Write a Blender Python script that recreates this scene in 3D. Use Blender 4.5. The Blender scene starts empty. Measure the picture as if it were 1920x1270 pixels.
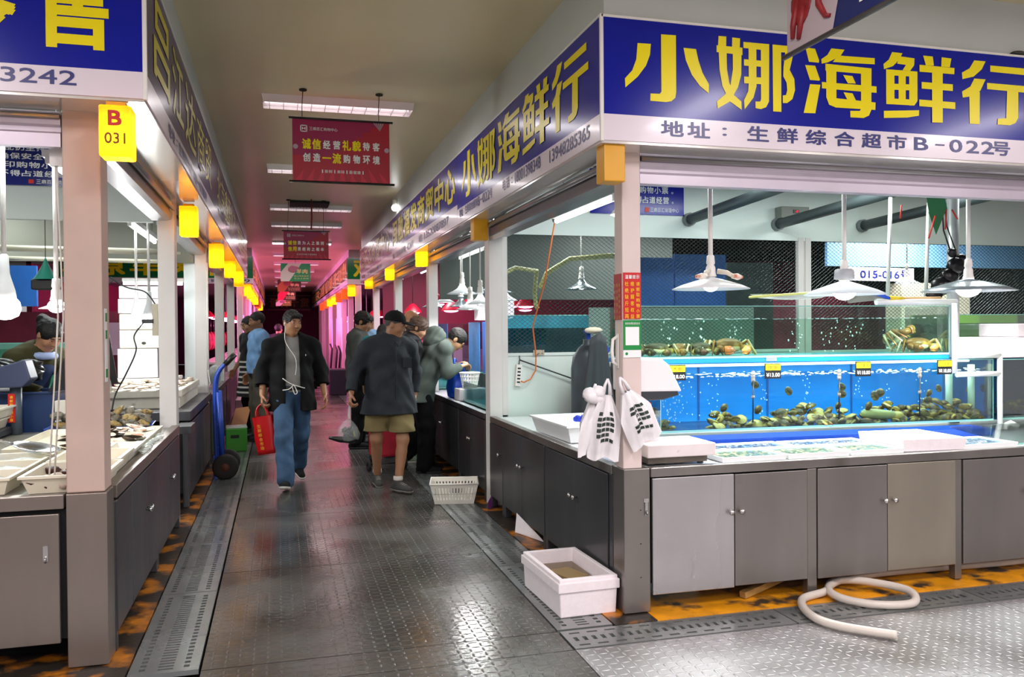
import bpy, math, random
import numpy as np
from mathutils import Vector, Matrix, Euler

scene = bpy.context.scene
COL = scene.collection
R_ = math.radians
PI = math.pi
random.seed(7)

# ---------------------------------------------------------------- camera
cam_data = bpy.data.cameras.new('camera')
cam = bpy.data.objects.new('camera', cam_data)
COL.objects.link(cam)
cam_data.sensor_width = 36.0
cam_data.lens = 1578.0 / 1920.0 * 36.0
cam_data.clip_start = 0.05
cam_data.clip_end = 200.0
_yaw, _pit, _rol = R_(15.51), R_(0.635), R_(0.45)
_f = Vector((math.sin(_yaw) * math.cos(_pit), math.cos(_yaw) * math.cos(_pit), -math.sin(_pit)))
_r0 = Vector((math.cos(_yaw), -math.sin(_yaw), 0))
_u0 = _r0.cross(_f)
_r = _r0 * math.cos(_rol) - _u0 * math.sin(_rol)
_u = _r0 * math.sin(_rol) + _u0 * math.cos(_rol)
cam.matrix_world = Matrix(((_r.x, _u.x, -_f.x, 0), (_r.y, _u.y, -_f.y, 0), (_r.z, _u.z, -_f.z, 1.53), (0, 0, 0, 1)))
scene.camera = cam

# ---------------------------------------------------------------- world, exposure
scene.view_settings.view_transform = 'Standard'
scene.view_settings.look = 'None'
scene.view_settings.exposure = 0.0
scene.view_settings.gamma = 1.0
scene.view_settings.use_curve_mapping = False
world = bpy.data.worlds.new('market_hall')
scene.world = world
world.use_nodes = True
world.node_tree.nodes['Background'].inputs[0].default_value = (1.0, 0.93, 0.97, 1)
world.node_tree.nodes['Background'].inputs[1].default_value = 0.42
scene.cycles.use_denoising = True
scene.cycles.max_bounces = 10
scene.cycles.transparent_max_bounces = 24
scene.cycles.sample_clamp_indirect = 6.0


def lamp(name, kind, loc, power, color=(1, 1, 1), size=0.1, size_y=None, rot=(0, 0, 0), spread=None, parent=None):
    d = bpy.data.lights.new(name, kind)
    d.energy = power
    d.color = color
    if kind == 'AREA':
        d.shape = 'RECTANGLE'
        d.size = size
        d.size_y = size_y or size
        if spread: d.spread = spread
    else:
        d.shadow_soft_size = size
    o = bpy.data.objects.new(name, d)
    COL.objects.link(o)
    o.location = loc
    o.rotation_euler = rot
    if parent: o.parent = parent
    return o


# rows of ceiling lamps in the cross hall where the photographer stands
for hx in (-2.2, 0.6, 3.4, 6.2):
    for hy in (-4.5, -1.5, 1.4):
        lamp('hall_ceiling_light', 'AREA', (hx, hy, 3.36), 72, (1.0, 0.93, 0.97), 0.3, 1.3)
# the meat lamps deep in the pink stalls light the far aisle
for py_ in (20.5, 23, 26, 30, 34):
    for sx in (-1, 1):
        lamp('pink_stall_light', 'AREA', (0.5 + sx * 2.2, py_, 1.9), 75, (1.0, 0.22, 0.58), 1.0, 1.2,
             (0, R_(95) * sx, 0), R_(115))
lamp('added_passage_fill', 'AREA', (0.5, 18.2, 3.38), 55, (1, 0.97, 0.95), 4.0, 0.4)  # added fill to brighten the green signs past the passage
# work light inside the lit stalls
for lx, ly, lz, lp in ((2.5, 5.6, 2.85, 18), (3.9, 5.6, 2.85, 26), (5.6, 5.6, 2.85, 22), (2.6, 8.6, 2.85, 16),
                       (4.2, 9.2, 2.85, 25), (2.6, 11.6, 2.85, 35), (2.6, 14.6, 2.85, 28),
                       (-1.6, 5.4, 2.9, 13), (-2.9, 6.2, 2.9, 12), (-1.7, 8.6, 2.9, 18), (-3.0, 9.5, 2.9, 14),
                       (5.4, 8.7, 2.85, 50), (7.6, 8.6, 2.85, 70), (-1.7, 11.8, 2.85, 18), (-1.7, 14.6, 2.85, 14)):  # first two on this row added to brighten the zone behind the net
    lamp('stall_light', 'AREA', (lx, ly, lz), lp * 1.8, (0.93, 1.0, 0.98), 0.9, 0.5)

# ---------------------------------------------------------------- helpers


def lin(h):
    h = h.lstrip('#')
    o = []
    for i in (0, 2, 4):
        c = int(h[i:i + 2], 16) / 255
        o.append(c / 12.92 if c <= 0.04045 else ((c + 0.055) / 1.055) ** 2.4)
    return (*o, 1.0)


MATS = {}


def mat(name, hexcol, rough=0.5, metal=0.0, var=0.0, vscale=9.0, dirt=None, dscale=3.0, damt=0.5, bump=0.0, bscale=60.0,
        emit=None, estr=0.0, coat=0.0, spec=0.5, trans=0.0, stretch=None, rvar=0.0, alpha=1.0, sss=0.0):
    if name in MATS: return MATS[name]
    m = bpy.data.materials.new(name)
    m.use_nodes = True
    nt = m.node_tree
    b = nt.nodes['Principled BSDF']
    col = lin(hexcol)
    b.inputs['Base Color'].default_value = col
    b.inputs['Roughness'].default_value = rough
    b.inputs['Metallic'].default_value = metal
    b.inputs['Specular IOR Level'].default_value = spec
    b.inputs['Coat Weight'].default_value = coat
    b.inputs['Coat Roughness'].default_value = 0.08
    b.inputs['Transmission Weight'].default_value = trans
    b.inputs['Alpha'].default_value = alpha
    if sss:
        b.inputs['Subsurface Weight'].default_value = sss
        b.inputs['Subsurface Radius'].default_value = (0.02, 0.008, 0.005)
    if emit:
        b.inputs['Emission Color'].default_value = lin(emit)
        b.inputs['Emission Strength'].default_value = estr
    if var or dirt or bump or rvar:
        tc = nt.nodes.new('ShaderNodeTexCoord')
        mp = nt.nodes.new('ShaderNodeMapping')
        nt.links.new(tc.outputs['Object'], mp.inputs[0])
        if stretch: mp.inputs['Scale'].default_value = stretch

        def noise(sc, det=4.0):
            n = nt.nodes.new('ShaderNodeTexNoise')
            n.inputs['Scale'].default_value = sc
            n.inputs['Detail'].default_value = det
            nt.links.new(mp.outputs[0], n.inputs['Vector'])
            return n
        out = None
        if var:
            n = noise(vscale)
            r = nt.nodes.new('ShaderNodeValToRGB')
            r.color_ramp.elements[0].position = 0.3
            r.color_ramp.elements[1].position = 0.7
            r.color_ramp.elements[0].color = tuple(c * (1 - var) for c in col[:3]) + (1,)
            r.color_ramp.elements[1].color = tuple(min(1, c * (1 + var)) for c in col[:3]) + (1,)
            nt.links.new(n.outputs[0], r.inputs[0])
            out = r.outputs[0]
        if dirt:
            n = noise(dscale, 8.0)
            r = nt.nodes.new('ShaderNodeValToRGB')
            r.color_ramp.elements[0].position = 1 - damt - 0.06
            r.color_ramp.elements[1].position = 1 - damt + 0.06
            nt.links.new(n.outputs[0], r.inputs[0])
            mx = nt.nodes.new('ShaderNodeMix')
            mx.data_type = 'RGBA'
            mx.inputs[6].default_value = col
            if out: nt.links.new(out, mx.inputs[6])
            mx.inputs[7].default_value = lin(dirt)
            nt.links.new(r.outputs[0], mx.inputs[0])
            out = mx.outputs[2]
        if out: nt.links.new(out, b.inputs['Base Color'])
        if rvar:
            n = noise(vscale * 0.7)
            mr = nt.nodes.new('ShaderNodeMapRange')
            mr.inputs[1].default_value = 0.3
            mr.inputs[2].default_value = 0.7
            mr.inputs[3].default_value = max(0.02, rough - rvar)
            mr.inputs[4].default_value = min(1, rough + rvar)
            nt.links.new(n.outputs[0], mr.inputs[0])
            nt.links.new(mr.outputs[0], b.inputs['Roughness'])
        if bump:
            n = noise(bscale)
            bp = nt.nodes.new('ShaderNodeBump')
            bp.inputs['Strength'].default_value = bump
            bp.inputs['Distance'].default_value = 0.01
            nt.links.new(n.outputs[0], bp.inputs['Height'])
            nt.links.new(bp.outputs[0], b.inputs['Normal'])
    MATS[name] = m
    return m


def glass(name, tint, gloss=1.0, rough=0.02):
    """clear pane or water: light passes straight through with a tint, plus a mirror sheen"""
    if name in MATS: return MATS[name]
    m = bpy.data.materials.new(name)
    m.use_nodes = True
    nt = m.node_tree
    nt.nodes.remove(nt.nodes['Principled BSDF'])
    t = nt.nodes.new('ShaderNodeBsdfTransparent')
    t.inputs[0].default_value = lin(tint)
    g = nt.nodes.new('ShaderNodeBsdfGlossy')
    g.inputs['Roughness'].default_value = rough
    fr = nt.nodes.new('ShaderNodeFresnel')
    fr.inputs[0].default_value = 1.45
    mu = nt.nodes.new('ShaderNodeMath')
    mu.operation = 'MULTIPLY'
    mu.inputs[1].default_value = gloss
    nt.links.new(fr.outputs[0], mu.inputs[0])
    mx = nt.nodes.new('ShaderNodeMixShader')
    nt.links.new(mu.outputs[0], mx.inputs[0])
    nt.links.new(t.outputs[0], mx.inputs[1])
    nt.links.new(g.outputs[0], mx.inputs[2])
    nt.links.new(mx.outputs[0], nt.nodes['Material Output'].inputs[0])
    MATS[name] = m
    return m


def film(name, tint, clear=0.6, rough=0.25):
    """thin plastic film: part clear, part milky with a sheen"""
    if name in MATS: return MATS[name]
    m = bpy.data.materials.new(name)
    m.use_nodes = True
    nt = m.node_tree
    b = nt.nodes['Principled BSDF']
    b.inputs['Base Color'].default_value = lin(tint)
    b.inputs['Roughness'].default_value = rough
    t = nt.nodes.new('ShaderNodeBsdfTransparent')
    mx = nt.nodes.new('ShaderNodeMixShader')
    mx.inputs[0].default_value = 1 - clear
    nt.links.new(t.outputs[0], mx.inputs[1])
    nt.links.new(b.outputs[0], mx.inputs[2])
    nt.links.new(mx.outputs[0], nt.nodes['Material Output'].inputs[0])
    MATS[name] = m
    return m


def glow(name, hexcol, strength):
    if name in MATS: return MATS[name]
    m = bpy.data.materials.new(name)
    m.use_nodes = True
    nt = m.node_tree
    nt.nodes.remove(nt.nodes['Principled BSDF'])
    e = nt.nodes.new('ShaderNodeEmission')
    e.inputs[0].default_value = lin(hexcol)
    e.inputs[1].default_value = strength
    nt.links.new(e.outputs[0], nt.nodes['Material Output'].inputs[0])
    MATS[name] = m
    return m


def shade_cloth(name, hexcol, lit=0.0):
    """lamp shade that lets light through"""
    if name in MATS: return MATS[name]
    m = bpy.data.materials.new(name)
    m.use_nodes = True
    nt = m.node_tree
    b = nt.nodes['Principled BSDF']
    b.inputs['Base Color'].default_value = lin(hexcol)
    b.inputs['Roughness'].default_value = 0.45
    t = nt.nodes.new('ShaderNodeBsdfTranslucent')
    t.inputs[0].default_value = lin(hexcol)
    mx = nt.nodes.new('ShaderNodeMixShader')
    mx.inputs[0].default_value = 0.6
    nt.links.new(b.outputs[0], mx.inputs[1])
    nt.links.new(t.outputs[0], mx.inputs[2])
    nt.links.new(mx.outputs[0], nt.nodes['Material Output'].inputs[0])
    MATS[name] = m
    return m


class MB:
    """collects faces for ONE mesh object"""

    def __init__(self):
        self.v, self.f, self.m, self.s = [], [], [], []

    def add(self, vs, fs, mi=0, smooth=False, mtx=None):
        o = len(self.v)
        for p in vs:
            p = Vector(p)
            self.v.append(tuple(mtx @ p) if mtx else tuple(p))
        for f in fs:
            self.f.append(tuple(i + o for i in f))
            self.m.append(mi)
            self.s.append(smooth)
        return self

    def box(self, x0, y0, z0, x1, y1, z1, mi=0, mtx=None):
        vs = [(x0, y0, z0), (x1, y0, z0), (x1, y1, z0), (x0, y1, z0), (x0, y0, z1), (x1, y0, z1), (x1, y1, z1), (x0, y1, z1)]
        return self.add(vs, [(0, 3, 2, 1), (4, 5, 6, 7), (0, 1, 5, 4), (1, 2, 6, 5), (2, 3, 7, 6), (3, 0, 4, 7)], mi, False, mtx)

    def bar(self, a, b, w, h, mi=0):
        """square bar from a to b"""
        a, b = Vector(a), Vector(b)
        d = b - a
        L = d.length
        q = d.to_track_quat('X', 'Z').to_matrix().to_4x4()
        return self.box(0, -w / 2, -h / 2, L, w / 2, h / 2, mi, Matrix.Translation(a) @ q)

    def tube(self, pts, r, n=8, mi=0, closed=False, caps=True, smooth=True):
        pts = [Vector(p) for p in pts]
        rs = r if isinstance(r, (list, tuple)) else [r] * len(pts)
        N = len(pts)
        vs, fs = [], []
        up = None
        for i, p in enumerate(pts):
            if closed:
                t = pts[(i + 1) % N] - pts[i - 1]
            else:
                t = pts[min(i + 1, N - 1)] - pts[max(i - 1, 0)]
            t.normalize()
            if up is None:
                up = Vector((0, 0, 1)) if abs(t.z) < 0.9 else Vector((1, 0, 0))
            up = up - t * up.dot(t)
            if up.length < 1e-6: up = t.orthogonal()
            up.normalize()
            si = t.cross(up)
            for k in range(n):
                a = 2 * PI * k / n
                vs.append(p + (up * math.cos(a) + si * math.sin(a)) * rs[i])
        for i in range(N if closed else N - 1):
            j = (i + 1) % N
            for k in range(n):
                k2 = (k + 1) % n
                fs.append((i * n + k, i * n + k2, j * n + k2, j * n + k))
        self.add(vs, fs, mi, smooth)
        if caps and not closed:
            o = len(self.v) - len(vs)
            self.f += [tuple(o + k for k in range(n))[::-1], tuple(o + (N - 1) * n + k for k in range(n))]
            self.m += [mi, mi]
            self.s += [False, False]
        return self

    def cyl(self, a, b, r0, r1=None, n=16, mi=0, caps=True, smooth=True):
        return self.tube([a, b], [r0, r0 if r1 is None else r1], n, mi, False, caps, smooth)

    def lathe(self, prof, c=(0, 0, 0), n=24, mi=0, smooth=True, mtx=None):
        """profile [(r, z)] turned round z"""
        vs, fs = [], []
        for (r, z) in prof:
            for k in range(n):
                a = 2 * PI * k / n
                vs.append((c[0] + r * math.cos(a), c[1] + r * math.sin(a), c[2] + z))
        for i in range(len(prof) - 1):
            for k in range(n):
                k2 = (k + 1) % n
                fs.append((i * n + k, i * n + k2, (i + 1) * n + k2, (i + 1) * n + k))
        return self.add(vs, fs, mi, smooth, mtx)

    def prism(self, poly, d0, d1, mtx=None, mi=0, smooth=False):
        """2-D outline (x, y) extruded z from d0 to d1"""
        n = len(poly)
        vs = [(x, y, d0) for x, y in poly] + [(x, y, d1) for x, y in poly]
        fs = [tuple(range(n))[::-1], tuple(range(n, 2 * n))]
        self.add(vs, fs, mi, False, mtx)
        o = len(self.v) - 2 * n
        for k in range(n):
            k2 = (k + 1) % n
            self.f.append((o + k, o + k2, o + n + k2, o + n + k))
            self.m.append(mi)
            self.s.append(smooth)
        return self

    def blob(self, c, r, nu=12, nv=8, mi=0, jig=0.0, mtx=None):
        rr = r if isinstance(r, (list, tuple)) else (r, r, r)
        vs, fs = [], []
        for i in range(nv + 1):
            t = PI * i / nv
            for k in range(nu):
                a = 2 * PI * k / nu
                j = 1 + random.uniform(-jig, jig) if 0 < i < nv else 1
                vs.append((c[0] + rr[0] * math.sin(t) * math.cos(a) * j, c[1] + rr[1] * math.sin(t) * math.sin(a) * j, c[2] + rr[2] * math.cos(t)))
        for i in range(nv):
            for k in range(nu):
                k2 = (k + 1) % nu
                fs.append((i * nu + k, (i + 1) * nu + k, (i + 1) * nu + k2, i * nu + k2))
        return self.add(vs, fs, mi, True, mtx)

    def tray(self, x0, y0, x1, y1, z0, z1, t=0.012, flare=0.02, mi=0, mtx=None, lip=0.0, floor=0.012):
        """open box with sloping walls; flare widens the top; lip adds an outward rim"""
        f = flare
        def ring(a, z): return [(x0 - a, y0 - a, z), (x1 + a, y0 - a, z), (x1 + a, y1 + a, z), (x0 - a, y1 + a, z)]
        rs = [ring(0, z0)]
        if lip:
            rs += [ring(f, z1 - 0.012), ring(f + lip, z1 - 0.012), ring(f + lip, z1), ring(f - t, z1)]
        else:
            rs += [ring(f, z1), ring(f - t, z1)]
        rs += [ring(-t, z0 + floor)]
        vs = [p for r in rs for p in r]
        fs = [(3, 2, 1, 0)]
        for i in range(len(rs) - 1):
            for k in range(4):
                k2 = (k + 1) % 4
                fs.append((i * 4 + k, i * 4 + k2, i * 4 + 4 + k2, i * 4 + 4 + k))
        o = (len(rs) - 1) * 4
        fs.append((o, o + 1, o + 2, o + 3))
        return self.add(vs, fs, mi, False, mtx)

    def mesh(self, name, mats):
        me = bpy.data.meshes.new(name)
        me.from_pydata(self.v, [], self.f)
        for m in (mats if isinstance(mats, (list, tuple)) else [mats]): me.materials.append(m)
        me.polygons.foreach_set('material_index', self.m)
        me.polygons.foreach_set('use_smooth', self.s)
        me.update()
        return me

    def build(self, name, mats, parent=None, loc=None, rot=None, bevel=0.0, seg=2, label=None):
        o = bpy.data.objects.new(name, self.mesh(name, mats))
        COL.objects.link(o)
        if parent: o.parent = parent
        if loc: o.location = loc
        if rot: o.rotation_euler = rot
        if bevel:
            b = o.modifiers.new('edge', 'BEVEL')
            b.width = bevel
            b.segments = seg
            b.limit_method = 'ANGLE'
        if label: o['label'] = label
        return o


def thing(name, label, cat, loc=(0, 0, 0), rot=0.0, group=None):
    o = bpy.data.objects.new(name, None)
    COL.objects.link(o)
    o.empty_display_size = 0.1
    o.location = loc
    o.rotation_euler = rot if isinstance(rot, (tuple, list)) else (0, 0, rot)
    return tag(o, label, cat, group)


def tag(o, label, cat, group=None, kind=None):
    o['label'] = label
    o['category'] = cat
    if group: o['group'] = group
    if kind: o['kind'] = kind
    return o


def struct(o):
    o['kind'] = 'structure'
    return o


def dup(root, loc=None, rot=None, label=None, group=None, scale=None):
    """copy a thing with its parts and sub-parts"""
    def rec(o, parent):
        c = o.copy()
        COL.objects.link(c)
        if parent: c.parent = parent
        for ch in list(o.children): rec(ch, c)
        return c
    c = rec(root, None)
    if loc is not None: c.location = loc
    if rot is not None: c.rotation_euler = rot if isinstance(rot, (tuple, list)) else (0, 0, rot)
    if scale is not None: c.scale = scale if isinstance(scale, (tuple, list)) else (scale,) * 3
    if label: c['label'] = label
    if group: c['group'] = group
    return c


ORD = ['first', 'second', 'third', 'fourth', 'fifth', 'sixth', 'seventh', 'eighth', 'ninth', 'tenth', 'eleventh', 'twelfth', 'thirteenth',
       'fourteenth', 'fifteenth', 'sixteenth', 'seventeenth', 'eighteenth', 'nineteenth', 'twentieth']

# lettering: the three ways a board can face
FACE_FRONT = Matrix(((1, 0, 0, 0), (0, 0, -1, 0), (0, 1, 0, 0), (0, 0, 0, 1)))     # towards the camera hall
FACE_WEST = Matrix(((0, 0, -1, 0), (-1, 0, 0, 0), (0, 1, 0, 0), (0, 0, 0, 1)))     # right-hand boards, into the aisle
FACE_EAST = Matrix(((0, 0, 1, 0), (1, 0, 0, 0), (0, 1, 0, 0), (0, 0, 0, 1)))       # left-hand boards, into the aisle
_tcache = {}


def glyphs(s):
    if s not in _tcache:
        cu = bpy.data.curves.new('lettering', 'FONT')
        cu.body = s
        cu.resolution_u = 3
        o = bpy.data.objects.new('lettering', cu)
        COL.objects.link(o)
        dg = bpy.context.evaluated_depsgraph_get()
        ev = o.evaluated_get(dg)
        me = ev.to_mesh()
        co = np.zeros(len(me.vertices) * 3)
        me.vertices.foreach_get('co', co)
        fs = [tuple(p.vertices) for p in me.polygons]
        ev.to_mesh_clear()
        bpy.data.objects.remove(o)
        bpy.data.curves.remove(cu)
        _tcache[s] = (co.reshape(-1, 3), fs)
    return _tcache[s]


def put_text(mb, s, cx, cz, w, h, mtx, bold=0.02, mi=0):
    """write s into mb, filling a w x h box centred on (cx, cz) of the board frame mtx; bold strokes are shifted copies"""
    co, fs = glyphs(s)
    if not len(co): return mb
    lo, hi = co.min(0), co.max(0)
    n = max(1, len(s))
    bx = min(bold, 0.2) * (w / n)
    bz = min(bold, 0.2) * min(h, w / n if n == 1 else h)
    if s in '一-': bz = 0
    sh = [(0, 0)]
    if bold > 0.028: sh = [(-1, -1), (-1, 1), (1, -1), (1, 1), (0, 1), (0, -1), (1, 0), (-1, 0)]
    elif bold > 0.005: sh = [(-1, -1), (1, 1), (-1, 1), (1, -1)]
    if len(sh) == 1: bx = bz = 0
    for i, (dx, dz) in enumerate(sh):
        vs = [((p[0] - (lo[0] + hi[0]) / 2) / max(1e-6, hi[0] - lo[0]) * (w - 2 * bx) + cx + dx * bx,
               (p[1] - (lo[1] + hi[1]) / 2) / max(1e-6, hi[1] - lo[1]) * (h - 2 * bz) + cz + dz * bz, 0.00025 * i) for p in co]
        mb.add(vs, fs, mi, False, mtx)
    return mb


def chars(mb, s, x0, x1, cz, h, mtx, bold=0.02, mi=0, fill=0.88):
    """spread single characters evenly from x0 to x1"""
    n = len(s)
    p = (x1 - x0) / n
    for i, ch in enumerate(s):
        if ch == ' ': continue
        k = 0.35 if ch in '，。、：-|一' else 1.0
        wk = fill * p * (0.3 if ch in '，。、：|' else 1.0)
        hh = h * (0.12 if ch in '一-' else 0.55 if ch in '：' else 0.3 if ch in '，。、' else 1.0)
        put_text(mb, ch, x0 + p * (i + 0.5), cz - (h * 0.32 if ch in '，。、' else 0), wk, hh, mtx, bold, mi)
    return mb


def board_frame(face, origin):
    return Matrix.Translation(Vector(origin)) @ face


# ---------------------------------------------------------------- shared materials
STEEL = mat('brushed_stainless', '#8f8a86', 0.34, 0.85, var=0.16, vscale=2.5, rvar=0.08, stretch=(1, 1, 0.25), dirt='#6b645e', dscale=2.2, damt=0.36)
STEEL_DOOR = mat('stainless_door', '#8d8885', 0.36, 0.8, var=0.12, vscale=2.0, rvar=0.07, stretch=(1.4, 1.4, 0.3))
STEEL_CLEAN = mat('polished_stainless_door', '#c3c0c2', 0.28, 0.85, var=0.08, vscale=1.5, rvar=0.07, stretch=(1.6, 1.6, 0.25))
STEEL_WARM = mat('stained_stainless_door', '#a49c8e', 0.36, 0.75, var=0.14, vscale=2.0, rvar=0.08, stretch=(1, 1, 0.3))
STEEL_DARK = mat('shaded_stainless', '#55565a', 0.38, 0.75, var=0.18, vscale=2.0, rvar=0.1, stretch=(1, 1, 0.4))  # the dark aisle it reflects is put into this darker colour
CHROME = mat('chrome', '#c9c9c9', 0.2, 1.0)
GALV = mat('galvanised_shutter', '#9d9a9c', 0.3, 0.7, var=0.08, vscale=3)
WHITE_POST = mat('white_post_paint', '#dcd6d2', 0.42, var=0.04, vscale=4, dirt='#b9a48f', dscale=6, damt=0.2)
WHITE_PANEL = mat('white_panel', '#dfe6e4', 0.35, var=0.03, vscale=3)
WHITE_PLASTIC = mat('white_plastic', '#eeeae4', 0.4, var=0.02)
FOAM = mat('white_foam', '#f0e7ea', 0.75, var=0.03, vscale=30, bump=0.15, bscale=180)
FOAM_OLD = mat('grubby_foam', '#ddd7c8', 0.75, var=0.05, vscale=12, dirt='#a79b80', dscale=7, damt=0.28)
CREAM_PLASTIC = mat('cream_plastic', '#e4dcc6', 0.4, var=0.05, vscale=8, dirt='#a08a66', dscale=9, damt=0.18)
BLACK_PLASTIC = mat('black_plastic', '#141414', 0.4)
DARK_GREY = mat('dark_grey_plastic', '#2f3338', 0.45)
BLUE_SIGN = mat('blue_sign_vinyl', '#0f1b98', 0.2, var=0.05, vscale=1.2, coat=0.04, spec=0.22)
BLUE_DEEP = mat('dim_blue_sign_vinyl', '#1a1b5a', 0.2, coat=0.06, spec=0.3)  # deeper blue: dim light on the left aisle board put into the colour
GREEN_SIGN = mat('green_sign_vinyl', '#067a3e', 0.2, coat=0.4)
STRIP_SIGN = mat('pale_strip_vinyl', '#e9dde6', 0.25, coat=0.2)
YELLOW_LETTER = mat('yellow_letter_vinyl', '#fbe70f', 0.3, spec=0.25)
NAVY_LETTER = mat('navy_letter_vinyl', '#1b1f73', 0.3)
WHITE_LETTER = mat('white_letter_vinyl', '#f2f2f2', 0.4)
RED_LETTER = mat('red_letter_vinyl', '#d1200f', 0.4)
TUBE_ON = glow('fluorescent_tube', '#f4fbff', 9.0)
BULB_ON = glow('lit_bulb', '#ffffff', 14.0)
GLASS = glass('tank_glass', '#f6fcfa', 0.7)
GLASS_EDGE = mat('green_glass_edge', '#7fb9ad', 0.15, spec=0.6)
WATER_BLUE = glass('tank_water', '#e4f4fa', 0.25)
WATER_GREEN = glass('green_tank_water', '#e4f4ec', 0.35)
BLUE_BACK = mat('blue_tank_backing', '#1aa2f0', 0.5, var=0.06, vscale=2)
BLUE_TRAY = mat('blue_plastic', '#1450c8', 0.4, var=0.05)
# ---------------------------------------------------------------- floor
def tread(name, base, dark, rough, metal, scale=0.062, strength=0.6, damt=0.5, rv=0.1, worn=0.4, lane=None):
    m = bpy.data.materials.new(name)
    m.use_nodes = True
    nt = m.node_tree
    b = nt.nodes['Principled BSDF']
    L = nt.links.new
    geo = nt.nodes.new('ShaderNodeNewGeometry')

    def math_(op, a, c=None):
        n = nt.nodes.new('ShaderNodeMath')
        n.operation = op
        for i, v in enumerate((a, c)):
            if v is None: continue
            if isinstance(v, (int, float)): n.inputs[i].default_value = v
            else: L(v, n.inputs[i])
        return n.outputs[0]
    sp = nt.nodes.new('ShaderNodeSeparateXYZ')
    L(geo.outputs['Position'], sp.inputs[0])
    x = math_('MULTIPLY', sp.outputs[0], 1 / scale)
    y = math_('MULTIPLY', sp.outputs[1], 1 / scale)

    def lug(x, y, a, c):
        dx = math_('DIVIDE', math_('SUBTRACT', math_('FRACT', x), 0.5), a)
        dy = math_('DIVIDE', math_('SUBTRACT', math_('FRACT', y), 0.5), c)
        r2 = math_('ADD', math_('MULTIPLY', dx, dx), math_('MULTIPLY', dy, dy))
        return math_('MAXIMUM', math_('SUBTRACT', 1.0, r2), 0.0)
    h1 = lug(x, y, 0.36, 0.10)
    h2 = lug(math_('ADD', x, 0.5), math_('ADD', y, 0.5), 0.10, 0.36)
    h = math_('POWER', math_('MAXIMUM', h1, h2), 0.5)
    if lane:  # lugs are trodden flat along the busiest side of the aisle
        ml = nt.nodes.new('ShaderNodeMapRange')
        ml.inputs[1].default_value, ml.inputs[2].default_value = lane
        ml.inputs[3].default_value = 0.25
        L(sp.outputs[0], ml.inputs[0])
        h = math_('MULTIPLY', h, ml.outputs[0])
    n = nt.nodes.new('ShaderNodeTexNoise')
    n.inputs['Scale'].default_value = 1.7
    n.inputs['Detail'].default_value = 8
    L(geo.outputs['Position'], n.inputs['Vector'])
    r = nt.nodes.new('ShaderNodeValToRGB')
    r.color_ramp.elements[0].position = 1 - damt - 0.12
    r.color_ramp.elements[1].position = 1 - damt + 0.12
    r.color_ramp.elements[0].color = lin(base)
    r.color_ramp.elements[1].color = lin(dark)
    L(n.outputs[0], r.inputs[0])
    lg = nt.nodes.new('ShaderNodeMix')
    lg.data_type = 'RGBA'
    L(math_('MULTIPLY', h, worn), lg.inputs[0])
    L(r.outputs[0], lg.inputs[6])
    lg.inputs[7].default_value = lin('#d4d4d2')
    L(lg.outputs[2], b.inputs['Base Color'])
    n2 = nt.nodes.new('ShaderNodeTexNoise')
    n2.inputs['Scale'].default_value = 0.9
    n2.inputs['Detail'].default_value = 5
    L(geo.outputs['Position'], n2.inputs['Vector'])
    mr = nt.nodes.new('ShaderNodeMapRange')
    mr.inputs[1].default_value = 0.35
    mr.inputs[2].default_value = 0.65
    mr.inputs[3].default_value = rough - rv
    mr.inputs[4].default_value = rough + rv
    L(n2.outputs[0], mr.inputs[0])
    L(mr.outputs[0], b.inputs['Roughness'])
    b.inputs['Metallic'].default_value = metal
    bp = nt.nodes.new('ShaderNodeBump')
    bp.inputs['Strength'].default_value = strength
    bp.inputs['Distance'].default_value = 0.006
    L(h, bp.inputs['Height'])
    n3 = nt.nodes.new('ShaderNodeTexNoise')
    n3.inputs['Scale'].default_value = 26
    L(geo.outputs['Position'], n3.inputs['Vector'])
    bp2 = nt.nodes.new('ShaderNodeBump')
    bp2.inputs['Strength'].default_value = 0.12
    bp2.inputs['Distance'].default_value = 0.01
    L(n3.outputs[0], bp2.inputs['Height'])
    L(bp.outputs[0], bp2.inputs['Normal'])
    L(bp2.outputs[0], b.inputs['Normal'])
    return m


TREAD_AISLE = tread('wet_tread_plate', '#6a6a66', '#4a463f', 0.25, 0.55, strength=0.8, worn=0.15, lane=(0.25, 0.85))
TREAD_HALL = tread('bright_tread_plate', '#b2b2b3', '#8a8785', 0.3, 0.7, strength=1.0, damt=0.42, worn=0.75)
CONCRETE = mat('damp_concrete', '#2c2a28', 0.5, var=0.2, vscale=3)
KERB = mat('worn_yellow_kerb', '#d98f0c', 0.45, var=0.25, vscale=6, dirt='#3d3226', dscale=5.5, damt=0.43, bump=0.3, bscale=30)
KERB_DARK = mat('very_worn_kerb', '#b8701a', 0.42, var=0.3, vscale=6, dirt='#2e2822', dscale=5.0, damt=0.56, bump=0.3, bscale=30)

AX0, AX1 = -0.76, 1.75          # aisle faces of the counters
YF = 4.13                       # front face of the right-hand counter
YL = 4.19                       # front face of the left-hand counter
CEIL = 3.42
YEND = 42.0

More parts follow.
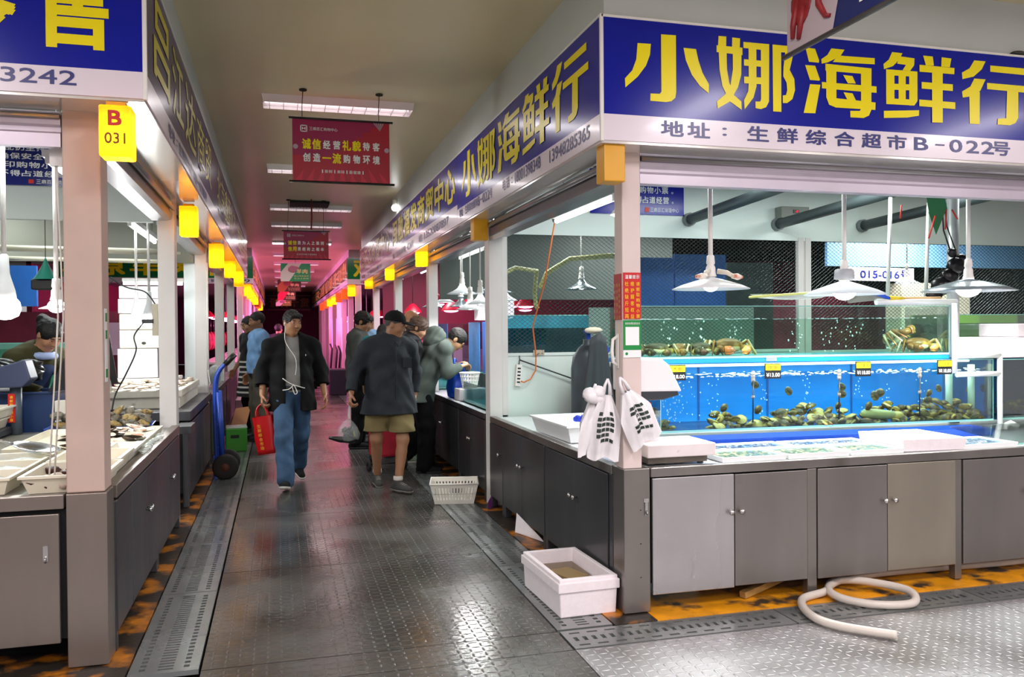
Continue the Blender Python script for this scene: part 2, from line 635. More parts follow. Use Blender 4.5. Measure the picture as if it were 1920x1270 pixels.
fl = MB()
seams = [4.02, 5.6, 7.2, 8.8, 10.4, 12.0, 13.6, 15.2, 16.8, 18.4, 20, 21.6, 23.2, 24.8, 26.4, 28, 30, 32, 34, 36, 38, 40, YEND]
for a, b in zip(seams, seams[1:]):
    fl.box(-0.352, a + 0.004, -0.03, 1.338, b - 0.004, 0.0)
fh = MB()
ys = [-7.0, -4.6, -2.2, 0.2, 2.2, 3.768]
xs = [-8.0, -5.6, -3.2, -0.80, 1.345, 3.8, 6.3, 8.8, 11.0]
for a, b in zip(ys, ys[1:]):
    for c, d in zip(xs, xs[1:]):
        (fl if c == -0.80 else fh).box(c + 0.003, a + 0.003, -0.03, d - 0.003, b - 0.003, 0.0)
fl.box(-0.352, 3.772, -0.03, 1.338, 4.016, 0.0)
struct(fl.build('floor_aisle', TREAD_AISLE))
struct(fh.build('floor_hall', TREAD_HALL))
fs_ = MB()
fs_.box(AX0 - 8, YL + 0.10, -0.06, AX0 - 0.06, YEND, -0.012)
fs_.box(AX1 + 0.14, YF + 0.10, -0.06, 13, YEND, -0.012)
fs_.box(-8, 3.3, -0.4, 13, YEND, -0.34)
struct(fs_.build('floor_stalls', CONCRETE))

kb = MB()
kb.box(1.652, 4.012, -0.3, 1.89, 16.5, 0.006)
kb.box(1.652, 19.9, -0.3, 1.89, YEND, 0.006)
struct(kb.build('trim_1', KERB_DARK))
kb = MB()
kb.box(1.89, 4.012, -0.3, 9.5, 4.46, 0.008)
struct(kb.build('trim_2', KERB))
kb = MB()
kb.box(-0.90, 3.90, -0.3, -0.672, 16.5, 0.006)
kb.box(-0.90, 19.9, -0.3, -0.672, YEND, 0.006)
kb.box(-7, 3.90, -0.3, -0.90, 4.46, 0.006)
struct(kb.build('trim_3', KERB_DARK))

GRATE = mat('wet_drain_grate', '#8f9392', 0.26, 0.6, var=0.15, vscale=3, dirt='#4a4946', dscale=2.5, damt=0.36, rvar=0.1)


def grate_mesh(w, length, rows, name='drain_grate'):
    """plate in local x 0..w, y 0..length; rows = (x0, x1, hole length, pitch)"""
    mb = MB()
    t0, t1 = -0.02, 0.003
    edges = [0.0]
    for r in rows: edges += [r[0], r[1]]
    edges.append(w)
    for i in range(0, len(edges), 2):
        if edges[i + 1] - edges[i] > 1e-4: mb.box(edges[i], 0.004, t0, edges[i + 1], length - 0.004, t1)
    for (a, b, hl, p) in rows:
        n = int((length - 0.06) / p)
        off = (length - n * p) / 2
        mb.box(a, 0.004, t0, b, off, t1)
        for k in range(n):
            mb.box(a, off + k * p + hl, t0, b, off + (k + 1) * p, t1)
        mb.box(a, off + n * p, t0, b, length - 0.004, t1)
    return mb.mesh(name, GRATE)


DOTS = [(0.042, 0.067, 0.026, 0.048), (0.122, 0.187, 0.015, 0.034), (0.232, 0.257, 0.026, 0.048)]
g_long = grate_mesh(0.30, 1.2, DOTS)
y = 4.03
places = ['at the near corner', 'one panel along', 'two panels along', 'three panels along', 'four panels along', 'five panels along', 'six panels along', 'seven panels along', 'eight panels along', 'nine panels along']
for side, x0, nm in ((0, -0.664, 'left-hand'), (1, 1.346, 'right-hand')):
    for k in range(10):
        o = bpy.data.objects.new('drain_grate', g_long)
        COL.objects.link(o)
        o.location = (x0, 4.03 + k * 1.2, 0)
        tag(o, 'slotted steel drain grate beside the %s counters, %s' % (nm, places[k]), 'drain grate', 'drain grates along the %s counters' % nm)
    g2 = grate_mesh(0.30, 12.0, [(0.045, 0.065, 0.03, 0.3), (0.125, 0.185, 0.02, 0.3), (0.235, 0.255, 0.03, 0.3)])
    o = bpy.data.objects.new('drain_grate', g2)
    COL.objects.link(o)
    o.location = (x0, 16.05, 0)
    tag(o, 'far stretch of drain grate beside the %s counters' % nm, 'drain grate', 'drain grates along the %s counters' % nm)
DASH = [(0.03, 0.048, 0.055, 0.095), (0.092, 0.143, 0.021, 0.0475), (0.187, 0.205, 0.055, 0.095)]
g_front = grate_mesh(0.235, 1.22, DASH)
for k, where in enumerate(('at the corner post', 'under the hose', 'right of the hose', 'farthest from the corner')):
    o = bpy.data.objects.new('drain_grate', g_front)
    COL.objects.link(o)
    o.location = (1.345 + (k + 1) * 1.22 - 1.22, 4.008, 0)
    o.rotation_euler = (0, 0, -PI / 2)
    tag(o, 'dash-slotted drain grate before the front cabinets, %s' % where, 'drain grate', 'drain grates before the front cabinets')

# ---------------------------------------------------------------- ceiling, bulkheads
CEILM = mat('cream_ceiling', '#d6c8a2', 0.34, var=0.05, vscale=0.6, spec=0.5)
cl = MB()
cl.box(-9, -8, CEIL, 14, YEND + 1, CEIL + 0.1)
struct(cl.build('ceiling', CEILM))
BULK = mat('grey_white_bulkhead', '#c9cfcc', 0.5, var=0.04, vscale=1.5)
SOFFIT = mat('mirror_white_soffit', '#f0ece6', 0.13, 0.55)
b = MB()
b.box(1.60, 3.985, 3.08, 1.68, 16.85, CEIL)
b.box(1.68, 3.985, 3.08, 12, 4.05, CEIL)
b.box(1.60, 20.0, 3.1, 1.68, YEND, CEIL)
b.box(1.68, 20.0, 3.1, 9, 20.08, CEIL)
struct(b.build('wall_bulkhead_right', BULK))
b = MB()
b.box(-0.62, 4.03, 3.14, -0.56, 16.6, CEIL)
b.box(-9, 4.03, 3.14, -0.62, 4.10, CEIL)
b.box(-0.62, 20.0, 3.1, -0.56, YEND, CEIL)
b.box(-9, 20.0, 3.1, -0.62, 20.08, CEIL)
struct(b.build('wall_bulkhead_left', BULK))
# inside ceilings over the stalls
INCEIL = mat('stall_ceiling_panel', '#8d938c', 0.55, var=0.06, vscale=1.2)
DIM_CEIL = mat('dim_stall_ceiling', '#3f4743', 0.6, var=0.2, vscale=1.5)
b = MB()
b.box(1.9, 4.3, 3.02, 12, 7.1, 3.06)
b.box(-8, 4.3, 3.08, -0.95, 16.4, 3.12)
b.box(-8, 20.2, 3.02, -0.95, YEND, 3.06)
b.box(1.9, 20.2, 3.02, 10, YEND, 3.06)
struct(b.build('ceiling_stalls', INCEIL))
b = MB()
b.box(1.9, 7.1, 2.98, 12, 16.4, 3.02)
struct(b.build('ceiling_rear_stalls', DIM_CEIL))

# soffits and roller shutter housings between sign and posts
b = MB()
b.box(1.572, 3.952, 2.462, 1.76, 16.8, 2.48)
b.box(1.76, 3.952, 2.462, 12, 4.14, 2.48)
b.box(1.572, 20.03, 2.58, 1.80, YEND, 2.6)
struct(b.build('trim_4', SOFFIT))
b = MB()
b.box(-0.79, 3.975, 2.532, -0.552, 16.5, 2.55)
b.box(-8, 3.975, 2.532, -0.79, 4.2, 2.55)
b.box(-0.82, 20.03, 2.58, -0.552, YEND, 2.6)
struct(b.build('trim_5', SOFFIT))

# end of the hall
PURPLE = mat('dim_purple_wall', '#6a2f5c', 0.7, var=0.1)
b = MB()
b.box(-8, YEND, 0, 12, YEND + 0.1, CEIL)
struct(b.build('wall_far', PURPLE))
MAG = mat('dark_red_wall', '#7a1238', 0.6, var=0.15, vscale=1.2)
b = MB()
b.box(5.6, 20.2, 0, 5.7, YEND, 3.1)
b.box(-5.2, 20.2, 0, -5.1, YEND, 3.1)
struct(b.build('wall_pink_stalls', MAG))
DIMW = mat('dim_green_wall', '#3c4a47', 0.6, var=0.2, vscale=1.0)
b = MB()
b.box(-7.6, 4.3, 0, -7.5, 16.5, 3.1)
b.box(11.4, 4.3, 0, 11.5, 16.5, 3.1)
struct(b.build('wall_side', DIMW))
b = MB()
b.box(-8, -8.1, 0, 13, -8, CEIL)
struct(b.build('wall_back', mat('hall_back_wall', '#c9c4c4', 0.6)))


# ---------------------------------------------------------------- posts
def pillar(x0, y0, x1, y1, z0, z1, m=WHITE_POST, bev=0.006):
    return struct(MB().box(x0, y0, z0, x1, y1, z1).build('pillar', m, bevel=bev))


def slim_door_post(x, y, z0, z1):
    return pillar(x, y, x + 0.05, y + 0.05, z0, z1)


PY = [7.05, 10.08, 13.1, 16.15]
BEIGE_POST = mat('beige_post_paint', '#c3aa9e', 0.45, var=0.05, vscale=5, dirt='#a58a78', dscale=7, damt=0.2)
PINK_POST = mat('pinkish_post_paint', '#d8c6c0', 0.42, var=0.04, vscale=5, dirt='#b79c8a', dscale=8, damt=0.2)
pillar(1.755, 4.135, 1.862, 4.242, 0.782, 2.47, PINK_POST)
for y in PY: pillar(1.755, y, 1.87, y + 0.16, 0.0, 2.47)
pillar(-0.935, 4.215, -0.775, 4.375, 0.80, 2.54, BEIGE_POST)
for y in PY: pillar(-0.90, y, -0.775, y + 0.16, 0.0, 2.54)
for y in (20.05, 22.2, 24.4, 26.6, 28.8, 31, 33.4, 36, 38.6):
    pillar(1.755, y, 1.89, y + 0.16, 0.0, 2.6)
    pillar(-0.90, y, -0.775, y + 0.16, 0.0, 2.6)
# the five sign characters drawn as cut vinyl strokes (outlines read off as x, y pairs, y down)
STROKES = {
    '小': '380 308 477 312 470 400 440 490 380 580 290 668 287 595 340 530 370 440|552 232 662 237 662 700 655 750 625 778 585 785 470 775 472 715 540 718 552 700|718 338 812 346 830 440 860 540 908 635 907 712 840 650 780 560 735 440',
    '娜': '980 263 1037 266 1035 340 976 338|965 335 1155 350 1155 408 965 388|1080 272 1138 278 1135 350 1078 345|980 388 1038 392 1040 520 1055 620 1090 720 1145 770 1147 835 1060 770 1005 650 985 520|1083 395 1147 405 1145 560 1120 660 1060 770 970 825 965 770 1025 715 1065 640 1083 520|1162 305 1355 318 1355 370 1162 352|1292 360 1355 365 1352 770 1330 815 1290 830 1250 822 1250 770 1285 770 1292 750|1200 350 1258 354 1258 650 1235 740 1168 832 1164 760 1195 690 1200 620|1165 440 1300 450 1300 498 1165 490|1165 575 1300 582 1300 635 1165 628|1380 320 1445 325 1445 852 1382 848|1440 325 1540 332 1540 385 1440 380|1480 340 1545 345 1530 430 1505 540 1462 545 1462 500|1462 500 1510 520 1545 590 1550 680 1530 750 1490 782 1456 782 1456 722 1480 718 1490 680 1485 620 1460 570',
    '海': '200 340 270 348 300 440 298 458 225 452|197 478 270 482 305 590 300 600 232 595|232 628 308 632 270 858 185 855|390 342 488 350 455 405 360 455 318 465 315 430 360 395|440 398 715 412 715 462 400 450|345 465 690 495 690 545 345 520|610 500 690 500 688 830 670 875 630 895 530 890 528 838 600 838 610 820|318 610 728 640 728 692 318 660|350 470 425 475 425 740 350 735|350 730 720 770 718 830 420 812 370 790|475 552 545 560 570 620 510 618|478 690 545 698 572 758 508 756',
    '鲜': '845 380 920 388 895 440 850 490 785 515 782 475 820 440|900 412 1008 425 1005 480 975 525 920 520 945 478 880 470|800 515 1028 528 1028 570 800 560|800 515 860 518 860 785 800 785|968 530 1028 530 1028 760 1005 795 968 795|890 560 942 565 942 750 890 745|800 625 1028 632 1028 678 800 672|800 740 1028 750 1005 795 800 785|782 838 1040 832 1038 875 950 890 782 893|1070 402 1142 408 1150 480 1090 478|1208 412 1282 420 1270 490 1205 486|1043 475 1305 495 1303 545 1043 530|1058 610 1292 625 1292 678 1058 662|1040 748 1310 768 1310 822 1040 800|1135 490 1215 495 1215 930 1135 928',
    '行': '1455 440 1538 446 1510 510 1450 570 1368 592 1365 540 1420 505|1455 585 1538 590 1500 680 1450 725 1370 738 1365 690 1425 650|1418 700 1495 690 1493 950 1420 945|1572 478 1905 500 1905 555 1572 528|1548 618 1930 645 1930 700 1548 668|1698 670 1782 675 1780 900 1760 940 1715 958 1625 952 1628 905 1690 900'}


def put_strokes(mb, ch, cx, cz, w, h, mtx):
    polys = []
    for s in STROKES[ch].split('|'):
        v = [float(q) for q in s.split()]
        polys.append([(v[i], v[i + 1] - 0.073 * v[i]) for i in range(0, len(v), 2)])
    xs = [p[0] for q in polys for p in q]
    ys = [p[1] for q in polys for p in q]
    x0, x1, y0, y1 = min(xs), max(xs), min(ys), max(ys)
    for i, q in enumerate(polys):
        vs = [((x - (x0 + x1) / 2) / (x1 - x0) * w + cx, ((y0 + y1) / 2 - y) / (y1 - y0) * h + cz, 0.0002 * i) for x, y in q]
        mb.add(vs, [tuple(range(len(vs)))[::-1]], 0, False, mtx)


# ---------------------------------------------------------------- shop signs
def sign(label, face, origin, length, z0, zs, z1, panel, main, addr, letter=None, strip=None, addr_mat=None, trim=True, cat='shop sign'):
    """board starting at origin, running along the reading direction of face; z0..zs pale strip, zs..z1 coloured panel.
    main / addr: lists of (text, x0, x1, zc, h, bold, mode)"""
    F = board_frame(face, origin)
    t = thing('shop_sign', label, cat, origin)
    inv = Matrix.Translation(-Vector(origin))
    mb = MB()
    mb.box(0, zs, -0.03, length, z1, 0, 0, inv @ F)
    mb.build('panel', panel, t)
    mb = MB()
    mb.box(0, z0, -0.03, length, zs - 0.0005, 0, 0, inv @ F)
    mb.build('pale_strip', strip or STRIP_SIGN, t)
    for nm, lst, mt in (('lettering', main, letter or YELLOW_LETTER), ('address_lettering', addr, addr_mat or NAVY_LETTER)):
        if not lst: continue
        mb = MB()
        G = inv @ F @ Matrix.Translation((0, 0, 0.002))
        for s, a, b, zc, h, bold, mode in lst:
            if mode == 'cut': put_strokes(mb, s, (a + b) / 2, zc, b - a, h, G)
            elif mode == 'fit': put_text(mb, s, (a + b) / 2, zc, b - a, h, G, bold)
            else: chars(mb, s, a, b, zc, h, G, bold)
        mb.build(nm, mt, t)
    if trim:
        mb = MB()
        mb.box(-0.005, z1, -0.034, length + 0.005, z1 + 0.012, 0.004, 0, inv @ F)
        mb.build('top_trim', WHITE_PLASTIC, t)
    return t


# front board of the corner shop (characters placed where the photo shows them)
X0 = 1.575
big = [('小', 1.695, 2.164, 2.857, 0.345), ('娜', 2.21, 2.674, 2.859, 0.378), ('海', 2.728, 3.189, 2.855, 0.366), ('鲜', 3.236, 3.715, 2.8625, 0.375), ('行', 3.764, 4.304, 2.8655, 0.363)]
aw = []
cx_ = [1.956, 2.106, 2.255, 2.452, 2.629, 2.805, 2.984, 3.157, 3.323, 3.485, 3.612, 3.722, 3.838, 3.944, 4.040]
for ch, c in zip('地址：生鲜综合超市B-022号', cx_):
    w = {'：': 0.024, 'B': 0.095, '-': 0.062}.get(ch, 0.088 if ch in '02' else 0.128)
    h = {'：': 0.042, '-': 0.008}.get(ch, 0.072 if ch in 'B02' else 0.08)
    aw.append((ch, c - w / 2 - X0, c + w / 2 - X0, 2.552, h, 0.022, 'fit'))
t = sign('blue corner-shop sign with five huge yellow characters, facing the open hall', FACE_FRONT, (X0, 3.945, 0), 5.6, 2.476, 2.608, 3.09, BLUE_SIGN,
         [(c, a - X0, b - X0, z, h, 0, 'cut') for c, a, b, z, h in big], aw)
MB().box(-0.012, -0.004, 2.47, 0.006, 0.014, 3.105).build('corner_trim', WHITE_PLASTIC, t, bevel=0.003)

# aisle board of the same shop: runs from far (y 7.44) to the corner
Y0 = 7.445
W = lambda y: Y0 - y
side_big = [('小', 7.24, 6.69), ('娜', 6.63, 6.05), ('海', 5.99, 5.39), ('鲜', 5.33, 4.76), ('行', 4.71, 4.11)]
sign('blue aisle sign of the corner shop with five tall yellow characters', FACE_WEST, (1.565, Y0, 0), Y0 - 3.962, 2.476, 2.608, 3.09, BLUE_SIGN,
     [(c, W(a), W(b), 2.855, 0.38, 0, 'cut') for c, a, b in side_big],
     [('地址：生鲜综合超市B-022号', W(7.36), W(6.16), 2.565, 0.075, 0.015, 'row'), ('电话：', W(5.86), W(5.56), 2.56, 0.078, 0.02, 'row'),
      ('18001398348', W(5.53), W(4.95), 2.56, 0.075, 0.012, 'fit'), ('13948285365', W(4.77), W(4.10), 2.552, 0.075, 0.012, 'fit')])
Y0 = 11.98
W = lambda y: 11.98 - y
sign('blue aisle sign with eight yellow characters, beyond the corner shop', FACE_WEST, (1.565, 11.98, 0), 11.98 - 7.45, 2.476, 2.655, 3.09, BLUE_SIGN,
     [('闽融福发商贸中心', W(11.9), W(7.5), 2.875, 0.33, 0.03, 'row')],
     [('地址：生鲜综合超市B-026号', W(11.9), W(10.0), 2.565, 0.08, 0.012, 'row'), ('电话：', W(9.6), W(9.28), 2.57, 0.08, 0.02, 'row'), ('13520087897', W(9.22), W(7.85), 2.57, 0.08, 0.012, 'fit')])
W = lambda y: 16.8 - y
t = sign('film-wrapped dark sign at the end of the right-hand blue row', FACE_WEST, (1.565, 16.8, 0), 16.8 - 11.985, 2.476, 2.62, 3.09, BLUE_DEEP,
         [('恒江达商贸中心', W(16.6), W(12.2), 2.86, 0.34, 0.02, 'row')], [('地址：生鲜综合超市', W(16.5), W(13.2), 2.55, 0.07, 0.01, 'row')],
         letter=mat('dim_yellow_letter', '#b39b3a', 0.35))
FILM = film('clear_wrap_film', '#b9b2bd', 0.92, 0.12)


def wrap(t, x, y0, y1, z0, z1, nx):
    """crinkled clear film stretched over a board on the plane x"""
    mb = MB()
    rng = random.Random(int(y0 * 10))
    n, k = 48, 8
    vs = []
    for i in range(n + 1):
        for j in range(k + 1):
            vs.append((x + nx * (0.008 + rng.uniform(0, 0.014)), y0 + (y1 - y0) * i / n, z0 + (z1 - z0) * j / k + rng.uniform(-0.02, 0.02)))
    fs = [(i * (k + 1) + j, i * (k + 1) + j + 1, (i + 1) * (k + 1) + j + 1, (i + 1) * (k + 1) + j) for i in range(n) for j in range(k)]
    l = t.location
    mb.add([(a - l.x, b - l.y, c - l.z) for a, b, c in vs], fs, 0, True)
    return mb.build('film_wrap', FILM, t)


wrap(t, 1.565, 12.0, 16.78, 2.48, 3.08, -1)

# left-hand boards
ZL0, ZLS, ZL1 = 2.545, 2.661, 3.175
XL = -0.545
L0 = -5.6
t = sign('blue sign of the left-hand seafood stall facing the hall, cut off by the photo edge', FACE_FRONT, (L0, 3.965, 0), XL - L0 - 0.012, ZL0, ZLS, ZL1, BLUE_SIGN,
         [('零', -1.345 - L0, -1.045 - L0, 2.925, 0.36, 0.04, 'fit'), ('售', -0.977 - L0, -0.689 - L0, 2.92, 0.36, 0.035, 'fit')],
         [('3242', -1.107 - L0, -0.818 - L0, 2.614, 0.062, 0.012, 'fit')])
MB().box(XL - L0 - 0.012, -0.004, ZL0 - 0.004, XL - L0 + 0.006, 0.016, ZL1 + 0.012).build('corner_trim', WHITE_PLASTIC, t, bevel=0.003)
W = lambda y: y - 3.985
dimY = mat('dull_yellow_letter', '#c9bb2e', 0.4)  # faded yellow, with the board's dim light put into the colour too
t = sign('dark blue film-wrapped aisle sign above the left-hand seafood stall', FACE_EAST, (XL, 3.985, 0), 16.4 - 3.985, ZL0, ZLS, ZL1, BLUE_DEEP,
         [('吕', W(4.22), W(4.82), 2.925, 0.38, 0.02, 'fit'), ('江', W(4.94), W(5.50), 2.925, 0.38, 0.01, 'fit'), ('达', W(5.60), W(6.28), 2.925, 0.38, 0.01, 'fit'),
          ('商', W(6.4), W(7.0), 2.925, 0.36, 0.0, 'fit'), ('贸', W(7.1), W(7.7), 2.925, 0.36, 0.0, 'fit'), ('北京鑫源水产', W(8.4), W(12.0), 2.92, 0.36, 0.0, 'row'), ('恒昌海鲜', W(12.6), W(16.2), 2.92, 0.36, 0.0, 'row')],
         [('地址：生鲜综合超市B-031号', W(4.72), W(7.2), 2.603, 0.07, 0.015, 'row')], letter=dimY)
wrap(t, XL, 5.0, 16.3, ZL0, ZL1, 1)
mb = MB()
for yy, zz in ((6.55, 2.75), (8.6, 2.72), (9.1, 2.76), (9.9, 2.74)):
    mb.box(0.016, yy - 3.985, zz - 0.012, 0.022, yy - 3.985 + 0.24, zz + 0.012)
mb.build('white_tape', WHITE_PLASTIC, t)

# green signs of the meat stalls beyond the cross passage
for nm, face, org, ln, txt, lab in (
        ('r', FACE_FRONT, (1.565, 19.98, 0), 4.0, '双汇冷鲜肉', 'green meat-stall sign with a yellow first character beyond the right cross passage'),
        ('l', FACE_FRONT, (-4.6, 19.98, 0), 4.05, '草原羊肉店', 'green sign end peeping past the left-hand blue row')):
    t = sign(lab, face, org, ln, 2.61, 2.73, 3.22, GREEN_SIGN, [(txt[0], 0.14, 0.58, 2.975, 0.38, 0.03, 'fit'), (txt[1:], 0.7, ln - 0.4, 2.975, 0.4, 0.03, 'row')],
             [('地址：生鲜B-029', 0.3, 1.5, 2.67, 0.08, 0.015, 'row')] if nm == 'r' else [('生鲜B-029', 3.0, 4.0, 2.67, 0.08, 0.01, 'row')])
oldY = mat('pale_gold_letter', '#cdb357', 0.4)
BROWN = mat('film_covered_green_sign', '#4d3a33', 0.15, coat=0.4)
y = 20.0
rows = ['清真牛羊肉批发零售', '鑫盛源肉类商贸', '三江冷鲜肉类商行', '草原兴发牛羊肉', '诚信禽蛋肉食']
for k, (a, b) in enumerate(((20.0, 25.2), (25.25, 29.6), (29.65, 33.8), (33.85, 38.0), (38.05, 41.9))):
    sign('film-covered meat-stall sign over the right side of the pink aisle, %s beyond the passage' % ORD[k], FACE_WEST, (1.565, b, 0), b - a, 2.61, 2.73, 3.22,
         BROWN if k < 3 else GREEN_SIGN, [(rows[k], 0.2, b - a - 0.2, 2.97, 0.4, 0.03, 'row')], [('地址：生鲜综合超市', 0.3, 2.6, 2.67, 0.07, 0.01, 'row')], letter=oldY)
    sign('film-covered meat-stall sign over the left side of the pink aisle, %s beyond the passage' % ORD[k], FACE_EAST, (-0.545, a, 0), b - a, 2.61, 2.73, 3.22,
         BROWN if k < 3 else GREEN_SIGN, [(rows[(k + 2) % 5], 0.2, b - a - 0.2, 2.97, 0.4, 0.03, 'row')], [('地址：生鲜综合超市', 0.3, 2.6, 2.67, 0.07, 0.01, 'row')], letter=oldY)
# board closing the far end of the aisle
sign('dark board with big dull gold characters closing the far end of the aisle', FACE_FRONT, (-0.5, 41.5, 0), 2.0, 2.50, 2.58, 3.2, mat('dark_board', '#141012', 0.5),
     [('调料干货', 0.08, 1.95, 2.88, 0.45, 0.05, 'row')], [], letter=mat('dull_gold', '#8a6a2a', 0.5), strip=mat('dim_pink_strip', '#8d5a78', 0.5))

# ---------------------------------------------------------------- hanging banners
ROD = mat('black_banner_rod', '#17130f', 0.4)
CORD = mat('dark_cord', '#2b2622', 0.6)
RED_BANNER = mat('crimson_banner_cloth', '#b0102e', 0.4)
MAG_BANNER = mat('magenta_banner_cloth', '#9c0a4c', 0.4)
PINK_STAR = mat('hot_pink_print', '#d01a3c', 0.4)


def wave_sheet(w, h, n=14, amp=0.006, ph=0.0):
    vs, fs = [], []
    for i in range(n + 1):
        for j in range(2):
            vs.append((-w / 2 + w * i / n, h * j, amp * math.sin(i * 0.9 + ph)))
    for i in range(n): fs.append((2 * i, 2 * i + 2, 2 * i + 3, 2 * i + 1))
    return vs, fs


def red_banner(label, xc, y, z0, w, h, lines, foot):
    t = thing('hanging_banner', label, 'banner', (xc, y, z0))
    G = FACE_FRONT
    mb = MB()
    # graded cloth: magenta upper left to crimson below, printed as bands
    N = 12
    for i in range(N):
        a, b_ = h * i / N, h * (i + 1) / N
        cut = w * max(-0.5, min(0.5, 0.9 * (i / N) - 0.45 + 0.0))
        mb.add([(-w / 2, a, 0), (cut, a, 0), (cut, b_, 0), (-w / 2, b_, 0)], [(0, 1, 2, 3)], 1 if i > 4 else 0, False, G)
        mb.add([(cut, a, 0), (w / 2, a, 0), (w / 2, b_, 0), (cut, b_, 0)], [(0, 1, 2, 3)], 0, False, G)
        mb.add([(-w / 2, a, -0.002), (w / 2, a, -0.002), (w / 2, b_, -0.002), (-w / 2, b_, -0.002)], [(3, 2, 1, 0)], 0, False, G)
    mb.build('cloth', [RED_BANNER, MAG_BANNER], t)
    mb = MB()
    rng = random.Random(3)
    for k in range(9):
        bx = -w * 0.45 + w * 0.9 * k / 8
        ang = (bx / w) * 2.2
        L_ = h * rng.uniform(0.16, 0.28)
        mb.add([(bx - 0.02, 0.005, 0.001), (bx + 0.03, 0.005, 0.001), (bx + math.sin(-ang) * L_ * 0.6, L_, 0.001)], [(0, 1, 2)], 0, False, G)
    mb.build('ray_print', PINK_STAR, t)
    mw, my = MB(), MB()
    G2 = G @ Matrix.Translation((0, 0, 0.002))
    for row, zc, hh in lines:
        n = len(row)
        step = w * 0.82 / n
        for i, (ch, c) in enumerate(row):
            k = 1.12 if c else 0.92
            put_text(my if c else mw, ch, -w * 0.41 + step * (i + 0.5), h * zc, step * 0.78 * k, h * hh * k * (0.14 if ch == '一' else 1), G2, 0.035)
    chars(mw, foot, -w * 0.22, w * 0.24, h * 0.17, h * 0.055, G2, 0.0)
    chars(mw, '三鼎百汇购物中心', -w * 0.33, -w * 0.04, h * 0.845, h * 0.05, G2, 0.0)
    # square shop emblem
    s = h * 0.055
    cx, cz = -w * 0.385, h * 0.845
    for a, b_, c, d in ((-s, -s, s, -s * 0.72), (-s, s * 0.72, s, s), (-s, -s, -s * 0.72, s), (s * 0.72, -s, s, s)):
        mw.add([(cx + a, cz + b_, 0), (cx + c, cz + b_, 0), (cx + c, cz + d, 0), (cx + a, cz + d, 0)], [(0, 1, 2, 3)], 0, False, G2)
    for sx in (-1, 1):
        mw.add([(cx + sx * s * .5, cz - s * .5, 0), (cx + sx * s * .5, cz + s * .5, 0), (cx, cz, 0)], [(0, 1, 2)], 0, False, G2)
    mw.build('white_lettering', WHITE_LETTER, t)
    my.build('yellow_lettering', YELLOW_LETTER, t)
    mb = MB()
    for sx in (-1, 1):
        mb.lathe([(0, 0), (h * 0.04, 0), (h * 0.04, 0.001)], (sx * w * 0.47, h * 0.55, 0.002), 12, 0, False, G)
        mb.add([(sx * w * 0.47 + h * 0.04 * math.cos(q * PI / 6), h * 0.55 + h * 0.04 * math.sin(q * PI / 6), 0.003) for q in range(12)], [tuple(range(12))], 0, False, G)
    for q in range(5):
        mb.add([(w * 0.33 + q * 0.018, h * 0.99, 0.002), (w * 0.345 + q * 0.018, h * 0.99, 0.002), (w * 0.40, h * 0.86, 0.002)], [(0, 1, 2)], 0, False, G)
    mb.build('ornament_print', mat('grey_pink_print', '#b9a3b4', 0.5), t)
    MB().tube([(-w * 0.535, -0.004, h + 0.004), (w * 0.535, -0.004, h + 0.004)], 0.009, 10).build('rod', ROD, t)
    MB().tube([(-w * 0.535, -0.004, -0.004), (w * 0.55, -0.004, -0.004)], 0.009, 10).build('rod', ROD, t)
    for sx in (-0.4, 0.39):
        mb = MB()
        mb.tube([(w * sx, 0, h), (w * sx, 0.02, h + 0.10), (w * sx + 0.01, 0.04, CEIL - z0)], 0.003, 6)
        mb.lathe([(0.03, 0), (0.03, 0.01), (0, 0.01)], (w * sx + 0.01, 0.04, CEIL - z0 - 0.012), 12)
        mb.build('hanging_cord', CORD, t)
    return t


q = lambda s, ys: [(c, i in ys) for i, c in enumerate(s)]
red_banner('large crimson banner with two lines of yellow and white characters, nearest in the aisle', 0.495, 6.75, 2.695, 0.75, 0.485,
           [(q('诚信经营礼貌待客', (0, 1, 4, 5)), 0.60, 0.15), (q('创造一流购物环境', (2, 3)), 0.385, 0.15)], '|新鲜|美味|最健康|')
red_banner('smaller-looking crimson banner hanging behind the first one, before the green ones', 0.40, 12.5, 2.565, 0.63, 0.40,
           [(q('诚信是为人之准则', (0, 1)), 0.58, 0.14), (q('信用是经商之根本', (0, 1)), 0.36, 0.14)], '|新鲜|美味|最健康|')


